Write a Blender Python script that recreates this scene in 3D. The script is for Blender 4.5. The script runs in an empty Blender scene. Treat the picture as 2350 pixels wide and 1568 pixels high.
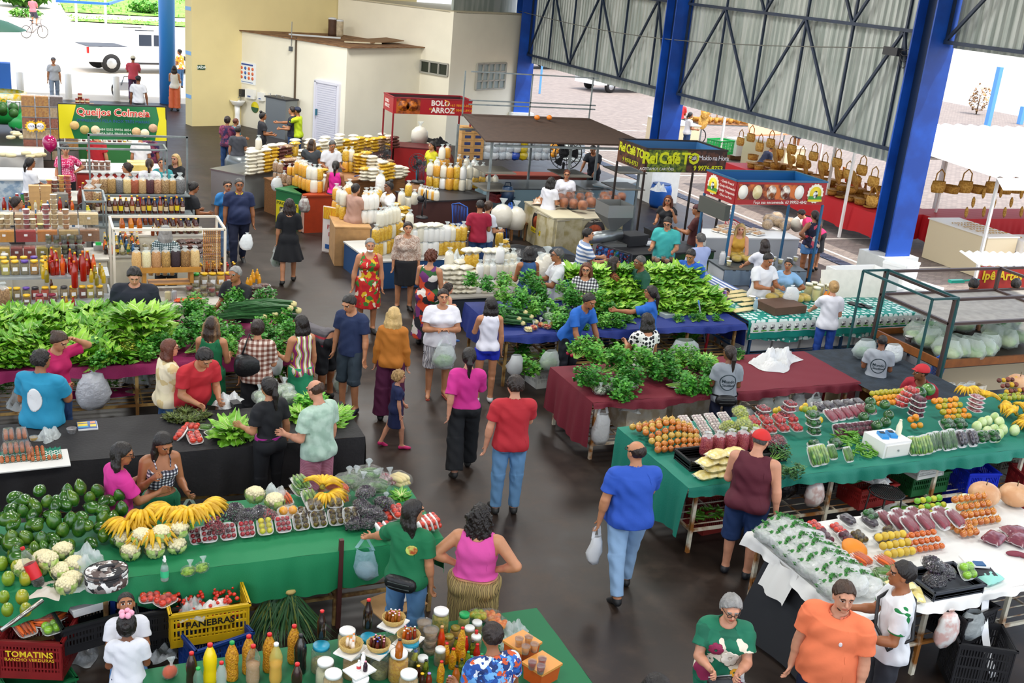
SKY,SUN,FILL,EXPO=.55,4.2,420.,.18
import bpy,random
from math import *
import numpy as np
from mathutils import Vector,Matrix
from mathutils.bvhtree import BVHTree
rnd=random.Random(7)
U_=rnd.uniform
PI=pi
EN,ISI,RG,TU,N0,NA=enumerate,isinstance,range,tuple,None,np.array
SC=bpy.context.scene
COL=SC.collection
# camera (u along the stalls, v along the hall, z up)
CAMH,FPX,PITCH,ROLL=5.9,2505.0,radians(18.8),radians(5.4)
B2,A2=NA([.91,.4146,0]),NA([-.4146,.91,0])
def _uv(p):
 return NA([p@B2,p@A2,p[2]])
_F=NA([0,cos(PITCH),-sin(PITCH)])
_R0=NA([1.,0,0]);_U0=NA([0,sin(PITCH),cos(PITCH)])
_R=cos(ROLL)*_R0+sin(ROLL)*_U0
_U=-sin(ROLL)*_R0+cos(ROLL)*_U0
CF,CR,CU=_uv(_F),_uv(_R),_uv(_U)
CF/=np.linalg.norm(CF);CR/=np.linalg.norm(CR);CU/=np.linalg.norm(CU)
EYE=NA([0,0,CAMH])
def ray(px,py):
 return CF*FPX+CR*(px-1175)-CU*(py-784)
def G(px,py,z=.0):
 q=ray(px,py);s=(z-CAMH)/q[2]
 return EYE+q*s
def GU(px,py,u):
 q=ray(px,py);return EYE+q*(u/q[0])
def GV(px,py,v):
 q=ray(px,py);return EYE+q*(v/q[1])
cam_d=bpy.data.cameras.new('camera');cam=bpy.data.objects.new('camera',cam_d);COL.objects.link(cam)
cam_d.sensor_width=36;cam_d.lens=FPX/2350*36;cam_d.clip_end=500
_m=Matrix(((CR[0],CU[0],-CF[0],0),(CR[1],CU[1],-CF[1],0),(CR[2],CU[2],-CF[2],CAMH),(0,0,0,1)))
cam.matrix_world=_m
SC.camera=cam
# materials
def lin(h):
 if ISI(h,(TU,list)):return(*h[:3],1)
 h=h.lstrip('#');c=[int(h[i:i+2],16)/255 for i in(0,2,4)]
 return(*[x/12.92 if x<=.04045 else((x+.055)/1.055)**2.4 for x in c],1)
_MC={}
def M(col,rough=.5,metal=0.,coat=0.,alpha=1.,var=0.,vs=8.,bump=0.,bs=60.,spec=.5,emit=0.,trans=0.,Sr=N0,c2=N0,sheen=0.,sub=0.):
 key=(col,rough,metal,coat,alpha,var,vs,bump,bs,spec,emit,trans,Sr,c2,sheen,sub)
 if key in _MC:return _MC[key]
 m=bpy.data.materials.new('surface');m.use_nodes=True
 nt=m.node_tree;b=nt.nodes['Principled BSDF']
 I=b.inputs
 I['Base Color'].default_value=lin(col);I['Roughness'].default_value=rough;I['Metallic'].default_value=metal
 I['Coat Weight'].default_value=coat;I['Coat Roughness'].default_value=.12;I['Alpha'].default_value=alpha;I['Specular IOR Level'].default_value=spec
 I['Transmission Weight'].default_value=trans
 if sheen:I['Sheen Weight'].default_value=sheen
 if emit:I['Emission Color'].default_value=lin(col);I['Emission Strength'].default_value=emit
 if var or bump or c2:
  tc=nt.nodes.new('ShaderNodeTexCoord');src=tc.outputs['Object']
  if Sr:
   mp=nt.nodes.new('ShaderNodeMapping');mp.inputs['Scale'].default_value=Sr
   nt.links.new(src,mp.inputs['Vector']);src=mp.outputs['Vector']
 if var or c2:
  n=nt.nodes.new('ShaderNodeTexNoise');n.inputs['Scale'].default_value=vs;n.inputs['Detail'].default_value=4
  nt.links.new(src,n.inputs['Vector'])
  r=nt.nodes.new('ShaderNodeValToRGB');c=lin(col)
  if c2:lo,hi=c,lin(c2);p=(.42,.58)
  else:lo=TU(x*(1-var)for x in c[:3])+(1,);hi=TU(min(1,x*(1+var))for x in c[:3])+(1,);p=(.3,.7)
  r.color_ramp.elements[0].position,r.color_ramp.elements[1].position=p
  r.color_ramp.elements[0].color=lo;r.color_ramp.elements[1].color=hi
  nt.links.new(n.outputs['Fac'],r.inputs['Fac']);nt.links.new(r.outputs['Color'],I['Base Color'])
 if bump:
  n=nt.nodes.new('ShaderNodeTexNoise');n.inputs['Scale'].default_value=bs;n.inputs['Detail'].default_value=3
  nt.links.new(src,n.inputs['Vector'])
  bp=nt.nodes.new('ShaderNodeBump');bp.inputs['Strength'].default_value=bump;bp.inputs['Distance'].default_value=.02
  nt.links.new(n.outputs['Fac'],bp.inputs['Height']);nt.links.new(bp.outputs['Normal'],I['Normal'])
 _MC[key]=m
 return m
def PAT(kind,cols,scale=10.,rough=.75,axis=2,bump=.15):
 key=('pat',kind,TU(cols),scale,rough,axis)
 if key in _MC:return _MC[key]
 m=bpy.data.materials.new('printed');m.use_nodes=True;nt=m.node_tree;N=nt.nodes;L=nt.links
 b=N['Principled BSDF'];b.inputs['Roughness'].default_value=rough
 tc=N.new('ShaderNodeTexCoord');src=tc.outputs['Object']
 ramp=N.new('ShaderNodeValToRGB');cr=ramp.color_ramp;cr.interpolation='CONSTANT'
 n=len(cols)
 while len(cr.elements)<n:cr.elements.new(.5)
 for i,c in EN(cols):
  cr.elements[i].position=i/n;cr.elements[i].color=lin(c)
 if kind in('stripes','check'):
  sp=N.new('ShaderNodeSeparateXYZ');L.new(src,sp.inputs[0])
  def wave(ax):
   mu=N.new('ShaderNodeMath');mu.operation='MULTIPLY';mu.inputs[1].default_value=scale;L.new(sp.outputs[ax],mu.inputs[0])
   fr=N.new('ShaderNodeMath');fr.operation='FRACT';L.new(mu.outputs[0],fr.inputs[0]);return fr.outputs[0]
  if kind=='stripes':L.new(wave(axis),ramp.inputs['Fac'])
  else:
   a=wave(0);c=wave(2)
   q=[]
   for o in(a,c):
    g=N.new('ShaderNodeMath');g.operation='GREATER_THAN';g.inputs[1].default_value=.5;L.new(o,g.inputs[0]);q.append(g.outputs[0])
   s=N.new('ShaderNodeMath');s.operation='ADD';L.new(q[0],s.inputs[0]);L.new(q[1],s.inputs[1])
   d=N.new('ShaderNodeMath');d.operation='MULTIPLY';d.inputs[1].default_value=.45;L.new(s.outputs[0],d.inputs[0])
   L.new(d.outputs[0],ramp.inputs['Fac'])
   cr.interpolation='LINEAR';cr.elements[-1].position=.9
 elif kind=='dots':
  v=N.new('ShaderNodeTexVoronoi');v.inputs['Scale'].default_value=scale;v.inputs['Randomness'].default_value=.35;L.new(src,v.inputs['Vector'])
  L.new(v.outputs['Distance'],ramp.inputs['Fac'])
  cr.elements[0].position=0;cr.elements[1].position=.42
  if n>2:cr.elements[1].position=.2;cr.elements[2].position=.42
 elif kind=='cells':
  no=N.new('ShaderNodeTexNoise');no.inputs['Scale'].default_value=scale*.7;L.new(src,no.inputs['Vector'])
  ad=N.new('ShaderNodeMixRGB');ad.inputs[0].default_value=.12;L.new(src,ad.inputs[1]);L.new(no.outputs['Color'],ad.inputs[2])
  v=N.new('ShaderNodeTexVoronoi');v.inputs['Scale'].default_value=scale;L.new(ad.outputs[0],v.inputs['Vector'])
  sp=N.new('ShaderNodeSeparateColor');L.new(v.outputs['Color'],sp.inputs[0]);L.new(sp.outputs[0],ramp.inputs['Fac'])
 elif kind=='zigzag':
  w=N.new('ShaderNodeTexWave');w.inputs['Scale'].default_value=scale;w.inputs['Distortion'].default_value=6;w.inputs['Detail'].default_value=1;L.new(src,w.inputs['Vector'])
  L.new(w.outputs['Fac'],ramp.inputs['Fac'])
 L.new(ramp.outputs['Color'],b.inputs['Base Color'])
 _MC[key]=m
 return m
 # mesh builder
class MB:
 def __init__(s):s.v=[];s.f=[];s.mi=[];s.sm=[];s.mat=0;s.tf=N0
 def _add(s,vs,fs,Sm=False):
  o=len(s.v)
  if s.tf is not N0:vs=[TU(s.tf@Vector(p))for p in vs]
  s.v.extend(vs)
  for f in fs:s.f.append(TU(o+i for i in f));s.mi.append(s.mat);s.sm.append(Sm)
  return s
 def box(s,c,d,rz=0.,taper=1.):
  x,y,z=d[0]/2,d[1]/2,d[2]/2;ca,sa=cos(rz),sin(rz);vs=[]
  for dz in(-z,z):
   t=taper if dz<0 else 1
   for dx,dy in((-x,-y),(x,-y),(x,y),(-x,y)):
    dx*=t;dy*=t
    vs.append((c[0]+dx*ca-dy*sa,c[1]+dx*sa+dy*ca,c[2]+dz))
  return s._add(vs,[(3,2,1,0),(4,5,6,7),(0,1,5,4),(1,2,6,5),(2,3,7,6),(3,0,4,7)])
 def bar(s,a,b,w,h=N0,Sm=False,n=4):
  h=h or w;a=Vector(a);b=Vector(b);d=(b-a).normalized()
  up=Vector((0,0,1))if abs(d.z)<.9 else Vector((0,1,0))
  x=d.cross(up).normalized();y=x.cross(d)
  vs=[]
  for p in(a,b):
   for i in RG(n):
    t=2*PI*(i+.5)/n;k=1.414 if n==4 else 1
    vs.append(TU(p+x*(cos(t)*w/2*k)+y*(sin(t)*h/2*k)))
  fs=[(i,(i+1)%n,n+(i+1)%n,n+i)for i in RG(n)]+[TU(RG(n-1,-1,-1)),TU(RG(n,2*n))]
  return s._add(vs,fs,Sm)
 def tube(s,pts,r,n=8,caps=True):
  pts=[Vector(p)for p in pts];k=len(pts);rs=r if ISI(r,(list,TU))else[r]*k
  vs=[];up=N0
  for i,p in EN(pts):
   d=(pts[min(i+1,k-1)]-pts[max(i-1,0)]).normalized()
   if up is N0:up=Vector((0,0,1))if abs(d.z)<.9 else Vector((1,0,0))
   x=d.cross(up)
   x=x.normalized()if x.length>1e-6 else Vector((1,0,0));up=x.cross(d)
   for j in RG(n):
    t=2*PI*j/n;vs.append(TU(p+(x*cos(t)+up*sin(t))*rs[i]))
  fs=[(i*n+j,i*n+(j+1)%n,(i+1)*n+(j+1)%n,(i+1)*n+j)for i in RG(k-1)for j in RG(n)]
  if caps:fs+=[TU(RG(n-1,-1,-1)),TU(RG((k-1)*n,k*n))]
  return s._add(vs,fs,True)
 def lathe(s,prof,n=14,c=(0,0,0),sx=1.,sy=1.,sq=0.,wob=0.,wn=3,cap=True,close=False):
  vs=[];k=len(prof)
  for r,z in prof:
   for j in RG(n):
    t=2*PI*j/n;q=1.
    if sq:q=1/(abs(cos(t))**(2+sq*6)+abs(sin(t))**(2+sq*6))**(1/(2+sq*6))
    if wob:q*=1+wob*sin(t*wn+z*30)
    vs.append((c[0]+r*q*sx*cos(t),c[1]+r*q*sy*sin(t),c[2]+z))
  fs=[(i*n+j,i*n+(j+1)%n,(i+1)*n+(j+1)%n,(i+1)*n+j)for i in RG(k-1)for j in RG(n)]
  if close:fs+=[((k-1)*n+j,(k-1)*n+(j+1)%n,(j+1)%n,j)for j in RG(n)]
  elif cap:fs+=[TU(RG(n-1,-1,-1)),TU(RG((k-1)*n,k*n))]
  return s._add(vs,fs,True)
 def ball(s,c,r,n=12,m=8,rough=0.,seed=0,e=1.):
  r=r if ISI(r,(TU,list))else(r,r,r);rr=random.Random(seed);vs=[]
  sg=lambda x:copysign(abs(x)**e,x)
  for i in RG(m+1):
   p=PI*i/m
   for j in RG(n):
    t=2*PI*j/n;k=1+(rr.uniform(-rough,rough)if rough and 0<i<m else 0)
    vs.append((c[0]+r[0]*k*sg(sin(p))*sg(cos(t)),c[1]+r[1]*k*sg(sin(p))*sg(sin(t)),c[2]-r[2]*k*sg(cos(p))))
  fs=[(i*n+j,i*n+(j+1)%n,(i+1)*n+(j+1)%n,(i+1)*n+j)for i in RG(m)for j in RG(n)]
  return s._add(vs,fs,True)
 def grid(s,fn,nu,nv,Sm=True):
  vs=[TU(fn(i/nu,j/nv))for j in RG(nv+1)for i in RG(nu+1)]
  fs=[(j*(nu+1)+i,j*(nu+1)+i+1,(j+1)*(nu+1)+i+1,(j+1)*(nu+1)+i)for j in RG(nv)for i in RG(nu)]
  return s._add(vs,fs,Sm)
 def prism(s,poly,z0,z1):
  n=len(poly);vs=[(x,y,z0)for x,y in poly]+[(x,y,z1)for x,y in poly]
  return s._add(vs,[TU(RG(n-1,-1,-1)),TU(RG(n,2*n))]+[(i,(i+1)%n,n+(i+1)%n,n+i)for i in RG(n)])
 def Q_(s,*mats,name='shape'):
  me=bpy.data.meshes.new(name);me.from_pydata(s.v,[],s.f)
  for m in mats:me.materials.append(m)
  me.polygons.foreach_set('use_smooth',s.sm);me.polygons.foreach_set('material_index',s.mi)
  me.update()
  return me
def SHp(k):return lambda*a,**q:getattr(MB(),k)(*a,**q)
Bx,Lt,Bl,Gd,Tb,Ba=map(SHp,("box","lathe","ball","grid","tube","bar"))
def np_mesh(v,f,mats,mi=N0,Sm=True):
 me=bpy.data.meshes.new('shape');nv,nf=len(v),len(f)
 me.vertices.add(nv);me.vertices.foreach_set('co',np.ascontiguousarray(v,dtype=np.float32).ravel())
 me.loops.add(nf*4);me.loops.foreach_set('vertex_index',np.ascontiguousarray(f,dtype=np.int32).ravel())
 me.polygons.add(nf);me.polygons.foreach_set('loop_start',np.arange(0,nf*4,4,dtype=np.int32))
 for m in mats:me.materials.append(m)
 if mi is not N0:me.polygons.foreach_set('material_index',np.ascontiguousarray(mi,dtype=np.int32))
 me.polygons.foreach_set('use_smooth',np.full(nf,Sm));me.update(calc_edges=True);me.validate()
 return me
 # objects
def ob(name,data,parent=N0,loc=(0,0,0),rz=0.,s=1.,rot=N0,Lb=N0,cat=N0,Gp=N0,kind=N0):
 o=bpy.data.objects.new(name,data);COL.objects.link(o)
 o.location=loc;o.rotation_euler=rot or(0,0,rz)
 o.scale=(s,s,s)if ISI(s,(int,float))else s
 if parent is not N0:o.parent=parent
 for a,b in('~','person in '),('^',' tray of '),('>',' behind '),('|',' bottle with '),(';',' cloth'),('{',' yellow '),('}',' table'):
  if Lb:Lb=Lb.replace(a,b)
  if Gp:Gp=Gp.replace(a,b)
 if Lb:o['label']=Lb
 if cat:o['category']=cat
 if Gp:o['group']=Gp
 if kind:o['kind']=kind
 return o
def STR(name,mb,*mats):
 return ob(name,mb.Q_(*mats)if ISI(mb,MB)else mb,kind='structure')
CATS={'banana_hand':'bananas','honey_bear':'bottle','herb_bunch':'herbs','tall_flour_bag':'bag','tall_corn_bag':'bag','tall_grain_bag':'bag','corn_flour_bag':'bag','carton_tray':'tray','x':'box'}
class Proto:
 def __init__(s,name,Q_=N0):s.name=name;s.Q_=Q_;s.parts=[]
 def part(s,name,mb,*mats,up=N0,Lb=N0,loc=N0,rot=N0):
  s.parts.append((name,mb.Q_(*mats)if ISI(mb,MB)else mb,up,Lb,loc,rot));return len(s.parts)-1
 def at(s,loc,rz=0.,sc=1.,rot=N0,Lb=N0,g=N0):
  cat=CATS.get(s.name)or ' '.join(s.name.split('_')[-2:])
  r=ob(s.name,s.Q_,N0,loc,rz,sc,rot,Lb,cat,Lb if g else N0)
  made=[]
  for n,me,up,lb,lo,ro in s.parts:
   o=ob(n,me,r if up is N0 else made[up],lo or(0,0,0),0,1,ro,lb);made.append(o)
  return r
def TM_(s,size,mat,extrude=.002,align='CENTER',bold=0.,shear=0.,space=1.):
 cu=bpy.data.curves.new('t','FONT');cu.body=s;cu.size=size;cu.extrude=extrude;cu.align_x=align;cu.align_y='CENTER'
 cu.offset=bold;cu.shear=shear;cu.space_character=space;cu.resolution_u=2
 o=bpy.data.objects.new('t',cu);me=bpy.data.meshes.new_from_object(o)
 bpy.data.objects.remove(o);bpy.data.curves.remove(cu)
 me.materials.clear();me.materials.append(mat)
 return me
def TN_(parent,s,size,mat,loc,rot,name='lettering',**k):
 return ob(name,TM_(s,size,mat,**k),parent,loc,rot=rot)
 # people: one smooth surface grown round a posed skeleton
def SN_(D,lo,h):
 S=D<0
 c=[(0,0,0),(1,0,0),(0,1,0),(1,1,0),(0,0,1),(1,0,1),(0,1,1),(1,1,1)]
 n=[x-1 for x in D.shape]
 sl=lambda A,o:A[o[0]:o[0]+n[0],o[1]:o[1]+n[1],o[2]:o[2]+n[2]]
 cnt=np.zeros(n,np.int8)
 for o in c:cnt+=sl(S,o)
 act=(cnt>0)&(cnt<8)
 idx=np.argwhere(act);N=len(idx)
 ids=np.full(n,-1,np.int32);ids[act]=np.arange(N)
 val=np.stack([sl(D,o)[act]for o in c],1);cc=NA(c,float)
 pos=np.zeros((N,3));k=np.zeros(N)
 for a in RG(8):
  for b in RG(a+1,8):
   if np.abs(cc[a]-cc[b]).sum()!=1:continue
   va,vb=val[:,a],val[:,b];m=(va<0)!=(vb<0)
   t=np.where(m,va/np.where(m,va-vb,1),0)
   pos+=m[:,N0]*(cc[a]+t[:,N0]*(cc[b]-cc[a]));k+=m
 V=lo+h*(idx+pos/np.maximum(k,1)[:,N0])
 F=[]
 for ax in RG(3):
  a,b=[(1,2),(2,0),(0,1)][ax]
  s0=np.take(S,RG(0,S.shape[ax]-1),ax);s1=np.take(S,RG(1,S.shape[ax]),ax)
  e=np.argwhere(s0!=s1)
  e=e[(e[:,a]>0)&(e[:,b]>0)&(e[:,a]<n[a])&(e[:,b]<n[b])]
  q=[]
  for da,db in((1,1),(0,1),(0,0),(1,0)):
   x=e.copy();x[:,a]-=da;x[:,b]-=db;q.append(ids[x[:,0],x[:,1],x[:,2]])
  q=np.stack(q,1);inside=s0[e[:,0],e[:,1],e[:,2]]
  q[~inside]=q[~inside][:,::-1];F.append(q)
 F=np.concatenate(F);F=F[(F>=0).all(1)]
 return V,F
class Field:
 def __init__(s,h):s.h=h;s.pr=[];s.cuts=[]
 def cap(s,a,b,ra,rb=N0,k=.03,flat=N0):
  s.pr.append(('c',NA(a,float),NA(b,float),ra,ra if rb is N0 else rb,k));return s
 def ell(s,c,r,R=N0,k=.03):
  s.pr.append(('e',NA(c,float),NA(r,float),np.eye(3)if R is N0 else R,0,k));return s
 def cone(s,c,R,z0,z1,r0,r1,k=.03,wob=0.,wn=9):
  s.pr.append(('t',NA(c,float),R,(z0,z1),(r0,r1,wob,wn),k));return s
 def cut(s,p,n):s.cuts.append((NA(p,float),NA(n,float)/np.linalg.norm(n)));return s
 def carve(s,p,r):s.cuts.append((NA(p,float),r));return s
 def build(s):
  h=s.h;bb=[]
  for p in s.pr:
   if p[0]=='c':m=max(p[3],p[4]);lo=np.minimum(p[1],p[2])-m;hi=np.maximum(p[1],p[2])+m
   elif p[0]=='e':e=np.abs(p[3])@p[2];lo=p[1]-e;hi=p[1]+e
   else:
    (z0,z1),(r0,r1,w,wn)=p[3],p[4];rr=np.maximum(r0,r1)*(1+w)
    e=np.abs(p[2])@NA([rr[0],rr[1],abs(z1-z0)/2]);c=p[1]+p[2]@NA([0,0,(z0+z1)/2]);lo=c-e;hi=c+e
   bb.append((lo-p[5]-2*h,hi+p[5]+2*h))
  lo=np.min([b[0]for b in bb],0);hi=np.max([b[1]for b in bb],0)
  n=np.ceil((hi-lo)/h).astype(int)+1
  ax=[lo[i]+h*np.arange(n[i])for i in RG(3)]
  D=np.full(n,1.,np.float32)
  for p,(a,b)in zip(s.pr,bb):
   i0=np.maximum(0,np.floor((a-lo)/h).astype(int));i1=np.minimum(n,np.ceil((b-lo)/h).astype(int)+1)
   X=ax[0][i0[0]:i1[0],N0,N0];Y=ax[1][N0,i0[1]:i1[1],N0];Z=ax[2][N0,N0,i0[2]:i1[2]]
   if p[0]=='c':
    d=p[2]-p[1];L=max(d@d,1e-9)
    t=np.clip(((X-p[1][0])*d[0]+(Y-p[1][1])*d[1]+(Z-p[1][2])*d[2])/L,0,1)
    q=np.sqrt((X-p[1][0]-t*d[0])**2+(Y-p[1][1]-t*d[1])**2+(Z-p[1][2]-t*d[2])**2)-(p[3]+(p[4]-p[3])*t)
   else:
    R=p[3]if p[0]=='e' else p[2];x,y,z=X-p[1][0],Y-p[1][1],Z-p[1][2]
    lx,ly,lz=(R[0,i]*x+R[1,i]*y+R[2,i]*z for i in RG(3))
    if p[0]=='e':
     r=p[2];k0=np.sqrt((lx/r[0])**2+(ly/r[1])**2+(lz/r[2])**2)
     k1=np.sqrt((lx/r[0]**2)**2+(ly/r[1]**2)**2+(lz/r[2]**2)**2)
     q=k0*(k0-1)/np.maximum(k1,1e-6)
    else:
     (z0,z1),(r0,r1,w,wn)=p[3],p[4];t=np.clip((lz-z0)/(z1-z0),0,1)
     rx,ry=r0[0]+(r1[0]-r0[0])*t,r0[1]+(r1[1]-r0[1])*t
     rad=np.sqrt((lx/rx)**2+(ly/ry)**2)
     if w:rad=rad/(1+w*(1-t)*np.sin(wn*np.arctan2(ly,lx)+3*t))
     q=np.maximum((rad-1)*np.minimum(rx,ry),np.maximum(min(z0,z1)-lz,lz-max(z0,z1)))
   A=D[i0[0]:i1[0],i0[1]:i1[1],i0[2]:i1[2]];k=p[5]
   if k>0:
    g=np.clip(.5+.5*(A-q)/k,0,1);A[...]=A+(q-A)*g-k*g*(1-g)
   else:A[...]=np.minimum(A,q)
  X=ax[0][:,N0,N0];Y=ax[1][N0,:,N0];Z=ax[2][N0,N0,:]
  for p,w in s.cuts:
   if ISI(w,float):np.maximum(D,w-np.sqrt((X-p[0])**2+(Y-p[1])**2+(Z-p[2])**2),out=D)
   else:np.maximum(D,(X-p[0])*w[0]+(Y-p[1])*w[1]+(Z-p[2])*w[2],out=D)
  return SN_(D,lo,h)
def rotm(ax,a):
 c,s=cos(a),sin(a)
 return NA({'x':[[1,0,0],[0,c,-s],[0,s,c]],'y':[[c,0,s],[0,1,0],[-s,0,c]],'z':[[c,-s,0],[s,c,0],[0,0,1]]}[ax])
def MBF(F,p,d,z0,z1,r0,r1,k,wob=0.):
 x=un(np.cross(d,[0,1,.01])if abs(d[1])<.9 else np.cross(d,[1,0,0]));R=np.stack([x,np.cross(d,x),d],1)
 F.cone(p,R,z0,z1,(r0,r0),(r1,r1),k,wob,5)
def un(v):v=NA(v,float);return v/np.linalg.norm(v)
ARM={'d':((.16,.0,-1),(.08,.16,-1),.5),'D':((.24,-.06,-1),(.1,.1,-1),.45),'b':((.15,.12,-1),(-.1,.95,-.1),.8),'f':((.12,.45,-.9),(-.4,.9,.1),.9),'h':((.72,-.22,-.72),(-.8,.3,-.45),.9),'r':((.1,.72,-.7),(-.05,.85,-.5),.5),'R':((.25,.9,-.35),(0.,1,-.1),.4),'u':((.85,.25,.12),(-.75,.1,.75),.9),'p':((.35,.4,-.8),(-.35,.25,.95),1.2),'s':((.14,-.38,-.9),(.06,-.12,-1),.5),'w':((.12,.3,-.9),(0,.6,-.85),.5),'c':((.2,.3,-.9),(-.95,.45,.12),.6),'k':((.12,.1,-1),(0,.55,-.85),1.3),'o':((.35,.15,-.9),(.25,.7,-.5),.5),'t':((.6,.35,-.7),(.5,.75,-.2),.4),'x':((.2,-.2,-1),(-.6,-.35,-.8),.6)}
LEG={'st':(((.03,.0,-1),(0,-.02,-1)),)*2,'wd':(((.13,.03,-1),(.05,-.05,-1)),((.13,0,-1),(.05,-.03,-1))),'wl':(((.02,-.28,-1),(.0,-.42,-1)),((.02,.3,-1),(0,.05,-1))),'wr':(((.02,.3,-1),(0,.05,-1)),((.02,-.28,-1),(0,-.42,-1))),'si':(((.2,1,-.05),(.03,.1,-1)),((.2,1,-.05),(.03,.05,-1))),'ct':(((.0,.08,-1),(.04,-.1,-1)),((.06,-.02,-1),(.0,-.04,-1)))}
SKIN={0:'c98f72',1:'b9805c',2:'9c6440',3:'7a4a2e',4:'5c3824'}
HAIRC={'k':'17110f','n':'241712','b':'3c2616','r':'5e2f1c','l':'a98654','g':'8d8c8a','s':'4a4846','y':'c2a36a'}
def hairm(c):
 if c=='m':return M('2b1c13',.45,bump=.5,bs=14,Sr=(7,7,.7),c2='8c6a42',vs=1.2)
 return M(HAIRC[c],.42,bump=.6,bs=14,Sr=(7,7,.7),var=.35,vs=2.)
N_PEOPLE=[0]
def PE_(px,py,h=1.68,yaw=0,skin=1,hair=('short','k'),top=('tee',N0),bot=('long',N0),arms='dd',legs='st',lean=0,b=1.,sex='m',head=(0,0),Lb='',shoe='222222',extra=(),belly=0.,foot=N0,vox=N0,twist=0,hs=1.,side=0,Gp=N0,z0=0.,tuck=False,armv=N0):
 sc=h/1.72
 P0=G(px,py,h if foot is N0 else 0);dist=np.linalg.norm(P0-EYE)
 vx=(vox or min(.018,max(.0088,dist*.00058)))/sc
 view=atan2(P0[1],P0[0]);Yaw=view-PI/2-radians(yaw)
 fem=sex=='f'
 lg=LEG[legs]if ISI(legs,str)else legs
 T,SH=.41,.405
 drop=max(-(un(a)[2])*T-un(c)[2]*SH for a,c in lg)
 hz=drop+.085;dz=hz-.90
 P=lambda x,y,z:NA([x,y,z+dz],float)
 hipc=P(0,0,.93)
 Rt=rotm('z',radians(-twist))@rotm('x',-radians(lean))@rotm('y',radians(side))
 TT=lambda x,y,z:hipc+Rt@(NA([x,y,z+dz])-hipc)
 neck=TT(0,0.,1.46)
 Rh=Rt@rotm('x',radians(lean*.35))@rotm('z',-radians(head[0]))@rotm('x',-radians(head[1]))
 hc=neck+Rt@rotm('x',radians(lean*.2))@NA([0,.012,.052])+Rh@NA([0,.02,.103*hs])
 HH=lambda x,y,z:hc+Rh@(NA([x,y,z])*hs)
 sw=(.172 if fem else .192)*(1+(b-1)*.45)
 hip=(.098 if fem else .092)*b**.5
 J={}
 for s,side_,ap in((-1,'L',arms[0]),(1,'R',arms[1])):
  ua,fa,curl=(armv or{}).get(side_)or ARM[ap]
  sh=TT(s*(sw-.008),0,1.385)
  ua=un(Rt@NA([ua[0]*s,ua[1],ua[2]]));fa=un(Rt@NA([fa[0]*s,fa[1],fa[2]]))
  el=sh+ua*.285;wr=el+fa*.245
  J[side_]=(sh,el,wr,fa,curl,s)
  (tl,sl)=lg[0 if s<0 else 1]
  hj=P(s*hip,0,.90);tl=un((tl[0]*s,tl[1],tl[2]));sl=un((sl[0]*s,sl[1],sl[2]))
  kn=hj+tl*T;an=kn+sl*SH
  J['leg'+side_]=(hj,kn,an,sl)
 bx=b;by=1+(b-1)*1.25
 def TO_(F,g=0.,k=.04):
  hw=(.172 if fem else .16)
  F.ell(P(0,-.005,.95),(hw*bx+g,.112*by+g,.125+g),N0,k)
  F.ell(TT(0,-.004,1.11),((.128 if fem else .142)*bx+g,.098*by+g,.15+g),Rt,k)
  F.ell(TT(0,-.004,1.28),((.142 if fem else .162)*bx+g,.108*by+g,.165+g),Rt,k)
  F.cap(TT(-sw+.055,-.012,1.395),TT(sw-.055,-.012,1.395),.062+g,.062+g,k)
  F.cap(TT(0,-.015,1.40),TT(0,-.005,1.46),.072+g,.05+g,.04)
  for s in(-1,1):
   F.ell(P(s*.075*bx,-.055*by,.915),(.088*bx+g,.085*by+g,.092+g),N0,k)
   if fem:F.ell(TT(s*.072*bx,.075*by,1.265),(.068*bx+g,.062*by+g,.066+g),Rt,k)
  if belly:F.ell(TT(0,.05+belly*.4,1.05),(.14*bx+g,.10+belly+g,.15+g),Rt,.05)
 def legs_(F,g=0.,k=.03,upto=1.,flare=0.,sides='LR'):
  for q in sides:
   hj,kn,an,sl=J['leg'+q];r0=.083*b**.8
   F.cap(hj+NA([0,0,.0]),kn,r0+g,.056*b**.5+g+flare*.5,k)
   if upto>.5:
    e=kn+(an-kn)*min(1,(upto-.5)*2)
    if upto<.99:MBF(F,kn,un(e-kn),-.02,np.linalg.norm(e-kn),.056*b**.5+g+flare*.5,.044+g+flare,k,.05 if flare>.01 else 0)
    else:F.cap(kn,e,.055*b**.5+g,.04+g,k)
    if not flare:F.cap(kn+sl*.1+NA([0,-.018,0]),kn+sl*.2+NA([0,-.012,0]),.044+g,.036+g,k)
    # body
 F=Field(vx);TO_(F);legs_(F)
 F.cap(TT(0,-.012,1.43),hc+Rh@NA([0,-.02,-.06]),.054*b**.4 if not fem else .047,.05 if not fem else .044,.03)
 F.ell(HH(0,-.012,.022),NA((.076,.094,.088))*hs,Rh,.02)
 F.ell(HH(0,.022,-.045),NA((.058*b**.3,.066,.066))*hs,Rh,.03)
 F.ell(HH(0,.062,-.093),NA((.024,.022,.018))*hs,Rh,.02)
 F.cap(HH(0,.088,.012),HH(0,.108,-.022),.009*hs,.0135*hs,.014)
 F.ell(HH(0,.085,-.055),NA((.024,.012,.012))*hs,Rh,.012)
 F.cap(HH(-.04,.078,.03),HH(.04,.078,.03),.014*hs,.014*hs,.02)
 for s in(-1,1):F.ell(HH(s*.077,-.005,-.008),NA((.01,.02,.032))*hs,Rh,.01)
 fr=max(.0085,.62*vx)
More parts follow.
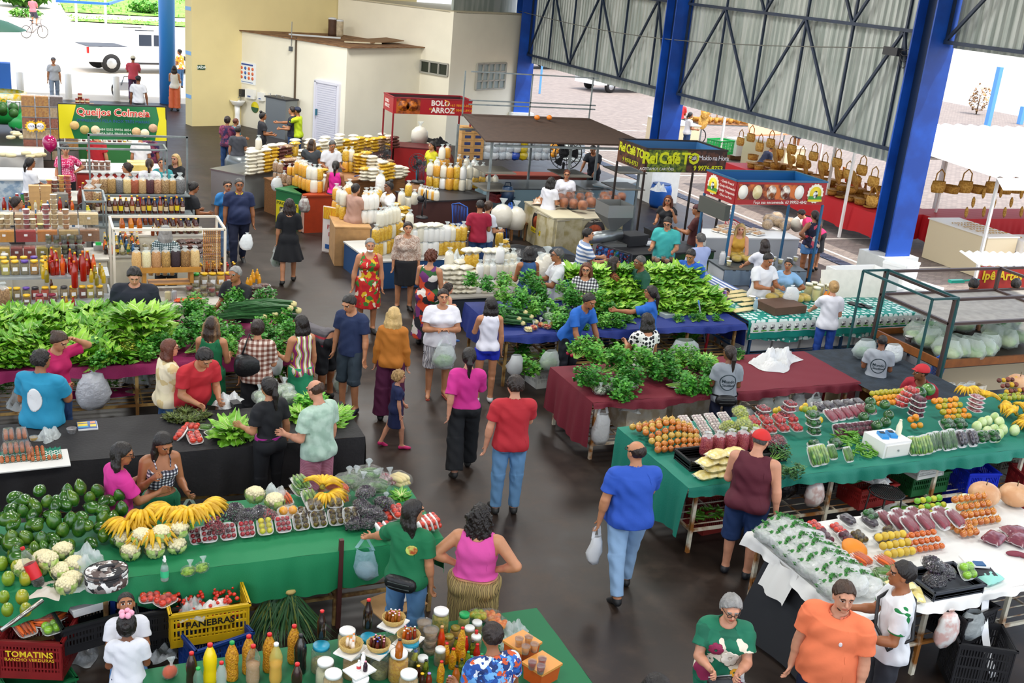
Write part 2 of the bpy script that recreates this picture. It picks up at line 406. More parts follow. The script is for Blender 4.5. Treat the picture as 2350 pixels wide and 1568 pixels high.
 for q in 'LR':
  sh,el,wr,fa,curl,s=J[q]
  F.cap(sh,el,.05*b**.7,.039*b**.6,.035);F.cap(el,wr,.039*b**.6,.0265*b**.3,.02)
  F.cap(el+fa*.05,el+fa*.09,.042*b**.6,.04*b**.5,.02)
  w=NA([0,1,.6])+Rt@NA([-s*.3,0,0]);w=un(w-(w@fa)*fa);nrm=np.cross(fa,w)*s
  kb=wr+fa*.075
  for off in(.026,.009,-.009,-.025):F.cap(wr+fa*.012+w*off*.5,kb+w*off,.0165,.0125,.012)
  for off,L in((.029,.066),(.0095,.075),(-.0105,.069),(-.029,.053)):
   a0=kb+w*off;d1=un(fa*cos(curl*.7)+nrm*sin(curl*.7)+w*off*2.2);d2=un(fa*cos(curl*1.9)+nrm*sin(curl*1.9))
   m_=a0+d1*L*.55
   F.cap(a0-fa*.01,m_,fr+.0008,fr,.004);F.cap(m_,m_+d2*L*.5,fr,fr*.86,.003)
  tb=wr+fa*.022+w*.022;d1=un(fa*.65+w*.62+nrm*.35);d2=un(fa*.85+w*.2+nrm*.4)
  F.cap(tb,tb+d1*.04,.014,fr+.0015,.01);F.cap(tb+d1*.04,tb+d1*.04+d2*.032,fr+.001,fr,.004)
  hj,kn,an,sl=J['leg'+q]
  fd=un(NA([s*.18,1,0])+NA([0,0,0]))if legs!='si' else NA([s*.1,1,0.])
  tilt=sl[1]if abs(sl[1])>.3 else 0.
  fdir=un(NA([fd[0],fd[1],tilt*1.2]))
  heel=an+NA([0,-.03,-.045]);toe=an+fdir*.15+NA([0,0,-.058+tilt*.02])
  F.cap(an,heel,.036,.034,.02);F.cap(an+NA([0,0,-.01]),toe,.038,.026,.025);F.cap(toe+fdir*-.03+NA([s*.012,0,0]),toe+fdir*.03,.028,.018,.015)
  J['foot'+q]=(an,heel,toe,fdir)
 V,Fc=F.build()
 hl=((V-hc)@Rh)/hs
 fc=hl[Fc].mean(1);mi=np.zeros(len(Fc),np.int32)
 front=fc[:,1]>.055
 e=vx*.35/hs
 for s in(-1,1):
  ex,ez=fc[:,0]-s*.031,fc[:,2]-.006
  mi[front&((ex/(.0155+e))**2+(ez/(.0065+e))**2<1)]=2
  mi[front&((ex/(.0065+e))**2+(ez/(.0065+e))**2<1)]=3
  mi[front&(np.abs(ex-s*.002)<.021)&(np.abs(ez-.024+np.abs(ex)*.15)<.0045+e*.6)]=4
 mi[front&(np.abs(fc[:,0])<.023)&(np.abs(fc[:,2]+.056)<.0075+e*.5)]=1
 sk=SKIN[skin]if ISI(skin,int)else skin
 lipc=TU(x*y for x,y in zip(lin(sk)[:3],(.85,.5,.5)))if not fem else TU(x*y for x,y in zip(lin(sk)[:3],(.9,.38,.4)))
 hcol=hair[1]if hair and hair[1]in HAIRC else 'n'
 mats=[M(sk,.48,var=.12,vs=9,sub=0),M(lipc,.4),M('d8d0c8',.3),M('1a100c',.2),M(HAIRC[hcol]if hcol not in 'yl' else '5b4128',.7)]
 fin=lambda v:v*sc
 name='person'
 R0=ob(name,np_mesh(fin(V),Fc,mats,mi),Lb=Lb,cat='person',Gp=Gp)
 kids=[]
 def CH_(nm,FF,mats_,rough=0.):
  v,f=FF.build()
  if len(f)<4:return N0
  if nm in('shirt','blouse','jeans','trousers','shorts'):
   K=v*42+N_PEOPLE[0];w_=.0036*(np.sin(K[:,2]+K[:,0]*.8)+np.sin(K[:,2]*.55-K[:,1]*1.3+K[:,0]*.5))
   v=v+w_[:,N0]*un(NA([1,1,0]))*np.sign(v[:,:2]@NA([1,1]))[:,N0]
  o=ob(nm,np_mesh(fin(v),f,mats_ if ISI(mats_,list)else[mats_]),R0);kids.append(o);return o
  # clothes
 def SL_(FF,frac,g):
  for q in 'LR':
   sh,el,wr,fa,curl,s=J[q];u=un(el-sh)
   if frac<=1:
    FF.cap(sh,sh+u*.06,.05*b**.7+g*.75,N0,.03);MBF(FF,sh,u,.02,.285*frac,.05*b**.7+g*.8,.05*b**.6+g+.006,.03)
   else:FF.cap(sh,el,.05*b**.7+g*.5,.042*b**.6+g,.035);FF.cap(el,el+(wr-el)*min(1,frac-1),.043*b**.6+g,.033+g,.02)
 tk,tm=top[0],top[1];th=top[2]if len(top)>2 else N0
 g=.014
 if tk and tk!='none':
  FF=Field(vx);TO_(FF,g,.05)
  loose=.012 if tk in('tee','polo','shirt')else 0.
  if tk=='dress':
   hem,fl=(th or(.48,.24));hr=max(.19*bx,.172*bx)
   FF.cone(P(0,0,0),np.eye(3),hem,1.0,(fl,fl*.85),(.165*bx,.125*by),.05,.06,8)
  elif tk in('tee','polo','shirt','long')and not tuck:
   hb=.178 if fem else .176
   FF.cone(hipc,Rt,-.93-dz+.86+dz,-.93+1.36,(hb*bx+loose,.128*by+loose+belly*.5),(.13*bx,.09*by),.05,.03,7)
  if belly:FF.ell(TT(0,.05+belly*.4,1.04),(.14*bx+g,.10+belly+g,.17+g),Rt,.05)
  fr_={'tee':.66,'polo':.68,'shirt':.72,'long':2.,'cap':.3,'dress':.0,'blouse':.45}.get(tk,0)
  if len(top)>3:fr_=top[3]
  if fr_:SL_(FF,fr_,g+(.006 if tk!='long' else 0))
  hemz=(th or(.48,.24))[0]if tk=='dress' else(th if ISI(th,float)else(1.0 if tuck else .86))
  if tk=='dress':FF.cut(P(0,0,hemz),(0,0,-1))
  else:FF.cut(TT(0,0,hemz),Rt@NA([0,0,-1.]))
  if tk=='strap':
   FF.cut(TT(0,0,1.335),Rt@NA([0,.25,1.]))
  elif tk in('tank','cami')or(tk=='dress' and not fr_):
   for s in(-1,1):FF.cut(TT(s*(sw-.035),0,1.36),Rt@NA([s,0,.25]))
  neckr={'tee':.072,'polo':.066,'shirt':.066,'long':.068,'tank':.085,'cami':.1,'dress':.09,'cap':.075,'blouse':.1}.get(tk,.08)
  FF.carve(TT(0,.02,1.475),float(neckr+.012))
  if tk in('cami','dress','blouse'):FF.carve(TT(0,.07,1.44),.08);FF.carve(TT(0,-.05,1.46),.085)
  o=CH_('dress' if tk=='dress' else('blouse' if tk in('blouse','cami','strap','cap')and fem else 'shirt'),FF,tm)
  if tk in('polo','shirt'):
   mb=MB();pts=[]
   for i in RG(15):
    t=-PI*.5+(i/14-.5)*2*PI*.86
    pts.append(TT(.073*cos(t),.012+.072*sin(t),1.458-.02*sin(t)))
   v0=[p*sc for p in pts];out=[(p+Rt@NA([0,0,-.034])+un(p-TT(0,.01,1.452))*.024)*sc for p in pts]
   inn=[(p+Rt@NA([0,0,.012]))*sc for p in pts]
   mb._add([TU(x)for x in inn+out],[(i,i+1,16+i-1+0,15+i)for i in RG(14)],True)
   cm=dict(extra).get('collar')or tm
   ob('collar',mb.Q_(cm),R0)
  if tk in('strap','cami'):
   for s in(-1,1):
    mb=MB();mb.tube([TT(s*.07,.105*by,1.31)*sc,TT(s*.085,.08,1.40)*sc,TT(s*.09,.0,1.468)*sc,TT(s*.085,-.085,1.40)*sc,TT(s*.07,-.105*by,1.31)*sc],.006,6)
    ob('strap',mb.Q_(tm),R0)
 bk,bm=bot[0],bot[1]
 if bk and bk!='none':
  g2=.011 if not tuck else .018
  FF=Field(vx)
  hw=(.172 if fem else .16)
  FF.ell(P(0,-.005,.95),(hw*bx+g2,.112*by+g2,.125+g2),N0,.04)
  for s in(-1,1):FF.ell(P(s*.075*bx,-.055*by,.915),(.088*bx+g2,.085*by+g2,.092+g2),N0,.04)
  if bk=='skirt':
   hem,fl=bot[2]if len(bot)>2 else(.5,.2)
   FF.cone(P(0,0,0),np.eye(3),hem,.98,(fl,fl*.82),(hw*bx*.98+g2,.12*by+g2),.04,.035,9)
   FF.cut(P(0,0,hem),(0,0,-1))
  elif bk=='short':
   up=bot[2]if len(bot)>2 else .44
   for q in 'LR':
    hj,kn,an,sl=J['leg'+q];u=un(kn-hj);full=T*2
    L=up/.5*T
    if L<=T:MBF(FF,hj,u,0,L,.083*b**.8+g2+.012,.07*b**.6+g2+.022,.03)
    else:FF.cap(hj,kn,.083*b**.8+g2+.012,.06*b**.6+g2+.018,.03);MBF(FF,kn,un(an-kn),-.02,L-T,.06*b**.6+g2+.018,.06*b**.6+g2+.02,.02)
  else:
   fl={'long':.004,'jeans':.004,'slim':0.,'legging':-.004,'wide':.05}[bk]
   legs_(FF,g2+(.006 if bk in('long','jeans')else(.012 if bk=='wide' else 0)),.03,.985,fl)
  FF.cut(P(0,0,1.0 if fem else .985),(0,0,1))
  CH_({'skirt':'skirt','short':'shorts','jeans':'jeans','slim':'jeans','legging':'leggings'}.get(bk,'trousers'),FF,bm)
  # shoes
 if shoe:
  for q in 'LR':
   an,heel,toe,fdir=J['foot'+q]
   FF=Field(vx)
   if shoe[0]=='s':
    n=un(np.cross(np.cross(fdir,[0,0,1]),fdir))
    FF.cap(heel-n*.034,toe+fdir*.045-n*.022,max(.012,vx*.8),max(.012,vx*.8),.0);FF.cap(heel-n*.034+NA([.018,0,0]),toe+fdir*.04-n*.022+NA([.02,0,0]),max(.012,vx*.8),N0,.01);FF.cap(heel-n*.034-NA([.018,0,0]),toe+fdir*.04-n*.022-NA([.02,0,0]),max(.012,vx*.8),N0,.01)
    FF.cap(toe+NA([-.03,0,.012])-fdir*.03,toe+NA([.03,0,.012])-fdir*.03,.012,N0,.01)
    CH_('sandal',FF,M(shoe[1:],.5))
   else:
    FF.cap(an+NA([0,0,-.02]),heel,.044,.043,.02);FF.cap(an+NA([0,0,-.028]),toe,.046,.035,.025);FF.cap(toe-fdir*.03,toe+fdir*.035,.038,.027,.015)
    FF.cut(an+NA([0,0,.025]),(0,0,1));FF.cut(NA([0,0,min(heel[2],toe[2])-.036]),(0,0,-1))if abs(fdir[2])<.1 else N0
    CH_('shoe',FF,M(shoe,.5))
    # hair
 hm=N0
 if hair:
  st,hcx=hair[0],hair[1];hm=hairm(hcx)
  FF=Field(vx);k=.02
  gr={'short':.012,'buzz':.006,'bald':.009,'afro':.03,'thick':.02}.get(st,.016)
  FF.ell(HH(0,-.016,.026),NA((.076+gr,.094+gr,.088+gr))*hs,Rh,k)
  if st not in('bald','buzz','short'):FF.ell(HH(0,-.035,-.01),NA((.072+gr,.07+gr,.075+gr))*hs,Rh,k)
  low={'short':-.055,'buzz':-.05,'bald':-.05,'thick':-.06,'afro':-.07}.get(st,-.11)
  FF.cut(HH(0,.062,.066),Rh@NA([0,.74,-.67]))
  FF.cut(HH(0,0,low),Rh@NA([0,-.25,-1.]))
  FF.cut(HH(0,.045,0),Rh@NA([0,1.,-.75]))
  if st=='bald':FF.carve(HH(0,.012,.1),.105)
  L=hair[2]if len(hair)>2 else .34
  dv=NA([0,0,-1.])
  FL=Field(vx);FL.cuts=[]
  bk_=Rt@NA([0,-1.,0])
  if st in('long','straight','wavy','curlylong','bob'):
   if st=='bob':L=hair[2]if len(hair)>2 else .13
   thick=.03 if st=='straight' else .038
   for i,xx in EN((-.07,-.045,-.015,.015,.045,.07)):
    a=HH(xx*1.05,-.045-.035*(1-abs(xx)/.07),.02);m_=a+dv*(.13*hs)+bk_*.018+Rh@NA([xx*.25,0,0])
    e_=a+dv*(L*hs*(1-.1*abs(i-2.5)/2.5))+bk_*(.03+max(0,sin(radians(lean)))*-.12)+Rh@NA([xx*(.35 if st!='straight' else .05),0,0])
    if st=='bob':e_=a+dv*L*hs+Rh@NA([xx*.3,.0,0])
    FL.cap(a,m_,thick,thick,.02)
    if L>.14:FL.cap(m_,e_,thick,thick*.62,.02)
   if st in('bob','wavy','curlylong','long'):
    for s in(-1,1):
     a=HH(s*.078,-.012,.01);FL.cap(a,a+dv*min(L,.2)*hs+Rh@NA([s*.012,-.005,0]),.024,.02,.015)
  elif st in('pony','pony2'):
   a=HH(0,-.105,.02 if st=='pony' else-.03);m_=a+bk_*.03+dv*.08
   FL.cap(a,m_,.028,.036,.02);FL.cap(m_,m_+dv*(L-.08)+bk_*.01,.036,.016,.02)
  elif st=='bun':FL.ell(HH(0,-.115,.045),NA((.042,.038,.042))*hs,Rh,.01)
  elif st=='topbun':FL.ell(HH(0,-.07,.13),NA((.05,.05,.042))*hs,Rh,.01)
  if st=='curlylong':
   for i in RG(26):
    t=U_(-1.5,1.5);q=U_(.02,L*.8);FL.ell(HH(.1*sin(t),-.06-.05*cos(t),.05)+dv*q,(.034,.034,.034),N0,.012)
  v1,f1=FF.build()
  if FL.pr:
   v2,f2=FL.build();f1=np.concatenate([f1,f2+len(v1)]);v1=np.concatenate([v1,v2])
  ro={'afro':.012,'curlylong':.007,'thick':.0045,'wavy':.004,'short':.003}.get(st,.002)
  K=v1*60+N_PEOPLE[0];K2=v1*170
  v1=v1+ro*np.stack([np.sin(K[:,1]*1.3+K[:,2]*.7)+.5*np.sin(K2[:,1]+K2[:,2]),np.sin(K[:,2]*.8+K[:,0]*1.7)+.5*np.sin(K2[:,0]-K2[:,2]),np.sin(K[:,0]+K[:,1]*1.6)+.6*np.sin(K2[:,0]*1.2+K2[:,1])],1)
  ob('hair',np_mesh(fin(v1),f1,[hm]),R0)
 for ek,ev in extra:
  if ek=='cap':
   FF=Field(vx);FF.ell(HH(0,-.014,.03),NA((.098,.114,.1))*hs,Rh,.01);FF.cut(HH(0,0,.032),Rh@NA([0,.12,-1.]))
   FF.pr.append(('e',HH(0,.125,.04),NA((.07,.075,.011))*hs,Rh@rotm('x',-.15),0,.01))
   CH_('cap',FF,ev)
  elif ek=='glasses':
   mb=MB()
   for s in(-1,1):
    mb.tube([HH(s*.031+.021*cos(t*PI/5),.104,.004+.017*sin(t*PI/5))*sc for t in RG(11)],.0028,5,False)
    mb.tube([HH(s*.052,.1,.01)*sc,HH(s*.08,.03,.012)*sc,HH(s*.083,-.01,.006)*sc],.0028,5)
   mb.tube([HH(-.011,.107,.008)*sc,HH(.011,.107,.008)*sc],.0028,5)
   ob('glasses',mb.Q_(ev),R0)
  elif ek=='beard':
   FF=Field(vx);FF.ell(HH(0,.024,-.052),NA((.062,.068,.064))*hs,Rh,.02);FF.cut(HH(0,.0,-.045),Rh@NA([0,.45,1.]));FF.cut(HH(0,.03,0),Rh@NA([0,-1,-.2]))
   CH_('beard',FF,M(HAIRC.get(ev,'241712'),.8,bump=.5,bs=200))
  elif ek=='belt':
   FF=Field(vx);FF.cone(P(0,0,0),np.eye(3),.975,1.03,(.178*bx,.128*by),(.172*bx,.124*by),0);CH_('belt',FF,ev)
  elif ek=='mask':
   FF=Field(vx);FF.ell(HH(0,.04,-.085),NA((.056,.055,.035))*hs,Rh,.01);FF.cut(HH(0,.03,0),Rh@NA([0,-1,0.]));CH_('face_mask',FF,ev)
   # stand it in the hall
 cy,sy=cos(Yaw),sin(Yaw);Rw=NA([[cy,-sy,0],[sy,cy,0],[0,0,1]])
 if foot is N0:
  ht=(hc+Rh@NA([0,-.015,.115*hs]))*sc
  w=G(px,py,ht[2]+z0);org=w-Rw@ht;org[2]=z0
 else:
  an=J['foot'+foot][0]*sc;w=G(px,py,an[2]);org=w-Rw@an;org[2]=z0
 R0.location=org;R0.rotation_euler=(0,0,Yaw)
 wp=lambda p:org+Rw@(NA(p)*sc)
 N_PEOPLE[0]+=1
 def badge(me,zc,side=-1,x=0.,nm='lettering',sz=1.):
  tgt=kids[0]if kids else R0
  vs=[v.co.copy()for v in tgt.data.vertices];bv=BVHTree.FromPolygons(vs,[TU(p.vertices)for p in tgt.data.polygons])
  for v in me.vertices:
   lx,lz,ex=v.co.x,v.co.y,v.co.z
   X=(lx*(1 if side<0 else-1)+x)
   o_=Vector(TT(0,0,zc)*sc)+Vector(Rt@NA([X,side*.6,lz]));d_=Vector(Rt@NA([0,-side*1.,0]))
   hit=bv.ray_cast(o_,d_,1.2)
   v.co=(hit[0]-d_*(.004+ex))if hit[0]is not N0 else(o_+d_*.45)
  return ob(nm,me,R0)
 return dict(o=R0,wp=wp,J=J,hand={q:wp(J[q][2]+J[q][3]*.09)for q in 'LR'},badge=badge,TT=TT,HH=HH,sc=sc,P=P,kids=kids,Rw=Rw,Rt=Rt,yaw=Yaw,hc=hc)
 # shared surfaces
W_=lambda:M('f2f1ec')
WT=M('efefec',.45);FOAM=M('f1f1ee',.55,bump=.1,bs=150);FO_=M('d8c6a2',.8,c2='f0e8d4',vs=7.,bump=.3,bs=40)
def filmmat(tr,rough,base,top):
 m=bpy.data.materials.new('film');m.use_nodes=True;nt=m.node_tree;N=nt.nodes;L=nt.links;N.clear()
 o=N.new('ShaderNodeOutputMaterial');a=N.new('ShaderNodeBsdfTransparent');g=N.new('ShaderNodeBsdfGlossy');g.inputs['Roughness'].default_value=rough;mx=N.new('ShaderNodeMixShader')
 a.inputs[0].default_value=(tr,tr,tr,1);w=N.new('ShaderNodeLayerWeight');w.inputs['Blend'].default_value=.25;r=N.new('ShaderNodeMapRange');r.inputs[3].default_value=base;r.inputs[4].default_value=top
 n=N.new('ShaderNodeTexNoise');n.inputs['Scale'].default_value=22;bp=N.new('ShaderNodeBump');bp.inputs['Strength'].default_value=.8;bp.inputs['Distance'].default_value=.03;L.new(n.outputs['Fac'],bp.inputs['Height']);L.new(bp.outputs['Normal'],g.inputs['Normal'])
 L.new(w.outputs['Facing'],r.inputs[0]);L.new(r.outputs[0],mx.inputs[0]);L.new(a.outputs[0],mx.inputs[1]);L.new(g.outputs[0],mx.inputs[2]);L.new(mx.outputs[0],o.inputs[0])
 return m
FM_=filmmat(.97,.14,.09,.4);CL_=filmmat(.93,.06,.1,.6);MI_=M('eef2f3',.22,alpha=.72,spec=.6,bump=.5,bs=30)
HZ=M('e6f0f0',.16,alpha=.42,spec=.7,bump=.6,bs=25)
ST_=M('9aa0a2',.35,metal=.8);GV_=M('7d8688',metal=.4,var=.2);DM=M('2a2a2e');RUST=M('d8d2bd',.6,c2='8f5a22',vs=5.)
CREAMPAINT=M('d9c38f',.6,c2='b98f4a',vs=6.);WOOD=M('8a5f37',.6,var=.3,vs=6,Sr=(1,8,8));CARD=M('b98f5f',.8,var=.12)
BP_=M('17181b',.4,bump=.2,bs=40)
def FD_(mb,w,d,h,z):
 mb.grid(lambda a,b:((a-.5)*w,(b-.5)*d,z+h*(1-abs(2*a-1)**4)*(1-abs(2*b-1)**4)),6,6)
 # bottles, jars, tubs
def BT(name,body,cap,h=.28,r=.038,neck=.013,Lb=N0,fill=N0,shape=0,clear=N0):
 p=Proto(name)
 nk=h*(.66 if shape==0 else(.55 if shape==1 else .78))
 prof=[(.001,0),(r*.92,0),(r,r*.25),(r*(1 if shape!=2 else .92),nk*.5),(r,nk*.86),(r*.8,nk),(neck*1.5,nk+(h-nk)*.45),(neck,h*.94),(neck,h*.955)]
 if shape==2:prof=[(.001,0),(r*.8,0),(r*.96,h*.05),(r,h*.16),(r*.93,h*.32),(r*.9,h*.4),(r,h*.5),(r*.98,h*.66),(r*.7,h*.8),(neck*1.2,h*.91),(neck,h*.94),(neck,h*.955)]
 if fill is not N0:
  p.part('contents',Lt([(x*.94,y+.002)for x,y in prof if y<h*fill]+[(.001,h*fill)],14),body)
  p.part('glass',Lt(prof,14),clear or CL_)
 else:p.part('body',Lt(prof,14),body)
 if cap:p.part('cap',Lt([(neck*1.25,h*.93),(neck*1.3,h*.99),(neck*1.1,h),(.001,h)],10),cap)
 if Lb:p.part('label',Lt([(r*1.02,nk*.28),(r*1.03,nk*.5),(r*1.02,nk*.74)],14,cap=False),Lb)
 return p
def jar(name,body,lid,h=.2,r=.06,sq=0.,Lb=N0,fill=.86,n=16,lh=.03,clear=N0):
 p=Proto(name)
 sh=[(.001,0),(r*.93,0),(r,r*.15),(r,h*.74),(r*.82,h*.88),(r*.8,h-lh*.5)]
 p.part('contents',Lt([(x*.95,y+.003)for x,y in sh if y<h*fill]+[(r*.93 if fill<.74 else r*.8,h*fill*.98),(.001,h*fill)],n,sq=sq),body)
 p.part('glass',Lt(sh,n,sq=sq),clear or CL_)
 if lid:p.part('lid',Lt([(r*.86,h-lh),(r*.88,h-.004),(r*.82,h),(.001,h)],n),lid)
 if Lb:
  mb=MB();a=r*1.035 if sq<.3 else r*1.02
  mb.grid(lambda s,t:(a*sin((s-.5)*1.1),-a*cos((s-.5)*1.1)if sq<.3 else-a,h*(.3+.28*t)),5,1);p.part('label',mb,Lb)
 return p
def tub(name,body,lid=N0,h=.08,r=.05,fill=.85):
 p=Proto(name);f=lambda t:r*(.78+.22*t)
 p.part('contents',Lt([(.001,.003),(f(0)*.94,.003),(f(fill)*.95,h*fill),(.001,h*fill)],14),body)
 p.part('cup',Lt([(.001,0),(f(0),0),(f(1),h*.97)],14,cap=False),CL_)
 p.part('lid',Lt([(r*1.06,h*.94),(r*1.07,h*.99),(r*.9,h),(.001,h*.985)],14),lid or CL_)
 return p
 # bags
def PBAG(name,col,w=.24,d=.16,t=.07,seed=0):
 rr=random.Random(seed);ph=rr.uniform(0,6)
 def fn(top):
  def g(a,b):
   x,y=2*a-1,2*b-1
   k=(max(0,1-abs(x)**3.5))**.6*(max(0,1-y**4))**.55
   pin=1-.12*max(0,abs(x)-.75)*4
   return(x*w/2*(1+.03*sin(5*y+ph)),y*d/2*pin,t/2+top*(t/2*k+.004*sin(9*x+ph)*sin(7*y)))
  return g
 mb=MB();mb.grid(fn(1),10,8);mb.grid(fn(-1),10,8)
 p=Proto(name);p.part('filling',mb,col)
 c=M('f6f8f6',.12,alpha=.35,spec=.8);mb=MB()
 for s in(-1,1):mb.grid(lambda a,b:(s*(w/2-.004+a*.025),(b-.5)*d*.95,t*.5+.006*sin(b*14+ph)),2,6)
 p.part('sealed_end',Gd(lambda a,b:(w/2-.008+a*.028,(b-.5)*d*.9,t*.5+.006*sin(b*14+ph)),2,6),c)
 p.part('sealed_end',Gd(lambda a,b:(-w/2+.008-a*.028,(b-.5)*d*.9,t*.5+.006*sin(b*14+ph)),2,6),c)
 return p
def TBG(name,col,h=.26,r=.062,neck=.07,seed=0,film=N0):
 rr=random.Random(seed);ph=rr.uniform(0,6);p=Proto(name)
 p.part('filling',Lt([(.001,0),(r*.85,.002),(r,h*.12),(r*1.04,h*.45),(r*.97,h*.8),(r*.8,h*.95),(.001,h)],12,wob=.035,wn=3,sq=.1),col)
 p.part('bag_neck',Lt([(r*.86,h*.93),(r*.45,h+neck*.3),(r*.2,h+neck*.5),(r*.45,h+neck*.8),(r*.62,h+neck)],12,wob=.22,wn=4,cap=False),film or HZ)
 return p
def CAR(name,mat,w=.26,h=.34,handles=True,seed=0,fill=N0,knot=False):
 p=Proto(name);rr=random.Random(seed);ph=rr.uniform(0,6)
 hh=h*.42 if handles else h*.12
 prof=[(.002,-h-hh),(w*.3,-h-hh+.006),(w*.47,-h*.8-hh),(w*.52,-h*.55-hh),(w*.42,-h*.22-hh),(w*.3,-hh*.98)]
 if knot:prof+=[(w*.1,-hh*.7),(w*.05,-hh*.5),(w*.16,0.)]
 mb=Lt(prof,18,sy=.58,wob=.09,wn=5,cap=False)
 mb.v=[(x+.012*sin(z*22+ph),y+.01*sin(z*31+x*20+ph),z)for x,y,z in mb.v]
 p.part('bag',mb,mat)
 if handles and not knot:
  for s in(-1,1):
   m2=MB();m2.grid(lambda a,b:(s*(w*.3*(1-b)+.012*b)+(a-.5)*.035,.02*sin(b*3+s)*(1-b),-hh*(1-b)),2,6);p.part('handle',m2,mat)
 if fill is not N0:p.part('contents',Bl((0,0,-h*.68-hh),(w*.43,w*.26,h*.27),12,8,.12,seed),fill)
 return p
def LF(name,w,d,h,mat,seed=0):
 rr=random.Random(seed);a_=[rr.uniform(0,6)for _ in RG(6)]
 mb=MB();mb.grid(lambda a,b:((a-.5)*w*(1+.15*sin(6*b+a_[0])),(b-.5)*d*(1+.15*sin(7*a+a_[1])),max(.004,h*(.5+.5*sin(11*a+a_[2])*sin(9*b+a_[3])+.3*sin(23*a+17*b+a_[4]))*(1-abs(2*a-1)**3)*(1-abs(2*b-1)**3))),16,14)
 return Proto(name,mb.Q_(mat))
 # trays and produce
def TPK(name,items,w=.15,d=.15,h=.022,film=True,fname='fruit',tmat=N0):
 p=Proto(name);mb=MB()
 mb.lathe([(.001,.004),(w*.42,.004),(w*.5,h),(w*.485,h),(w*.4,.009),(.001,.009)],20,sq=.45,sy=d/w)
 p.part('tray',mb,tmat or FOAM)
 for b_,m_ in items:p.part(fname,b_,m_)
 if film:
  top=max(max(v[2]for v in b_.v)for b_,_ in items)
  f=MB();FD_(f,w*.97,d*.97,max(.004,top-h+.004),h);p.part('film',f,FM_)
 return p
def RD_(nx,ny,w,d,r,mats,z=.012,seed=0,e=1.,sz=1.):
 rr=random.Random(seed);out=[]
 for i in RG(nx):
  for j in RG(ny):
   out.append((Bl(((i+.5)/nx*w*.86-w*.43,(j+.5)/ny*d*.86-d*.43,z+r*sz),(r,r,r*sz),12,8,.02,i*9+j,e),rr.choice(mats)))
 return out
def LG_(n,w,d,r,mats,z=.012,seed=0,bend=.12,layers=1,taper=.7):
 rr=random.Random(seed);out=[]
 for l in RG(layers):
  m=n-l
  for i in RG(m):
   x=((i+.5)/m-.5)*w*.8;L=d*rr.uniform(.8,.9);k=rr.uniform(-bend,bend)
   pts=[(x+k*r*2*sin(PI*t/6),(t/6-.5)*L,z+r+l*r*1.6+.004*sin(t))for t in RG(7)]
   out.append((Tb(pts,[r*.35,r*.85,r,r,r*.95,r*taper,r*.25],9),rr.choice(mats)))
 return out
def FRT(name,rx,rz,mat,stem=N0,dent=.0,rough=0.,seed=0,pear=0.,top='5a4a2a',n=16):
 p=Proto(name);prof=[]
 for i in RG(11):
  t=PI*i/10;z=-cos(t);r=sin(t)
  r*=1-pear*max(0,z)*.6
  prof.append((max(.0008,rx*r),rz*z+rz-dent*rz*exp(-(r*3)**2)*(1 if z>0 else-.3)))
 mb=Lt(prof,n)
 if rough:
  rr=random.Random(seed);mb.v=[(x*(1+rr.uniform(-rough,rough)),y*(1+rr.uniform(-rough,rough)),z)for x,y,z in mb.v]
 if stem is N0:p.Q_=mb.Q_(mat);return p
 p.part('flesh',mb,mat)
 p.part('stem',Tb([(0,0,2*rz*(1-dent*.5)-.004),(.002,0,2*rz+stem)],[.006,.004],6),M(top,.8))
 return p
def LFY(name,seed=0,n=34,R=.15,H=.18,cols=('6fae2a','8cc63f'),rib='d6e2a0',ruf=.03,wid=.55,core=True):
 rr=random.Random(seed);mb=MB()
 for i in RG(n):
  lay=i/n;th=i*2.4;tilt=.25+1.05*(1-lay)*rr.uniform(.75,1.1);L=(R*1.25 if lay<.6 else H)*rr.uniform(.8,1.1);ph=rr.uniform(0,6)
  ct,st=cos(th),sin(th);mb.mat=0 if rr.random()<.6 else 1
  def fn(a,b):
   y=(a-.5)*2;w=L*wid*sin(PI*min(1,.15+.8*b))**.8
   bend=tilt+.55*b;ro=L*b*sin(bend)*.95;z=L*b*cos(bend*.9)+.01
   q=ruf*b*(abs(y)**.8)*sin(9*b+7*y+ph)+.3*ruf*sin(22*y+ph)*b
   o=ro+q;s=y*w*.5
   return(ct*o-st*s,st*o+ct*s,max(.002,z+q*.9-.02*abs(y)))
  mb.grid(fn,6,6)
  mb.mat=2
  mb.tube([(ct*L*b*sin(tilt+.55*b)*.95,st*L*b*sin(tilt+.55*b)*.95,max(.003,L*b*cos((tilt+.55*b)*.9)+.012))for b in(0,.35,.7,.95)],[.009,.006,.003,.001],5,False)
 return Proto(name,mb.Q_(M(cols[0],.4,var=.25,vs=18),M(cols[1],.4,var=.25,vs=18),M(rib,.5)))
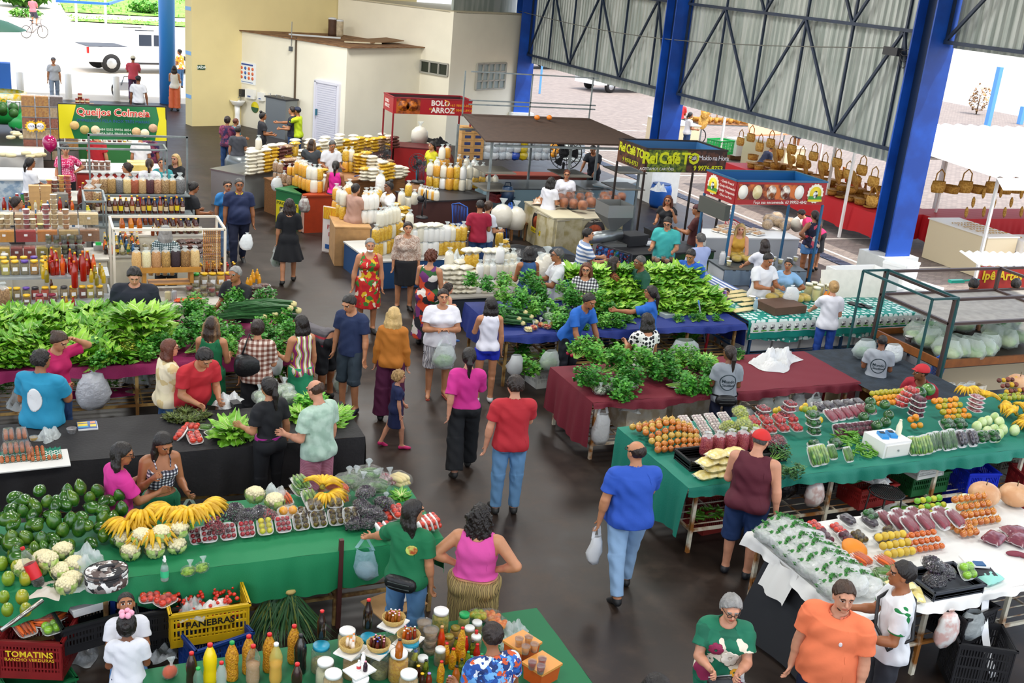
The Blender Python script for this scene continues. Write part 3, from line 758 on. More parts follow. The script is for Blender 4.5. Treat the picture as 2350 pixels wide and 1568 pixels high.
def HRB(name,seed=0,n=90,L=.26,R=.12,cols=('2f7d22','4a9a2c'),stem='7fae4a',leaf=.035,tie=True):
 rr=random.Random(seed);mb=MB();sb=MB()
 for i in RG(n):
  a=rr.uniform(0,6.28);q=R*rr.random()**.5;end=(q*cos(a),L*rr.uniform(.55,1.),max(.01,.05+q*sin(a)*.75+.03))
  if i%5==0:sb.tube([(end[0]*.12,-.0,.03),(end[0]*.5,end[1]*.5,.035+end[2]*.2),end],[.003,.0025,.001],4,False)
  mb.mat=rr.randrange(2)
  for k in RG(3):
   t=rr.uniform(0,6.28);l=leaf*rr.uniform(.7,1.3);u=Vector((cos(t),sin(t),rr.uniform(-.3,.7))).normalized();v=u.cross(Vector((rr.uniform(-1,1),rr.uniform(-1,1),1))).normalized()
   c=Vector(end)+Vector((rr.uniform(-1,1),rr.uniform(-1,1),rr.uniform(-.5,1)))*leaf*.7
   mb._add([TU(c-u*l*.5),TU(c+v*l*.4+u*l*.1),TU(c+u*l*.6+Vector((0,0,-.006))),TU(c-v*l*.4+u*l*.1)],[(0,1,2,3)])
 p=Proto(name);p.part('leaves',mb,M(cols[0],.5,var=.3),M(cols[1],.5,var=.3));p.part('stalks',sb,M(stem,.6))
 if tie:p.part('tie',Lt([(.022,0),(.024,.006),(.022,.012)],10,c=(0,.04,.02)),M('d8b23a',.6))
 return p
def CFw(name,seed=0,r=.085,wrap=True):
 rr=random.Random(seed);p=Proto(name);mb=MB();mb.ball((0,0,r*.75),(r*.86,r*.86,r*.62),14,8)
 for i in RG(60):
  t=i*2.4;q=(i/60)**.5;z=r*.75+r*.62*sqrt(max(0,1-q*q));k=r*.2*rr.uniform(.8,1.2)
  mb.ball((r*.86*q*cos(t),r*.86*q*sin(t),z),k,6,5)
 p.part('curd',mb,M('e9deb4',.75,var=.08,vs=30))
 for i in RG(5):
  th=i*1.2566+rr.uniform(-.2,.2);hh=rr.uniform(.7,1.3)
  m2=MB();m2.grid(lambda a,b:(cos(th+(a-.5)*1.15*(1-.35*b))*r*(.75+.34*sin(b*2)),sin(th+(a-.5)*1.15*(1-.35*b))*r*(.75+.34*sin(b*2)),.004+r*hh*b+.006*sin(12*a+b*8)),5,5)
  p.part('leaf',m2,M('8fb44c',c2='c6d68a',vs=22.))
 if wrap:
  m3=Bl((0,0,r*.72),(r*1.08,r*1.08,r*.78),14,8,.03,seed);p.part('film',m3,FM_)
 return p
def BNH(name,seed=0,n=11,L=.2,r=.019,cols=('e2b21c','edc52a'),rows=2):
 rr=random.Random(seed);p=Proto(name);p.part('crown',Bl((0,0,.05),(.035,.03,.03),8,6),M('8a8420',.7,c2='5b4a18',vs=30.))
 for q in RG(rows):
  for i in RG(n if q==0 else n-2):
   m=n if q==0 else n-2;th=(i/(m-1)-.5)*2.5;l=L*rr.uniform(.88,1.05)
   pts=[];rs=[]
   for k in RG(8):
    t=k/7;ro=.02+l*(t*.98);z=.05+q*.035+.075*sin(PI*t*.95)*(1-.3*q)-.03*t
    pts.append((ro*sin(th)*(1+.02*k),-ro*cos(th),max(r*.6,z)));rs.append(r*(.4,.72,1,1.05,1.05,.95,.62,.2)[k])
   p.part('banana',Tb(pts,rs,7),M(rr.choice(cols),.5,c2='c99a1a',vs=9.))
 return p
def grapes(name,cols,seed=0,n=70,R=.07,r=.012,film=True):
 rr=random.Random(seed);mb=MB()
 for i in RG(n):
  t=i*2.4;q=(i/n);z=.012+R*1.1*(1-q);ro=R*sqrt(max(.02,1-(1-q)**2))*rr.uniform(.75,1.05)
  mb.mat=rr.randrange(len(cols));mb.ball((ro*1.25*cos(t),ro*sin(t),z),r*rr.uniform(.9,1.15),7,5)
 p=Proto(name);p.part('grapes',mb,*[M(c,.25,coat=.3)for c in cols])
 if film:p.part('film',Bl((0,0,R*.6),(R*1.45,R*1.2,R*.72),12,8,.06,seed),FM_)
 return p
def BGD(name,items,R=(.1,.08,.06),seed=0,film=N0,neck=True):
 p=Proto(name);
 for nm,b_,m_ in items:p.part(nm,b_,m_)
 p.part('bag',Bl((0,0,R[2]),(R[0]*1.06,R[1]*1.06,R[2]*1.04),14,9,.05,seed,.8),film or FM_)
 if neck:p.part('bag_neck',Lt([(.012,0),(.01,.02),(.03,.06)],9,c=(R[0]*.3,0,R[2]*1.95),wob=.25,cap=False),HZ)
 return p
def heap(n,R,r,seed,e=1.,k=1.):
 rr=random.Random(seed);mb=MB()
 for i in RG(n):
  v=Vector((rr.gauss(0,1),rr.gauss(0,1),rr.gauss(0,1))).normalized()*rr.random()**.2
  mb.ball((v.x*(R[0]-r),v.y*(R[1]-r),R[2]+v.z*(R[2]-r)),(r*k,r,r),7,5,.03,i,e)
 return mb
 # crates, boxes, furniture
def crate(name,mat,w=.55,d=.36,h=.31,text=N0,tcol='e8c32a',solid=False,size=.06,sub=N0,rim=N0):
 p=Proto(name);t=.012;mb=MB()
 mb.box((0,0,.01),(w,d,.02))
 nb=0
 for z,hh in((h-.03,.06),(h*.52,.022),(.045,.05),(h*.28,.014),(h*.74,.014)):
  for s in(-1,1):
   mb.box((0,s*(d/2-t/2),z),(w,t,hh));mb.box((s*(w/2-t/2),0,z),(t,d,hh))
 for s in(-1,1):
  for i in RG(19):
   x=(i/18-.5)*(w-.02);mb.box((x,s*(d/2-t/2),h/2),(.013 if i%9 else .03,t*.8,h*.98))
  for i in RG(13):
   y=(i/12-.5)*(d-.02);mb.box((s*(w/2-t/2),y,h/2),(t*.8,.013 if i%6 else .03,h*.98))
  mb.box((0,s*(d/2+.006),h-.012),(w+.03,.02,.024));mb.box((s*(w/2+.006),0,h-.012),(.02,d+.03,.024))
 p.part('shell',mb,mat)
 if text:
  mb=Bx((0,-d/2-.004,h*.62),(w*.5,.008,h*.3));p.part('name_plate',mb,mat)
  me=TM_(text,size,M(tcol,.5),.001,bold=.002)
  p.parts.append(('lettering',me,N0,N0,(0,-d/2-.0095,h*(.62 if not sub else .66)),(PI/2,0,0)))
  if sub:p.parts.append(('lettering',TM_(sub,size*.55,M(tcol,.5),.001),N0,N0,(0,-d/2-.0095,h*.52),(PI/2,0,0)))
 return p
def FX(name,w=.5,d=.38,h=.36,lid=True,mat=N0,open_=False):
 p=Proto(name);mat=mat or FOAM;mb=MB();t=.03
 if open_:
  mb.box((0,0,.015),(w*.94,d*.94,.03))
  for s in(-1,1):mb.box((0,s*(d/2-t/2),h/2),(w,t,h));mb.box((s*(w/2-t/2),0,h/2),(t,d-.06,h))
 else:mb.box((0,0,h*.43),(w,d,h*.86),taper=.94)
 p.part('box',mb,mat)
 if lid:p.part('lid',Bx((0,0,h*.93),(w+.012,d+.012,h*.13)),mat)
 return p
def TBL(u0,u1,v0,v1,z,Lb,legs=N0,shelf=N0,mat=RUST,top=WOOD,Gp=N0,wires=True,legm=N0):
 t=ob('market_table',N0,loc=((u0+u1)/2,(v0+v1)/2,0),Lb=Lb,cat='table',Gp=Gp)
 cx,cy=(u0+u1)/2,(v0+v1)/2
 ob('table_top',Bx((0,0,z-.02),(u1-u0,v1-v0,.03)).Q_(top),t)
 mb=MB()
 for y in(v0+.03-cy,v1-.03-cy):mb.box((0,y,z-.055),(u1-u0,.035,.04))
 for x in(u0+.02-cx,u1-.02-cx):mb.box((x,0,z-.055),(.035,v1-v0,.04))
 ob('top_rail',mb.Q_(mat),t)
 L=legs or[u0+.04,u1-.04]
 for x in L:
  for y in(v0+.04,v1-.04):ob('leg',Bx((x-cx,y-cy,(z-.06)/2),(.04,.04,z-.06)).Q_(legm or mat),t)
 if shelf:
  mb=MB()
  for y in(v0+.04-cy,v1-.04-cy):mb.box((0,y,shelf),(L[-1]-L[0],.03,.03))
  for x in L:mb.box((x-cx,0,shelf),(.03,v1-v0-.08,.03))
  if wires:
   n=max(3,int((v1-v0)/.13))
   for i in RG(1,n):mb.bar((L[0]-cx,v0-cy+(v1-v0)*i/n,shelf+.012),(L[-1]-cx,v0-cy+(v1-v0)*i/n,shelf+.012),.01)
   for i in RG(1,int((L[-1]-L[0])/.5)):mb.box((L[0]-cx+i*.5,0,shelf-.005),(.02,v1-v0-.08,.02))
  ob('shelf_rack',mb.Q_(mat),t)
 return t
def CLO(name,u0,u1,v0,v1,z,mat,Lb,f=.35,l=0.,r=0.,bk=0.,amp=.02,hem=.03,seed=0,cat='tablecloth',lift=.006,sag=N0,fh=N0):
 rr=random.Random(seed);p1,p2,p3=rr.uniform(0,6),rr.uniform(0,6),rr.uniform(0,6)
 mb=MB();nu=max(20,int((u1-u0)/.05));cx,cy=(u0+u1)/2,(v0+v1)/2
 def top(a,b):
  x=u0+(u1-u0)*a;y=v0+(v1-v0)*b
  return(x-cx,y-cy,z+lift+.004*sin(x*9+y*5+p1)*sin(y*11+p2))
 mb.grid(top,nu,14)
 def hang(p,q,out,drop,n):
  if drop<=0:return
  L=hypot(q[0]-p[0],q[1]-p[1])
  def fn(a,b):
   x=p[0]+(q[0]-p[0])*a;y=p[1]+(q[1]-p[1])*a;s=a*L
   dr=(fh(a)if fh and out[1]<0 else drop)+hem*sin(s*4.1+p3)*b
   w=amp*b*(sin(s*13+p1)+.7*sin(s*29+p2)+.8*sin(s*5+p3))+.012*sin(PI*min(1,b*3)*.5)+.03*b
   return(x+out[0]*w-cx,y+out[1]*w-cy,z+lift-dr*b)
  mb.grid(fn,n,10)
 hang((u0,v0),(u1,v0),(0,-1),f,nu*2);hang((u1,v0),(u1,v1),(1,0),r,40);hang((u0,v1),(u0,v0),(-1,0),l,40);hang((u1,v1),(u0,v1),(0,1),bk,nu)
 return ob(name,mb.Q_(mat),loc=(cx,cy,0),Lb=Lb,cat=cat)
def CTR(name,u0,u1,v0,v1,z,body,topm,Lb,cat='counter',over=.03,panels=0,open_back=False):
 t=ob(name,N0,loc=((u0+u1)/2,(v0+v1)/2,0),Lb=Lb,cat=cat)
 ob('cabinet',Bx((0,0,(z-.03)/2),(u1-u0,v1-v0,z-.03)).Q_(body),t)
 ob('worktop',Bx((0,0,z-.015),(u1-u0+2*over,v1-v0+2*over,.03)).Q_(topm),t)
 for i in RG(panels):
  w=(u1-u0)/panels;ob('panel',Bx((u0-(u0+u1)/2+w*(i+.5),-(v1-v0)/2-.008,z*.48),(w-.05,.016,z*.8)).Q_(body),t)
 return t
def FST(name,u0,u1,v0,v1,z0,z1,mat,Lb,w=.03,mid=(),cat='frame'):
 t=ob(name,N0,loc=((u0+u1)/2,(v0+v1)/2,0),Lb=Lb,cat=cat);cx,cy=(u0+u1)/2,(v0+v1)/2
 for x in(u0,u1):
  for y in(v0,v1):ob('post',Bx((x-cx,y-cy,(z0+z1)/2),(w,w,z1-z0)).Q_(mat),t)
 for z in(z1,)+TU(mid):
  for x in(u0,u1):ob('rail',Bx((x-cx,0,z),(w,v1-v0,w)).Q_(mat),t)
  for y in(v0,v1):ob('rail',Bx((0,y-cy,z),(u1-u0,w,w)).Q_(mat),t)
 return t
def at(px,py,z,**k):return TU(G(px,py,z))
# light
world=bpy.data.worlds.new('sky');SC.world=world;world.use_nodes=True
_n=world.node_tree.nodes;_bg=_n['Background']
_sky=_n.new('ShaderNodeTexSky');_sky.sky_type='NISHITA';_sky.sun_disc=False;_sky.sun_elevation=radians(62);_sky.sun_rotation=radians(200);_sky.dust_density=3.;_sky.ozone_density=.6
_mx=_n.new('ShaderNodeMixRGB');_mx.inputs[0].default_value=.55;_mx.inputs[2].default_value=(3.2,3.3,3.5,1)
world.node_tree.links.new(_sky.outputs[0],_mx.inputs[1]);world.node_tree.links.new(_mx.outputs[0],_bg.inputs[0]);_bg.inputs[1].default_value=SKY
sun=bpy.data.lights.new('sun','SUN');sun.energy=SUN;sun.angle=.02;sun.color=(1,.95,.86)
so=bpy.data.objects.new('sun',sun);COL.objects.link(so);so.rotation_euler=Vector((-.35,.22,-1)).to_track_quat('-Z','Y').to_euler()
for(x,y)in((-1,4),(5,4),(10.5,4),(-1,12.5),(5,12.5),(11,12.5),(-1,21),(5,21),(11,21),(1,30),(8,29)):  # unseen area lights added under the ceiling for soft fill, stronger towards the back
 l=bpy.data.lights.new('hall_lamp','AREA');l.shape='DISK';l.size=2.4;l.energy=FILL*(.5 if y<14 else(.85 if y<25 else 1.5));l.color=(1,.985,.95)
 o=bpy.data.objects.new('hall_lamp',l);COL.objects.link(o);o.location=(x,y,8.1)
SC.view_settings.view_transform='Standard';SC.view_settings.look='None';SC.view_settings.exposure=EXPO;SC.view_settings.gamma=1
SC.cycles.max_bounces=6;SC.cycles.diffuse_bounces=3;SC.cycles.glossy_bounces=2;SC.cycles.transmission_bounces=3;SC.cycles.transparent_max_bounces=12
SC.cycles.caustics_reflective=False;SC.cycles.caustics_refractive=False;SC.cycles.use_denoising=True
SC.cycles.sample_clamp_indirect=4
# ground and floor
FLOORM=bpy.data.materials.new('worn_concrete');FLOORM.use_nodes=True
def _floor():
 nt=FLOORM.node_tree;N=nt.nodes;L=nt.links;b=N['Principled BSDF']
 tc=N.new('ShaderNodeTexCoord')
 n1=N.new('ShaderNodeTexNoise');n1.inputs['Scale'].default_value=.35;n1.inputs['Detail'].default_value=6;n1.inputs['Roughness'].default_value=.65
 n2=N.new('ShaderNodeTexNoise');n2.inputs['Scale'].default_value=2.6;n2.inputs['Detail'].default_value=8;n2.inputs['Roughness'].default_value=.7
 for n in(n1,n2):L.new(tc.outputs['Object'],n.inputs['Vector'])
 mx=N.new('ShaderNodeMixRGB');mx.blend_type='MIX';mx.inputs[0].default_value=.5;L.new(n1.outputs['Fac'],mx.inputs[1]);L.new(n2.outputs['Fac'],mx.inputs[2])
 r=N.new('ShaderNodeValToRGB');e=r.color_ramp.elements
 e[0].position=.36;e[0].color=lin('17100c');e[1].position=.66;e[1].color=lin('43352b')
 m=r.color_ramp.elements.new(.5);m.color=lin('281d17')
 L.new(mx.outputs[0],r.inputs['Fac'])
 br=N.new('ShaderNodeTexBrick');br.inputs['Scale'].default_value=1;br.inputs['Mortar Size'].default_value=.006;br.inputs['Brick Width'].default_value=3.3;br.inputs['Row Height'].default_value=3.3;br.offset=0
 br.inputs['Color1'].default_value=br.inputs['Color2'].default_value=(1,1,1,1);br.inputs['Mortar'].default_value=(.62,.62,.62,1)
 L.new(tc.outputs['Object'],br.inputs['Vector'])
 ml=N.new('ShaderNodeMixRGB');ml.blend_type='MULTIPLY';ml.inputs[0].default_value=1;L.new(r.outputs['Color'],ml.inputs[1]);L.new(br.outputs['Color'],ml.inputs[2])
 L.new(ml.outputs[0],b.inputs['Base Color'])
 rr=N.new('ShaderNodeMapRange');rr.inputs[3].default_value=.34;rr.inputs[4].default_value=.6;L.new(n2.outputs['Fac'],rr.inputs[0]);L.new(rr.outputs[0],b.inputs['Roughness'])
 b.inputs['Specular IOR Level'].default_value=.45
_floor()
STR('floor',Bx((2.3,18.5,-.06),(29,49,.12)),FLOORM)
PAVE=bpy.data.materials.new('block_paving');PAVE.use_nodes=True
def _pave():
 nt=PAVE.node_tree;N=nt.nodes;L=nt.links;b=N['Principled BSDF'];tc=N.new('ShaderNodeTexCoord')
 br=N.new('ShaderNodeTexBrick');br.inputs['Scale'].default_value=1;br.inputs['Brick Width'].default_value=.22;br.inputs['Row Height'].default_value=.11;br.inputs['Mortar Size'].default_value=.008
 br.inputs['Color1'].default_value=lin('8c8078');br.inputs['Color2'].default_value=lin('776c66');br.inputs['Mortar'].default_value=lin('5c544f')
 L.new(tc.outputs['Object'],br.inputs['Vector']);L.new(br.outputs['Color'],b.inputs['Base Color']);b.inputs['Roughness'].default_value=.85
_pave()
mb=Bx((36.8,25,-.07),(40,110,.12));STR('pavement_side',mb,PAVE)
STR('road',Bx((-10,84,-.1),(54,82,.12)),M('c9bfae',.9,var=.06,vs=.4))
STR('yard',Bx((-37,20,-.09),(50,90,.12)),M('b8ad9c',.9,var=.08))
mb=MB()
for v in(19.4,22.2,26.2,30.5,35,40):mb.box((21,v,-.0075),(6.6,.09,.005),0)
for u in(17.95,24.4):mb.box((u,29,-.0075),(.09,26,.005))
STR('pavement_marking',mb,M('d9d2c6',.8))
def drain():
 mb=MB();mb.box((17.45,24,.0),(.34,24,.03));mb.mat=1
 for i in RG(200):mb.box((17.45,12.1+i*.12,.016),(.26,.05,.012))
 return mb
STR('trim_drain',drain(),M('3a4358'),M('23283a',.4))
GR=M('5c9a30',.9,c2='8cb84e',vs=1.5)
def grass(name,pts,h,n,Lb):
 us=[p[0]for p in pts];vs=[p[1]for p in pts];mb=MB();mb._add([(x,y,.03)for x,y in pts],[TU(RG(len(pts)))])
 rr=random.Random(3)
 for i in RG(n):
  x,y=rr.uniform(min(us),max(us)),rr.uniform(min(vs),max(vs));t=rr.uniform(0,6.3);w=rr.uniform(.05,.12);hh=h*rr.uniform(.5,1.2)
  mb._add([(x-w*cos(t),y-w*sin(t),.02),(x+w*cos(t),y+w*sin(t),.02),(x+.1*sin(t*3),y,hh)],[(0,1,2)])
 ob(name,mb.Q_(GR),Lb=Lb,cat='grass',kind='stuff')
P2=lambda*q:[TU(G(x,y)[:2])for x,y in q]
grass('grass',P2((150,28),(440,42),(470,-25),(120,-25)),.25,900,'green grass verge across street>pickup')
grass('grass',P2((160,48),(430,62),(430,52),(170,43)),.12,200,'thin strip of grass along street kerb')
def SHb(px,py,w,h,Lb,n=500,z0=0,col=('4f8f2e','79b04a'),name='shrub'):
 p=G(px,py);rr=random.Random(int(px));mb=MB()
 for i in RG(n):
  v=Vector((rr.gauss(0,1),rr.gauss(0,1),rr.gauss(0,1))).normalized();c=Vector((v.x*w/2,v.y*w/2,h*.55+v.z*h*.45))*rr.uniform(.7,1);t=Vector((rr.uniform(-1,1),rr.uniform(-1,1),rr.uniform(-.4,1))).normalized();q=t.cross(Vector((0,0,1))).normalized();l=w*rr.uniform(.05,.11);mb.mat=rr.randrange(2)
  mb._add([TU(c-t*l),TU(c+q*l*.6),TU(c+t*l),TU(c-q*l*.6)],[(0,1,2,3)])
 o=ob(name,N0,loc=(p[0],p[1],z0),Lb=Lb,cat='plant')
 ob('foliage',mb.Q_(M(col[0],.6,var=.2),M(col[1],.6,var=.2)),o);ob('stem',Tb([(0,0,0),(.02,0,h*.6)],[w*.04,w*.02],6).Q_(M('5a4630',.9)),o)
SHb(55,15,4.2,2.2,'leafy green bush across street>cyclist',900)
SHb(335,30,2.6,1.,'low green tuft on verge above pickup roof',400)
SHb(60,38,2.2,.5,'small weeds on pavement by cyclist',200)
SHb(1605,440-60,.5,.3,'weeds growing at edge of outdoor paving',60)
SHb(2185,165,1.6,1.6,'small green tree beyond blue posts outside',300,col=('7fae4f','a8c878'))
SHb(2240,262,1.2,1.9,'brown dry shrub by pale blue outdoor post',300,col=('8a6a4a','b08a5a'))
# roof, trussed side wall, columns
STR('ceiling',Bx((2.3,18,8.9),(30,50,.1)),M('b9bcb8',.6))
SHEET=M('b7bcb6',.42,metal=.25,c2='9aa39c',vs=2.4,Sr=(1,3,.25))
def corrugated(u,v0,v1,z0,z1,name,pitch=.19):
 mb=MB();n=int((v1-v0)/pitch);q=[]
 for i in RG(n):
  for a,b in((0,0),(.35,0),(.5,.045),(.85,.045)):q.append((v0+(i+a)*pitch,b))
 vs=[(u+b,v,z)for v,b in q for z in(z0,z1)];vs2=[(x+.003,y,z)for x,y,z in vs]
 mb._add(vs,[(2*i,2*i+1,2*i+3,2*i+2)for i in RG(len(q)-1)])
 return STR(name,mb,SHEET)
corrugated(16.45,17.45,37.2,2.76,8.85,'wall_side_sheet')
corrugated(16.45,8.,17.0,5.2,8.85,'wall_side_sheet_far')
STEELB=M('16273f',.45,var=.25,vs=3);BLUE=M('1450b4',.45,c2='0d3f96',vs=1.2);NAVY=M('0b2546',.45)
def truss(name,v0,nodes,z0,z1,Lb,u=16.27,posts=()):
 t=ob(name,N0,loc=(u,v0,0),kind='structure')
 for z in(z0,z1):ob('chord',Ba((0,nodes[0]-v0,z),(0,nodes[-1]-v0,z),.07,.07).Q_(STEELB),t)
 for i in RG(len(nodes)-1):
  a,b=nodes[i]-v0,nodes[i+1]-v0
  ob('diagonal',Ba((0,a,z0 if i%2==0 else z1),(0,b,z1 if i%2==0 else z0),.05,.06).Q_(STEELB),t)
  ob('diagonal',Ba((0,a,z1 if i%2==0 else 2*z1-z0),(0,b,2*z1-z0 if i%2==0 else z1),.05,.06).Q_(STEELB),t)
 for a in nodes:ob('vertical',Ba((.04,a-v0,z0),(.04,a-v0,8.8),.05).Q_(STEELB),t)
truss('beam_truss',27.0,[26.35,24.6,22.9,21.3,19.67,18.05,17.3],3.06,5.43,'')
truss('beam_truss',37.0,[36.7,35.0,33.3,31.5,29.8,28.0,27.0],3.06,5.43,'')
truss('beam_truss',17.0,[16.9,15.0,13.3,11.6,9.9],5.3,7.4,'')
def pillar(name,v,w=.5,d=.42,base=True,u=16.25,z1=8.8,zb=1.):
 t=ob(name,N0,loc=(u,v,0),kind='structure')
 mb=MB();mb.box((-.02,0,(z1+zb)/2),(w*.2,d,z1-zb));mb.mat=1
 for s in(-1,1):mb.box((0,s*d/2,(z1+zb)/2),(w,.035,z1-zb))
 mb.box((w/2-.02,0,(z1+zb)/2),(.04,d,z1-zb))
 ob('shaft',mb.Q_(NAVY,BLUE),t)
 ob('base',Bx((0,0,zb/2),(w+.28,d+.28,zb)).Q_(M('d9dcda',.6,var=.05)),t)
pillar('column_near',17.2,.62,.5);pillar('column_middle',26.7,.62,.5);pillar('column_far',37.0,.62,.5)
t=ob('column_left',N0,loc=TU(G(385,237)),kind='structure');ob('shaft',Lt([(.29,0),(.29,7)],20).Q_(M('3c8fe6',.4)),t)
t=ob('junction_box',N0,loc=(16.05,18.05,5.0),Lb='dark junction box with loose cables on truss of metal wall',cat='junction box')
ob('box',Bx((0,0,0),(.12,.42,.16)).Q_(DM),t)
for k in RG(4):ob('cable',Tb([(0,-.2-.4*i/6,.02-.12*k*sin(PI*i/6)+.1*i/6)for i in RG(7)],.008,5).Q_(DM),t)
c0=GU(1190,25,16.0);c1=(16.0,18.2,5.05)
ob('cable',Tb([TU(NA(c0)*(1-t)+NA(c1)*t-NA([0,0,.35*sin(PI*t)]))for t in np.linspace(0,1,24)],.012,5).Q_(M('6a6a62',.6)),Lb='long sagging cable strung along corrugated metal wall',cat='cable')
# plastered rooms at the back
PLAST=M('e6d59c',.75,var=.04,vs=1.);PLASTW=M('eee8d4',.75,var=.05,vs=.8)
E1=Vector((.845,.535,0));E2=Vector((.535,-.845,0))
def walls(name,pts,z0,z1,m,th=.14):
 mb=MB()
 for(a,b)in zip(pts,pts[1:]):
  a=Vector((a[0],a[1],0));b=Vector((b[0],b[1],0));d=(b-a).normalized();n=Vector((-d.y,d.x,0))*th
  mb._add([(p.x,p.y,z)for z in(z0,z1)for p in(a,b,b+n,a+n)],[(3,2,1,0),(4,5,6,7),(0,1,5,4),(1,2,6,5),(2,3,7,6),(3,0,4,7)])
 return STR(name,mb,m)
YW0=G(441,290);YW1=NA([YW0[0]+8.4,YW0[1]+2.6,0])
walls('wall_back',[YW0[:2],YW1[:2]],0,8.8,PLAST,.5)
ye=MB();
for z in(.95,2.35,3.75):ye.box((0,0,z),(.012,.4,.12))
o=STR('trim_wall_end',ye,M('7fb4ea',.6));o.location=(YW0[0]-.08,YW0[1]+.24,0);o.rotation_euler=(0,0,.3)
KB=Vector((6.43,38.4,0));KC=Vector((9.0,34.05,0));KR=KC+E1*3.75;KL=KB
walls('wall_kiosk',[KB[:2],KC[:2],KR[:2]],0,3.12,PLASTW,.14)
TC=Vector((12.72,34.9,0));TR=Vector((16.2,37.1,0));TL=Vector((10.0,39.3,0))
walls('wall_tower',[TL[:2],TC[:2],TR[:2]],0,4.39,PLASTW,.14)
walls('wall_tower_upper',[(TC+Vector((.2,.6,0)))[:2],(TR+Vector((.0,.6,0)))[:2]],4.39,8.8,SHEET,.1)
STR('ledge_tower',MB().prism([TL[:2],TC[:2],TR[:2],(16.2,41)],4.36,4.42),M('c9bfa2',.8))
kr=ob('roof_kiosk',N0,kind='structure')
q=[KB+E2*-.1-E1*.1,KC+E2*.18-E1*.05,KR+E2*.15+E1*.1,KR-E2*5.2]
ob('sheet',MB().prism([TU(p[:2])for p in q],3.13,3.16).Q_(M('6e4a30',.8,c2='8f6a48',vs=4.)),kr)
o=ob('board',Bx((0,0,0),(1.6,.8,.03),.55).Q_(M('8a6a4c',.8)),loc=TU(KC+E1*2.6-E2*1.0+Vector((0,0,3.25))),rot=(.04,-.03,0),Lb='brown board on rusty roof of white kiosk',cat='board')
ob('plank',Bx((0,0,0),(1.3,.1,.04),.2).Q_(M('cfc4a8',.8)),loc=TU(KC+E1*1.6-E2*.8+Vector((0,0,3.2))),Lb='pale plank on rusty kiosk roof',cat='plank')
ob('pipe',Ba((-.8,.2,0),(.8,-.3,.02),.05).Q_(M('b8bcbc',.6)),loc=TU(KB+E2*2.6+E1*.9+Vector((0,0,3.22))),Lb='grey pipe on rusty kiosk roof',cat='pipe')
for k,(c,h,lb)in EN((('4a3020',.55,'dark brown drum on kiosk roof'),('b9a98c',.5,'pale stained drum by brown drum on kiosk roof'))):
 p=GV(762+k*16,82,38.2);t=ob('drum',N0,loc=(p[0],p[1],3.16),Lb=lb,cat='drum');ob('body',Lt([(.14,0),(.145,.1),(.14,h*.5),(.145,h-.05),(.14,h)],14).Q_(M(c,.7,var=.25)),t);ob('lid',Bl((0,0,h+.02),(.15,.15,.05),12,6,.1).Q_(M('d8dadc')),t)
def on_wall(a,d,s,z,out=.0):
 n=Vector((d.y,-d.x,0));return a+d*s+n*out+Vector((0,0,z))
Ed=(KC-KB).normalized();ang=atan2(Ed.y,Ed.x)
def find(px,py,a=KB,d=Ed):
 q=ray(px,py);n=Vector((d.y,-d.x,0));t=(a-Vector(EYE)).dot(n)/Vector(q).dot(n);p=Vector(EYE)+Vector(q)*t
 return(p-a).dot(d),p.z
sa,za=find(729,187);sb,_=find(779,195)
W=sb-sa;t=ob('door_1',N0,loc=TU(on_wall(KB,Ed,(sa+sb)/2,0,.02)),rz=ang,kind='structure')
mb=MB();mb.box((0,0,za/2),(W,.05,za));mb.mat=0
for i in RG(int(za/.07)):mb.box((0,-.03,.05+i*.07),(W-.16,.03,.05))
ob('door_leaf',mb.Q_(M('d4d4e0')),t)
mb=MB()
for x in(-W/2-.03,W/2+.03):mb.box((x,-.02,za/2),(.09,.1,za+.06))
mb.box((0,-.02,za+.02),(W+.12,.1,.08));ob('door_frame',mb.Q_(M('dcdce6')),t)
ob('door_handle',Bx((-W/2+.09,-.09,1.0),(.04,.06,.2)).Q_(M('2a6a80',.4)),t)
def PL_(name,px0,py0,px1,py1,m,Lb,cat,a=KB,d=Ed,th=.02,parts=N0,kind=N0):
 s0,z1=find(px0,py0,a,d);s1,z0=find(px1,py1,a,d);w,h=s1-s0,z1-z0;ag=atan2(d.y,d.x)
 o=ob(name,N0,loc=TU(on_wall(a,d,(s0+s1)/2,(z0+z1)/2,.004)),rz=ag,Lb=Lb,cat=cat,kind=kind)
 ob('panel',Bx((0,-th/2,0),(w,th,h)).Q_(m),o)
 return o,w,h
o,w,h=PL_('poster',550,140,587,196,M('eef3f8'),'white hand washing poster with small orange figures on kiosk wall','poster')
ob('heading',Bx((0,-.024,h*.4),(w*.7,.006,h*.07)).Q_(M('2a4a9a')),o)
for i in RG(12):ob('pictogram',Lt([(.001,0),(w*.07,0),(w*.07,.006),(.001,.006)],8).Q_(M('e0714a' if i%4!=1 else '3b70c0',.5)),o,(w*(-.33+.22*(i%4)),-.02,h*(.22-.22*(i//4))),rot=(PI/2,0,0))
ob('footer',Bx((0,-.023,-h*.42),(w*.7,.004,h*.03)).Q_(M('6a8ac0')),o)
SD=Vector(TU(YW1-YW0)).normalized();A0=Vector(TU(YW0))
o,w,h=PL_('exit_sign',453,149,470,160,M('1d4a34'),'small green exit sign reading SAIDA on{wall','sign',A0,SD)
TN_(o,'SAÍDA',h*.75,M('e8f0e8'),(0,-.022,0),(PI/2,0,0),bold=.004)
for(a,b_,c,d_,lb,m_)in((555,204,562,222,'black soap dispenser bracket by poster on kiosk',DM),(569,203,588,228,'white paper towel dispenser under poster',WT),(597,211,609,232,'white soap dispenser by paper towel dispenser',WT)):
 o,w,h=PL_('dispenser',a,b_,c,d_,m_,lb,'dispenser',th=.12);ob('lever',Bx((0,-.13,-h*.25),(w*.3,.03,h*.12)).Q_(M('3a5a9a' if m_ is WT else '555555',.4)),o)
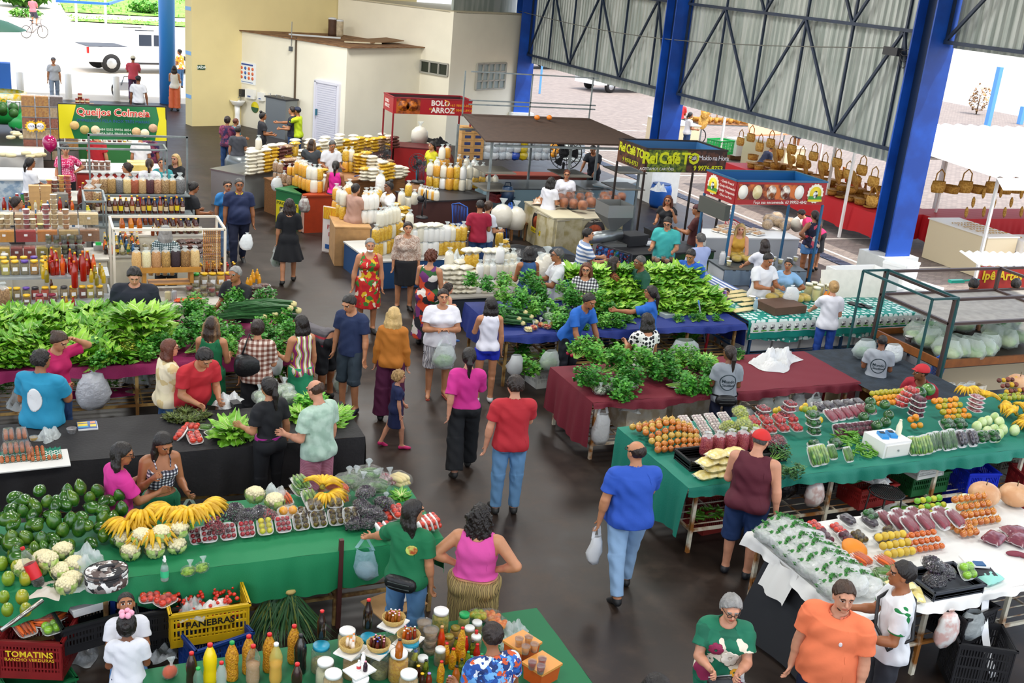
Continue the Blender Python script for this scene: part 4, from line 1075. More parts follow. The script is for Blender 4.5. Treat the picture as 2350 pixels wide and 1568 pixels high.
o,w,h=PL_('sticker',577,236,594,257,M('2c5a3c'),'round{and green sticker above washbasin','sticker',th=.004)
o.children[0].data=Lt([(.001,0),(w/2,0),(w/2,.006),(.001,.006)],20).Q_(M('e8d820'));o.children[0].rotation_euler=(PI/2,0,0)
mb=MB();mb.prism([(w*.48*cos(PI+PI*i/10),w*.48*sin(PI+PI*i/10))for i in RG(11)],0,.004);x_=ob('lower_half',mb.Q_(M('2c5a3c')),o,(0,-.008,0),rot=(PI/2,0,0))
s0,z0=find(563,292);b=ob('washbasin',N0,loc=TU(on_wall(KB,Ed,s0-.1,0,.27)),rz=ang,Lb='white pedestal washbasin against kiosk wall',cat='washbasin')
ob('basin',Lt([(.08,.68),(.2,.72),(.28,.84),(.29,.87),(.26,.87),(.18,.78),(.001,.76)],20,sy=.8).Q_(M('f4f4f2',.2)),b)
ob('pedestal',Lt([(.14,0),(.1,.1),(.08,.4),(.1,.7)],14).Q_(M('f4f4f2',.2)),b)
ob('tap',Tb([(0,.15,.86),(0,.15,.98),(0,.04,.98),(0,.03,.94)],.014,8).Q_(ST_),b)
o,w,h=PL_('pipe_conduit',676,85,683,240,M('b8b4a8',.7),'brown pipe running down kiosk wall with grey switch box','pipe',th=.05)
o.children[0].data=Bx((0,-.03,0),(.04,.05,h)).Q_(M('5a4a3a',.6));ob('switch_box',Bx((-.22,-.05,h*.32),(.1,.08,.14)).Q_(M('50565c')),o);ob('cable',Ba((-.22,-.02,h*.36),(-.22,-.02,h*.72),.02).Q_(M('8a8a86',.6)),o)
s0,z0=find(663,300);d=ob('water_cooler',N0,loc=TU(on_wall(KB,Ed,s0,0,.35)),rz=ang,Lb='stainless steel drinking fountain cabinet against kiosk wall',cat='water cooler')
ob('cabinet',Bx((0,0,.62),(.95,.5,1.24)).Q_(M('8c9296',.3,metal=.7)),d);ob('top',Bx((0,0,1.26),(1.02,.56,.05)).Q_(DM),d)
for i in RG(3):ob('tap',Tb([(-.3+.3*i,-.2,1.28),(-.3+.3*i,-.2,1.38),(-.3+.3*i,-.28,1.36)],.012,6).Q_(M('c8ccd0',.3)),d)
def win(name,px0,py0,px1,py1,a,d,n,m,rows=1):
 s0,z1=find(px0,py0,a,d);s1,z0=find(px1,py1,a,d);w,h=s1-s0,z1-z0
 o=ob(name,N0,loc=TU(on_wall(a,d,(s0+s1)/2,(z0+z1)/2,.01)),rz=atan2(d.y,d.x),kind='structure');mb=MB()
 for i in RG(n+1):mb.box((-w/2+w*i/n,-.03,0),(.05,.06,h))
 for i in RG(rows+1):mb.box((0,-.03,-h/2+h*i/rows),(w,.06,.05))
 ob('window_frame',mb.Q_(M('a8a69c')),o)
 for i in RG(n):ob('pane',Bx((-w/2+w*(i+.5)/n,-.005,0),(w/n-.04,.012,h-.04)).Q_(m),o)
 return o
Ek=(TC-TL).normalized();Et=(TR-TC).normalized()
win('window_1',968,138,1028,175,TL,Ek,3,M('2e352c',.25))
win('window_2',1094,146,1155,202,TC,Et,5,M('8f9fa0',.25),3)
# stall helpers
def put(p,px,py,z,Lb,rz=N0,s=1.,rot=N0,dz=0.,g=N0):
 q=G(px,py,z);return p.at((q[0],q[1],z+dz),U_(0,6.28)if rz is N0 else rz,s,rot,Lb,g=g)
def puts(protos,pts,z,Lb,rz=N0,s=1.,rot=N0,jit=.06,dz=0.):
 for i,q in EN(pts):
  p=protos[i%len(protos)]if ISI(protos,(list,TU))else protos
  put(p,q[0],q[1],z if len(q)<3 else q[2],Lb,rz=rz,s=s*U_(1-jit,1+jit),rot=rot,dz=dz,g=1)
def row(a,b,n):return[(a[0]+(b[0]-a[0])*i/max(1,n-1),a[1]+(b[1]-a[1])*i/max(1,n-1))for i in RG(n)]
def lay(protos,pts,Lb,rz=N0,s=1.,rot=N0,jit=.05):
 for i,q in EN(pts):
  p=protos[i%len(protos)]if ISI(protos,(list,TU))else protos
  p.at(TU(q[:3]),U_(0,6.28)if rz is N0 else rz+U_(-.12,.12),s*U_(1-jit,1+jit),rot,Lb,g=1)
def txt(parent,s,size,col,loc,rz=0.,bold=.0,shear=0.,align='CENTER',tilt=PI/2,name='lettering',space=1.):
 return TN_(parent,s,size,M(col,.5),loc,(tilt,0,rz),name,bold=bold,shear=shear,align=align,space=space)
GREENC=M('0c7d4c',.7,bump=.15,bs=120);BURG=M('6d1426',.75,bump=.2,bs=90);BLACKC=M('1d1c1e',.8,var=.25,vs=5,bump=.3,bs=30);NAVYC=M('122a78',.7,bump=.2,bs=50)
# A: green cloth stall in front
ZA=.8
TBL(-1.3,3.3,8.47,9.6,ZA,'rusty steel market} under green; with avocados and bananas',legs=[-1.2,.36,2.34,3.26],shelf=.3,mat=M('a88a52',.7,c2='6a4a2a',vs=8.),wires=True)
CLO('tablecloth',-1.32,3.34,8.45,9.62,ZA,GREENC,'bright green; over near produce} with avocados',f=.36,r=.42,amp=.022,seed=1,fh=lambda a:.2+.2*sin(PI*min(1,max(0,(a-.35)/.65)))**1.2+(.05 if a<.3 else 0))
AV=[FRT('avocado',.06,.086,M(c,.22,coat=.5,c2=d,vs=14.),stem=.006,pear=.55)for c,d in(('1f4a12','3a6a1c'),('2a5a16','47761f'),('345f18','5a7a22'))]
pts=[]
for r_ in RG(9):
 n=13
 for i in RG(n):
  u=-1.0+i*.125+(.06 if r_%2 else 0)+U_(-.015,.015);v=8.86+r_*.083+U_(-.02,.02)
  if u>.62-max(0,(8.98-v))*1.1:continue
  if v<9.0 and .02<u<.42:continue
  pts.append((u,v,ZA+.01+.034*max(0,r_-1)+U_(0,.02)))
for q in pts:
 if random.Random(q[0]).random()<.45:rot=(U_(-.5,.3),U_(-.5,.5),U_(0,6));dz=0
 else:rot=(U_(1.0,1.9),0,U_(0,6.28));dz=.04
 rnd.choice(AV).at((q[0],q[1],q[2]+dz),0,U_(.85,1.1),rot,'glossy green avocado in heap at end of green;}',1)
MG=[FRT('mango',.046,.062,M(c,.3,coat=.3,c2=d,vs=10.),dent=.1)for c,d in(('6f8a1c','8aa32a'),('a8a326','6f8a1c'))]
puts(MG,[(20,1345),(60,1345),(10,1385),(52,1388),(18,1415),(60,1415),(5,1310),(40,1318),(85,1330),(75,1300),(30,1285)],ZA,'yellowish green mango at front corner of green;}',jit=.12)
CFL=[CFw('cauliflower',i)for i in RG(3)]
for px,py,z in((145,1278,.86),(100,1296,.84),(88,1318,.8),(55,1318,.8),(140,1325,.82),(165,1345,.8),(110,1300,.9),(172,1310,.84)):
 put(rnd.choice(CFL),px,py,z,'cauliflower wrapped in film among avocados',g=1)
for px,py,z in((325,1245,.93),(370,1238,.94),(412,1228,.94),(300,1280,.82),(355,1275,.82),(405,1265,.82),(285,1252,.84)):
 put(rnd.choice(CFL),px,py,z,'film wrapped cauliflower in pile before bananas',g=1)
put(CFL[1],153,1358,.8,'single cauliflower in film lying by round printed case')
BH=[BNH('banana_hand',i,rows=2)for i in RG(3)]
for(px,py,z,rz,lb)in((325,1192,.98,.5,'yellow banana hand nearest avocados at back'),(350,1238,.9,.2,'spotted banana hand spread before others'),(400,1185,1.0,-.6,'banana hand>wrapped cauliflowers'),(430,1190,1.0,.1,'fan shaped banana hand at middle of pile'),(458,1180,1.0,.5,'banana hand at end nearest grapes'),(300,1215,.92,-.2,'banana hand leaning on avocados')):
 put(BH[(px//7)%3],px,py,z,lb,rz=rz,s=1.05)
for px,py,z,rz,lb in((740,1128,1.0,2.6,'ripe banana hand standing up among cucumbers'),(748,1150,.92,.3,'ripe banana hand lying below upright one')):
 put(BH[1],px,py,z,lb,rz=rz,s=.9)
PLUM=[M(c,.18,coat=.5)for c in('6b0f1f','8c1524','4a0c1e')];PLUMR=[M(c,.2,coat=.5)for c in('b01c2a','96182a')]
PASS=[M(c,.3,c2='6a5a14',vs=30.)for c in('2a1a1c','3a2420')];PEAR=[M(c,.4,c2='c9c23a',vs=20.)for c in('d8c22e','c2b838')]
TP={'plum':TPK('plum_tray',RD_(3,3,.15,.17,.021,PLUM),.15,.17,fname='plum'),'plumr':TPK('plum_tray',RD_(3,3,.15,.17,.022,PLUMR),.15,.17,fname='plum'),'pear':TPK('pear_tray',RD_(2,3,.15,.17,.028,PEAR,sz=1.1),.15,.17,fname='pear'),'pas':TPK('passion_fruit_tray',RD_(2,3,.16,.17,.029,PASS,seed=3),.16,.17,fname='passion_fruit'),'tom':TPK('tomato_tray',RD_(2,3,.14,.19,.03,[M('c4220f',.2,coat=.5),M('d4361a',.2,coat=.5)],sz=.9),.14,.19,fname='tomato'),'pep':TPK('pepper_tray',RD_(2,1,.2,.13,.042,[M('e8930f',.25,coat=.5),M('f0a51e',.25,coat=.5)],sz=1.15),.2,.14,fname='pepper'),'cuc':TPK('cucumber_tray',LG_(4,.15,.24,.018,[M('3f7a2a',.4,c2='9fbf5a',vs=9.)],layers=2),.16,.24,fname='cucumber'),'zuc':TPK('zucchini_tray',LG_(3,.13,.24,.02,[M('1f4a20',.35,c2='4f7a3a',vs=14.)]),.14,.24,fname='zucchini'),'okra':TPK('okra_tray',LG_(6,.13,.17,.009,[M('4a7a2a',.6),M('5f8f36',.6)],layers=2),.13,.18,fname='okra'),'egg':TPK('eggplant_tray',LG_(2,.14,.2,.032,[M('241024',.15,coat=.7)],taper=1.),.15,.21,fname='eggplant'),'gpep':TPK('green_pepper_tray',RD_(2,2,.16,.16,.038,[M('123f14',.2,coat=.6),M('1d5a1c',.2,coat=.6)],sz=1.1),.16,.16,fname='pepper'),'beet':TPK('beet_tray',RD_(2,3,.15,.2,.03,[M('4a1426'),M('5c1c30')]),.15,.2,fname='beet'),'sweet':TPK('sweet_potato_tray',LG_(3,.15,.2,.024,[M('7a2a3c',.6,var=.2),M('8c3a48',.6,var=.2)],bend=.25),.15,.21,fname='sweet_potato'),'apple':TPK('apple_tray',RD_(2,2,.15,.15,.036,[M('7fb52a',.25,coat=.4),M('8cc23a',.25,coat=.4)]),.15,.15,fname='apple'),'rapple':TPK('apple_tray',RD_(2,3,.15,.2,.032,[M('c43a30',.25,coat=.4,c2='e0a060',vs=12.),M('b02a28',.25,coat=.4)]),.15,.2,fname='apple'),'car':TPK('carrot_tray',LG_(5,.16,.22,.014,[M('e0641a'),M('d0560f')],taper=.4,layers=2),.16,.23,fname='carrot'),'gar':TPK('garlic_tray',RD_(3,4,.15,.19,.019,[M('e6dcd2',.6),M('d8c8c4',.6)]),.15,.19,fname='garlic_bulb'),'pack':TPK('meat_tray',[(Bl((0,0,.022),(.062,.085,.018),12,6,.12,1,.7),M('8a2430',.4,c2='c9a0a0',vs=25.))],.14,.19,fname='cut_piece')}
TILT=(.75,0,0)
kinds=['plum','plum','plumr','pear','plumr','pas','pas','pas','pas']
nm={'plum':('dark red plums','first'),'plumr':'bright red plums','pear':'yellow pears','pas':'dark passion fruit'}
lbs=['tray of dark red plums by wrapped cauliflowers','second^dark plums along front edge','tray of bright red plums left of{pears','tray of{pears between red plums','tray of bright red plums by passion fruit','first passion fruit tray by red plums','second passion fruit tray on; edge','third passion fruit tray on; edge','passion fruit tray by black grape bags']
for i,k in EN(kinds):
 u=1.26+i*.167;TP[k].at((u,8.9+.006*i,ZA+.075),.04,1,(.72,0,.03),lbs[i])
for k,px,py,z,rx,lb in(('plumr',487,1205,.92,.3,'tray of red plums lying>front row'),('plum',452,1232,.84,.7,'plum tray set on edge against cauliflowers'),('pep',660,1180,.9,.5,'tray of two orange bell peppers'),('pas',700,1183,.88,.3,'passion fruit tray>first ones'),('pas',722,1165,.95,.15,'passion fruit tray on top of stack in middle'),('pas',722,1182,.88,.15,'passion fruit tray under middle stack'),('pas',768,1158,.95,.1,'passion fruit tray on top by grapes'),('pas',770,1178,.88,.1,'passion fruit tray under another by grapes'),('pas',805,1185,.9,.8,'passion fruit tray propped on blue grape box')):
 put(TP[k],px,py,z,lb,rz=0,rot=(rx,0,U_(-.2,.2)))
GR_=[grapes('grape_bag',('1c1220','2a1830','120c1a'),i)for i in RG(2)];GW=grapes('grape_bag',('9aa83a','b3bd4e'),5);GRR=grapes('grape_bag',('7a1a2a','5a1424','9a3a44'),6)
puts(GR_,[(512,1190,.92),(540,1180,.94),(568,1192,.92),(597,1185,.92),(555,1200,.88)],ZA,'bag of black grapes>plum trays',s=1.1)
puts(GR_,[(838,1140,.98),(830,1170,.92),(850,1185,.9),(868,1195,.86),(845,1208,.84),(815,1212,.82),(880,1165,.92)],ZA,'bag of dark grapes by green shirted woman',s=1.1)
puts([GRR],[(612,1192,.9),(500,1220,.88)],ZA,'bag of red grapes between black grape bags')
for k,px,py,z,rx,lb in(('cuc',690,1112,.96,.1,'cucumber tray on top of cucumber stack'),('cuc',688,1128,.9,.1,'cucumber tray under top one'),('cuc',712,1150,.9,.5,'cucumber tray leaning before bananas'),('car',650,1148,.88,.2,'tray of carrots by cauliflower bags'),('tom',893,1185,.86,.3,'flat tomato tray>green shirted woman'),('tom',912,1178,.9,.3,'upper flat tomato tray>green shirted woman')):
 put(TP[k],px,py,z,lb,rz=.2,rot=(rx,0,.2))
for i,(px,py)in EN(((868,1222),(885,1218),(956,1208),(969,1205),(981,1202),(992,1198))):
 put(TP['tom'],px,py,.9,'tomato tray on edge at end of green}',g=1,rot=(0,1.25,.1))
CARB=BGD('carrot_bag',[('carrot',b_,m_)for b_,m_ in LG_(6,.15,.24,.016,[M('e0602a')],layers=2)],(.1,.13,.05),1,neck=False)
put(CARB,772,1128,.94,'clear bag of orange carrots by standing bananas',rz=.4,s=1.2)
put(CARB,778,1148,.9,'second carrot bag below first one',rz=.2)
ZB=BGD('squash_bag',[('zucchini',b_,m_)for b_,m_ in LG_(4,.16,.22,.026,[M('2a5a26',.4,c2='5f8f4a',vs=12.)],layers=2)],(.11,.13,.065),2)
puts([ZB],[(800,1120,.94),(822,1112,.95),(845,1105,.97),(838,1130,.92),(862,1130,.9)],ZA,'clear bag of green squash at back of green}',s=1.15)
RB=BGD('radish_bag',[('radishes',heap(50,(.075,.11,.045),.018,4),M('9c1f3a',.4,c2='e8c8cc',vs=30.))],(.075,.11,.045),3)
for px,py,lb in((868,1112,'bag of red radishes by squash bags'),(890,1110,'bag of red radishes by peeled cassava')):put(RB,px,py,.92,lb,rz=.6,s=1.1)
CS=BGD('cassava_bag',[('cassava',b_,m_)for b_,m_ in LG_(4,.16,.2,.026,[M('e6d28a',.6),M('eadc9e',.6)],layers=2,taper=1.)],(.1,.11,.06),4,neck=False)
put(CS,915,1115,.9,'bag of peeled{cassava at far corner of green}',rz=.5,s=1.15)
LET=[LFY('lettuce',i)for i in RG(3)]
put(LFY('lettuce',9,26,.1,.12,('4f9a26','6db03a')),920,1145,.9,'curly lettuce at end of green}')
PBG=BGD('pepper_bag',[('peppers',heap(30,(.07,.06,.045),.016,7,k=1.8),M('8fb82e',.4,c2='5f9a26',vs=16.))],(.07,.06,.045),5)
for px,py,z,lb in((885,1162,.9,'bag of light green peppers by curly lettuce'),(435,1215,.95,'bag of light green peppers below bananas'),(402,1215,.95,'bag of green peppers>cauliflower pile'),(432,1320,.8,'small knotted bag of chillies alone on green;'),(463,1312,.8,'second small chilli bag with tied neck on green;')):put(PBG,px,py,z,lb,s=.9)
for px,py,z,lb in((585,1150,.9,'clear wrapped greens>black grapes'),(630,1165,.9,'cauliflower in clear bag>orange peppers')):put(CFL[0],px,py,z,lb,s=1.1)
put(LF('plastic_bag',.3,.26,.16,HZ,3),625,1145,.9,'crumpled grey plastic bag lying at back of green}')
put(LF('plastic_bag',.3,.22,.16,HZ,5),200,1295,.88,'crumpled clear bag between avocados and cauliflowers')
put(LF('plastic_sheet',.32,.2,.04,MI_,6),180,1338,.8,'folded translucent sheet>round printed case')
put(LF('napkin',.3,.22,.03,M('d8cfc4',.9),7),115,1352,.8,'crumpled white; under cola bottle')
t=put(BT('cola_bottle',M('1a0a06',.15),M('c8141c',.4),.36,.05,.014,M('d21f2a',.4),fill=.5,shape=2),92,1345,ZA,'half full cola|red label leaning on cauliflowers',rz=0,rot=(-.25,-.35,0));
t=put(BT('spray_bottle',M('bfe3d8',.1,alpha=.5),M('f4f6f6',.4),.2,.034,.012,M('3fc58a',.4),fill=.7),378,1332,ZA,'small clear spray|green collar on green;',rz=0)
ob('nozzle',Bx((0,-.02,.215),(.016,.06,.03)).Q_(WT),t)
CASE=PAT('cells',['f0efec','2b2a2c','d8d5d0','8a7f7a','f4f2f0','5a4a46'],22)
q=G(245,1345,ZA);t=ob('round_case',N0,loc=(q[0],q[1],ZA),Lb='round black and white printed zip case on green;',cat='case',rz=.2)
ob('body',Lt([(.15,0),(.17,.01),(.17,.115),(.001,.115)],30,sy=.8).Q_(CASE),t);ob('lid',Lt([(.172,.12),(.172,.15),(.16,.16),(.001,.165)],30,sy=.8).Q_(CASE),t)
ob('zip',Lt([(.172,.112),(.177,.116),(.172,.121)],30,sy=.8,cap=False).Q_(DM),t);ob('zip',Lt([(.17,.15),(.174,.156),(.166,.162)],30,sy=.8,cap=False).Q_(DM),t)
ob('handle',Tb([(-.06,0,.165),(-.05,0,.185),(0,0,.19),(.05,0,.185),(.06,0,.165)],.014,8).Q_(DM),t)
a,b=G(2,1448,.85),G(98,1378,.95);o=ob('steel_bar',Ba(TU(a-a),TU(b-a),.035,Sm=True,n=10).Q_(M('a8a49c',.25,metal=.9)),loc=TU(a),Lb='shiny round steel bar sticking out over green; corner',cat='bar')
def crt(px,py,z,rz,mat,Lb,text=N0,sub=N0,tcol='e8c32a',w=.55,d=.36,h=.31,size=.06,rot=N0):
 return put(crate('crate',mat,w,d,h,text,tcol,size=size,sub=sub),px,py,z,Lb,rz=rz,rot=rot)
CR_RED=M('7d1416',var=.1);CR_YEL=M('d8ae0e',var=.06);CR_BLU=M('123a86');CR_GRN=M('0c5a36');CR_BLK=M('1b1b1e');CR_WHT=M('cfd2cc',.6);CR_GRY=M('5a6068')
t=crt(474,1445,.3,.02,CR_YEL,'big{crate of cherry tomatoes reading PANEBRAS','PANEBRAS',tcol='222018',w=.64,d=.4,h=.33,size=.085)
q=t.location
ob('crate_filling',heap(140,(.29,.17,.11),.018,5).Q_(M('c42a14',.25,coat=.4)),t,(0,0,.02))
CT=FRT('cherry_tomato',.017,.016,M('cf2a12',.2,coat=.5),n=10)
for k in RG(60):
 CT.at((q[0]+U_(-.24,.27),q[1]+U_(-.1,.16),q[2]+.25+U_(-.01,.05)),0,U_(.9,1.15),N0,'cherry tomato in{crate',1)
put(LF('plastic_bag',.34,.2,.1,HZ,8),440,1400,.55,'clear plastic bag in{crate');put(LF('napkin',.26,.14,.06,M('ece9e6',.8),9),492,1392,.56,'white; bag lying in{crate')
crt(495,1545,.0,.3,CR_BLU,'dark blue crate lying under{crate',N0,w=.5,d=.34,h=.42)
t=crt(92,1525,.12,-.35,CR_RED,'dark red crate of carrots reading TOMATINS','TOMATINS','RANCHO VERDURAS',w=.5,d=.4,h=.36,size=.075)
for k,(dx,dy)in EN(((-.1,.02),(.04,.06),(.12,.1))):TP['car'].at((t.location[0]+dx,t.location[1]+dy,.46),.4+k,1,(.2,0,.4+k),'foam^carrots in dark red crate',1)
TP['apple'].at((t.location[0]+.1,t.location[1]-.05,.45),.3,1,N0,'foam^green fruit in dark red crate')
crt(205,1460,.3,.25,CR_BLK,'black crate of plastic containers under green}',w=.5,d=.36,h=.26);put(FX('container',.3,.2,.08),200,1395,.5,'white lidded plastic container in black crate',rz=.3)
crt(362,1470,.0,.0,CR_BLK,'black crate at bottom of stack by{crate',w=.36,d=.36,h=.3);crt(362,1440,.31,.05,CR_BLK,'black crate on top of stack by{crate',w=.36,d=.36,h=.28)
puts(TP['tom'],[(345,1378,.62),(380,1385,.62)],.6,'foam^tomatoes in upper black crate')
crt(310,1455,.1,0,CR_BLU,'blue crate>boy under green}',w=.4,d=.3,h=.5)
crt(85,1568,0,.3,M('0f6a3a',.6),'flat green crate on floor below red crate',w=.5,d=.4,h=.08)
for px,py,w_,s_,lb in((190,1498,.4,11,'torn white plastic bag on floor by boy'),(372,1500,.25,12,'small clear plastic bag on floor by girl')):put(LF('plastic_bag',w_,.24,.08,MI_,s_),px,py,0,lb)
for k,(px,lb)in EN(((625,'sheaf of long green fronds under green;'),(665,'second sheaf of hanging fronds by first'))):
 a=G(px,1360,.45);mb=MB();rr=random.Random(k)
 for i in RG(110):
  th=rr.uniform(-1.25,1.25);L=rr.uniform(.45,.62);yy=rr.uniform(-.25,.05);mb.mat=0 if rr.random()<.8 else 1
  p0=(rr.uniform(-.06,.06),rr.uniform(-.03,.03),rr.uniform(-.02,.04));w=.006
  p1=(L*.45*sin(th)+p0[0],yy*.5-.05,-L*.55*cos(th*.4));p2=(L*.8*sin(th*.8)+p0[0],yy-.06,max(-.42,-L*cos(th*.45)))
  mb._add([(p0[0]-w,p0[1],p0[2]),(p0[0]+w,p0[1],p0[2]),(p1[0]+w,p1[1],p1[2]),(p1[0]-w,p1[1],p1[2]),(p2[0],p2[1],p2[2])],[(0,1,2,3),(3,2,4)])
 t=ob('frond_sheaf',N0,loc=TU(a),Lb=lb,cat='plant');ob('leaves',mb.Q_(M('2a5a2e',.45,var=.3),M('6a7a30')),t);ob('tie',Lt([(.05,0),(.06,.02),(.05,.04)],10).Q_(M('c8b06a',.7)),t)
put(HRB('herb_bunch',4,120,.35,.16),715,1365,.32,'bunch of dark green leaves on lower rack under green}',rz=.3)
for px,py,w_,d_,m_,lb in((905,1385,.5,.36,CARD,'brown cardboard sheet on lower rack by green shirted woman'),(935,1365,.3,.22,M('e8e6e2',.7),'white torn card on top of brown cardboard')):
 q=G(px,py,.32);ob('cardboard',Bx((0,0,0),(w_,d_,.012),.3).Q_(m_),loc=(q[0],q[1],.325 if m_ is CARD else .342),Lb=lb,cat='cardboard')
 # B: jars and bottles on the round green cloth right in front
ZB_=.62
tB=ob('market_table',N0,loc=(2.2,6.75,0),Lb='low} under green; full of bottles and jars',cat='table')
ob('table_top',Bx((0,0,ZB_-.02),(3.2,1.2,.03)).Q_(WOOD),tB)
for x in(-1.5,1.5):
 for y in(-.55,.55):ob('leg',Bx((x,y,.3),(.05,.05,.58)).Q_(WOOD),tB)
CLO('tablecloth',.55,3.85,6.1,7.4,ZB_,M('0c6a40',.7),'dark green; under bottles and pickle jars',f=.3,r=.3,bk=.25,l=.3,seed=4)
a=G(775,1440,0);ob('post',Bx((0,0,.46),(.04,.04,.92)).Q_(M('4a2420',.6)),loc=(a[0],a[1],0),Lb='dark maroon steel post by} of jars',cat='post')
CORN=M('d89a1c',.35,c2='b87a12',vs=60.,bump=.9,bs=70);RED=M('d01c22',.35);DK=M('1a0d08',.12,coat=.6)
Bc={'corn':BT('corn_bottle',CORN,RED,.34,.05,.015,shape=2),'corng':BT('corn_bottle',CORN,M('1c9a4a',.4),.34,.05,.015,shape=2),'yel':BT('juice_bottle',M('f0d008',.25,coat=.5),RED,.35,.052,.016,shape=2),'dk':BT('syrup_bottle',M('2a0f0a',.12,coat=.6),RED,.3,.042,.014,shape=2),'emp':BT('seed_bottle',M('c09a72',.8),RED,.34,.054,.015,fill=.55,shape=2),'or':BT('pulp_bottle',M('e8930f',.4,coat=.4),WT,.35,.05,.015,shape=2,fill=.55,clear=M('d8c86a',.1,alpha=.45)),'blk':BT('molasses_bottle',M('140f12',.15,coat=.6),M('1a1a1e',.4),.35,.05,.014,shape=2),'clr':BT('water_bottle',M('c8ccc8',.1,alpha=.4),RED,.28,.04,.013,shape=2),'gcl':BT('water_bottle',M('7aa08a',.1,alpha=.4),M('1fae4a',.4),.24,.038,.013,shape=2)}
for k,px,py,lb in(('dk',440,1575,'dark brown syrup|red cap nearest{juice'),('yel',482,1568,'bright{juice|red cap'),('clr',508,1592,'clear|red cap by{juice'),('gcl',455,1595,'clear|green cap before dark syrup'),('corng',532,1560,'corn filled|green cap'),('corn',570,1545,'corn bottle second from green capped one'),('emp',580,1568,'half full bottle of pale seeds with red cap'),('corn',617,1540,'corn bottle>orange pulp bottle'),('or',632,1566,'bottle of orange pulp with white cap'),('corn',673,1520,'corn bottle closest to black bottle'),('blk',688,1545,'tall black molasses|black cap'),('dk',680,1600,'dark|red cap at very front')):
 put(Bc[k],px,py,ZB_,lb,rz=.3)
def jr(name,col,lid,h,r,**k):return jar(name,M(col,.5,c2=k.pop('c2',N0),vs=40.),M(lid,.35),h,r,**k)
J_={'herb':jr('herb_jar','6a6a3a','1f8fae',.24,.075,c2='8a8a4a',fill=.4),'flour':jr('flour_jar','c8a86a','f2f2f0',.22,.075,fill=.7),'pale':jr('powder_jar','d8d8b0','f2f2f0',.21,.072,fill=.6),'pick':jr('pickle_jar','7a8a1e','f2f2f0',.26,.072,c2='b8a838',fill=.85),'yel':jr('pequi_jar','e0ae28','f2f2f0',.25,.078,c2='c88a14',fill=.8),'pepp':jr('pepper_jar','8a7a20','e8ece8',.15,.048,c2='5a6a1a'),'gold':jr('pepper_jar','a8801c','8a7a2a',.13,.045,c2='c89a2a'),'grn':jr('pickle_jar','7d8f26','1fa35a',.2,.05,c2='a8a53a')}
put(J_['herb'],735,1540,ZB_,'glass herb jar with turquoise lid and leaf label by black bottle',rz=.2);put(BT('syrup_bottle',DK,RED,.24,.036,.013),737,1462,ZB_+.245,'dark syrup bottle on turquoise lid nearest corn')
put(J_['herb'],843,1520,ZB_,'glass jar with turquoise lid in second row',rz=.5);put(BT('syrup_bottle',DK,RED,.26,.038,.013),843,1440,ZB_+.245,'dark syrup bottle on second turquoise lid')
for k,px,py,lb in(('flour',795,1500,'dark filled jar with white lid>garlic basket'),('pale',745,1570,'jar of pale powder with white lid'),('flour',763,1600,'jar with broad white lid at front edge'),('yel',912,1560,'big jar of{pequi fruit with white lid'),('flour',935,1600,'jar with white lid before pequi jar'),('pick',1008,1462,'large jar of green pickles with white lid'),('pepp',1008,1525,'small jar of green peppers with white lid'),('grn',1062,1455,'tall pickle jar with checked green lid'),('pepp',1075,1475,'small pepper jar>woman head'),('gold',1043,1470,'pepper jar with dark golden lid'),('gold',1028,1490,'small jar with golden lid between pickles'),('pepp',1090,1495,'pepper jar with white lid by dark bottle'),('pepp',1092,1462,'white lidded jar by woman hair')):
 put(J_[k],px,py,ZB_,lb)
BASK=M('d3b26a',.8,bump=1.,bs=90)
def BKS(px,py,z,Lb,caps,cols,n,jl,seed):
 if jl:put(J_['flour']if 'white' in jl else J_['herb'],px+2,py+62,ZB_,jl)
 p=Proto('basket');p.part('weave',Lt([(.06,0),(.085,.02),(.095,.06),(.088,.062),(.078,.02),(.001,.012)],22,wob=.02,wn=11,cap=False),BASK);p.part('foam_tray',Bx((0,0,-.008),(.22,.17,.012),.4),FOAM)
 b=put(p,px,py,z,Lb,rz=.3);rr=random.Random(seed);q=b.location
 for i in RG(n):
  t=i*2.4;r=.062*(i/n)**.5
  bt=BT('oil_bottle',M(rr.choice(cols),.15,coat=.5),M(rr.choice(caps),.4),.085,.014,.006);bt.at((q[0]+r*cos(t),q[1]+r*sin(t),z+.02),0,1,N0,'tiny capped bottle in the '+Lb.split(' on ')[0],1)
BKS(903,1430,.9,'small straw basket of pink capped oil bottles on highest jar',['f09ab0','f2a8bc','5a5a62','e8e8e8'],['8a4a14','b0701c'],11,'glass jar under highest straw basket',1)
BKS(868,1490,.86,'small straw basket of dark bottles with blue caps on jar',['2a4ac0','f09ab0','8a8a92','f2a8bc'],['3a1210','5a1a14'],11,'herb filled jar under dark bottle basket',2)
BKS(937,1470,.84,'small straw basket of amber bottles on jar nearest cups',['f09ab0','f2f2f2','8a8a92'],['c2600f','8a2a14'],9,'seed filled jar under amber bottle basket',3)
BKS(805,1490,.86,'small straw basket of orange capped garlic pots on jar',['f0761a'],['f0e6da'],4,'flour filled white jar under garlic basket',4)
t=put(FX('foam_tray',.2,.16,.02,lid=False),825,1542,.84,'white foam^dropper bottles on jar',rz=.4);put(J_['pale'],825,1610,ZB_,'seed jar under^dropper bottles')
for px,py,c1,c2,lb in((823,1538,'f4f4f4','f4f4f4','white dropper|red label'),(833,1520,'f4f4f4','f4f4f4','white dropper bottle>labelled one'),(838,1540,'2a1024','f09ab0','tiny dark|pink cap on foam tray')):put(BT('dropper_bottle',M(c1,.3),M(c2,.4),.085,.017,.007,M('c8323a')if 'red' in lb else N0),px,py,.86,lb)
TUBS=tub('seed_tub',M('c2a374',.8,c2='a08050',vs=80.),N0,.075,.062)
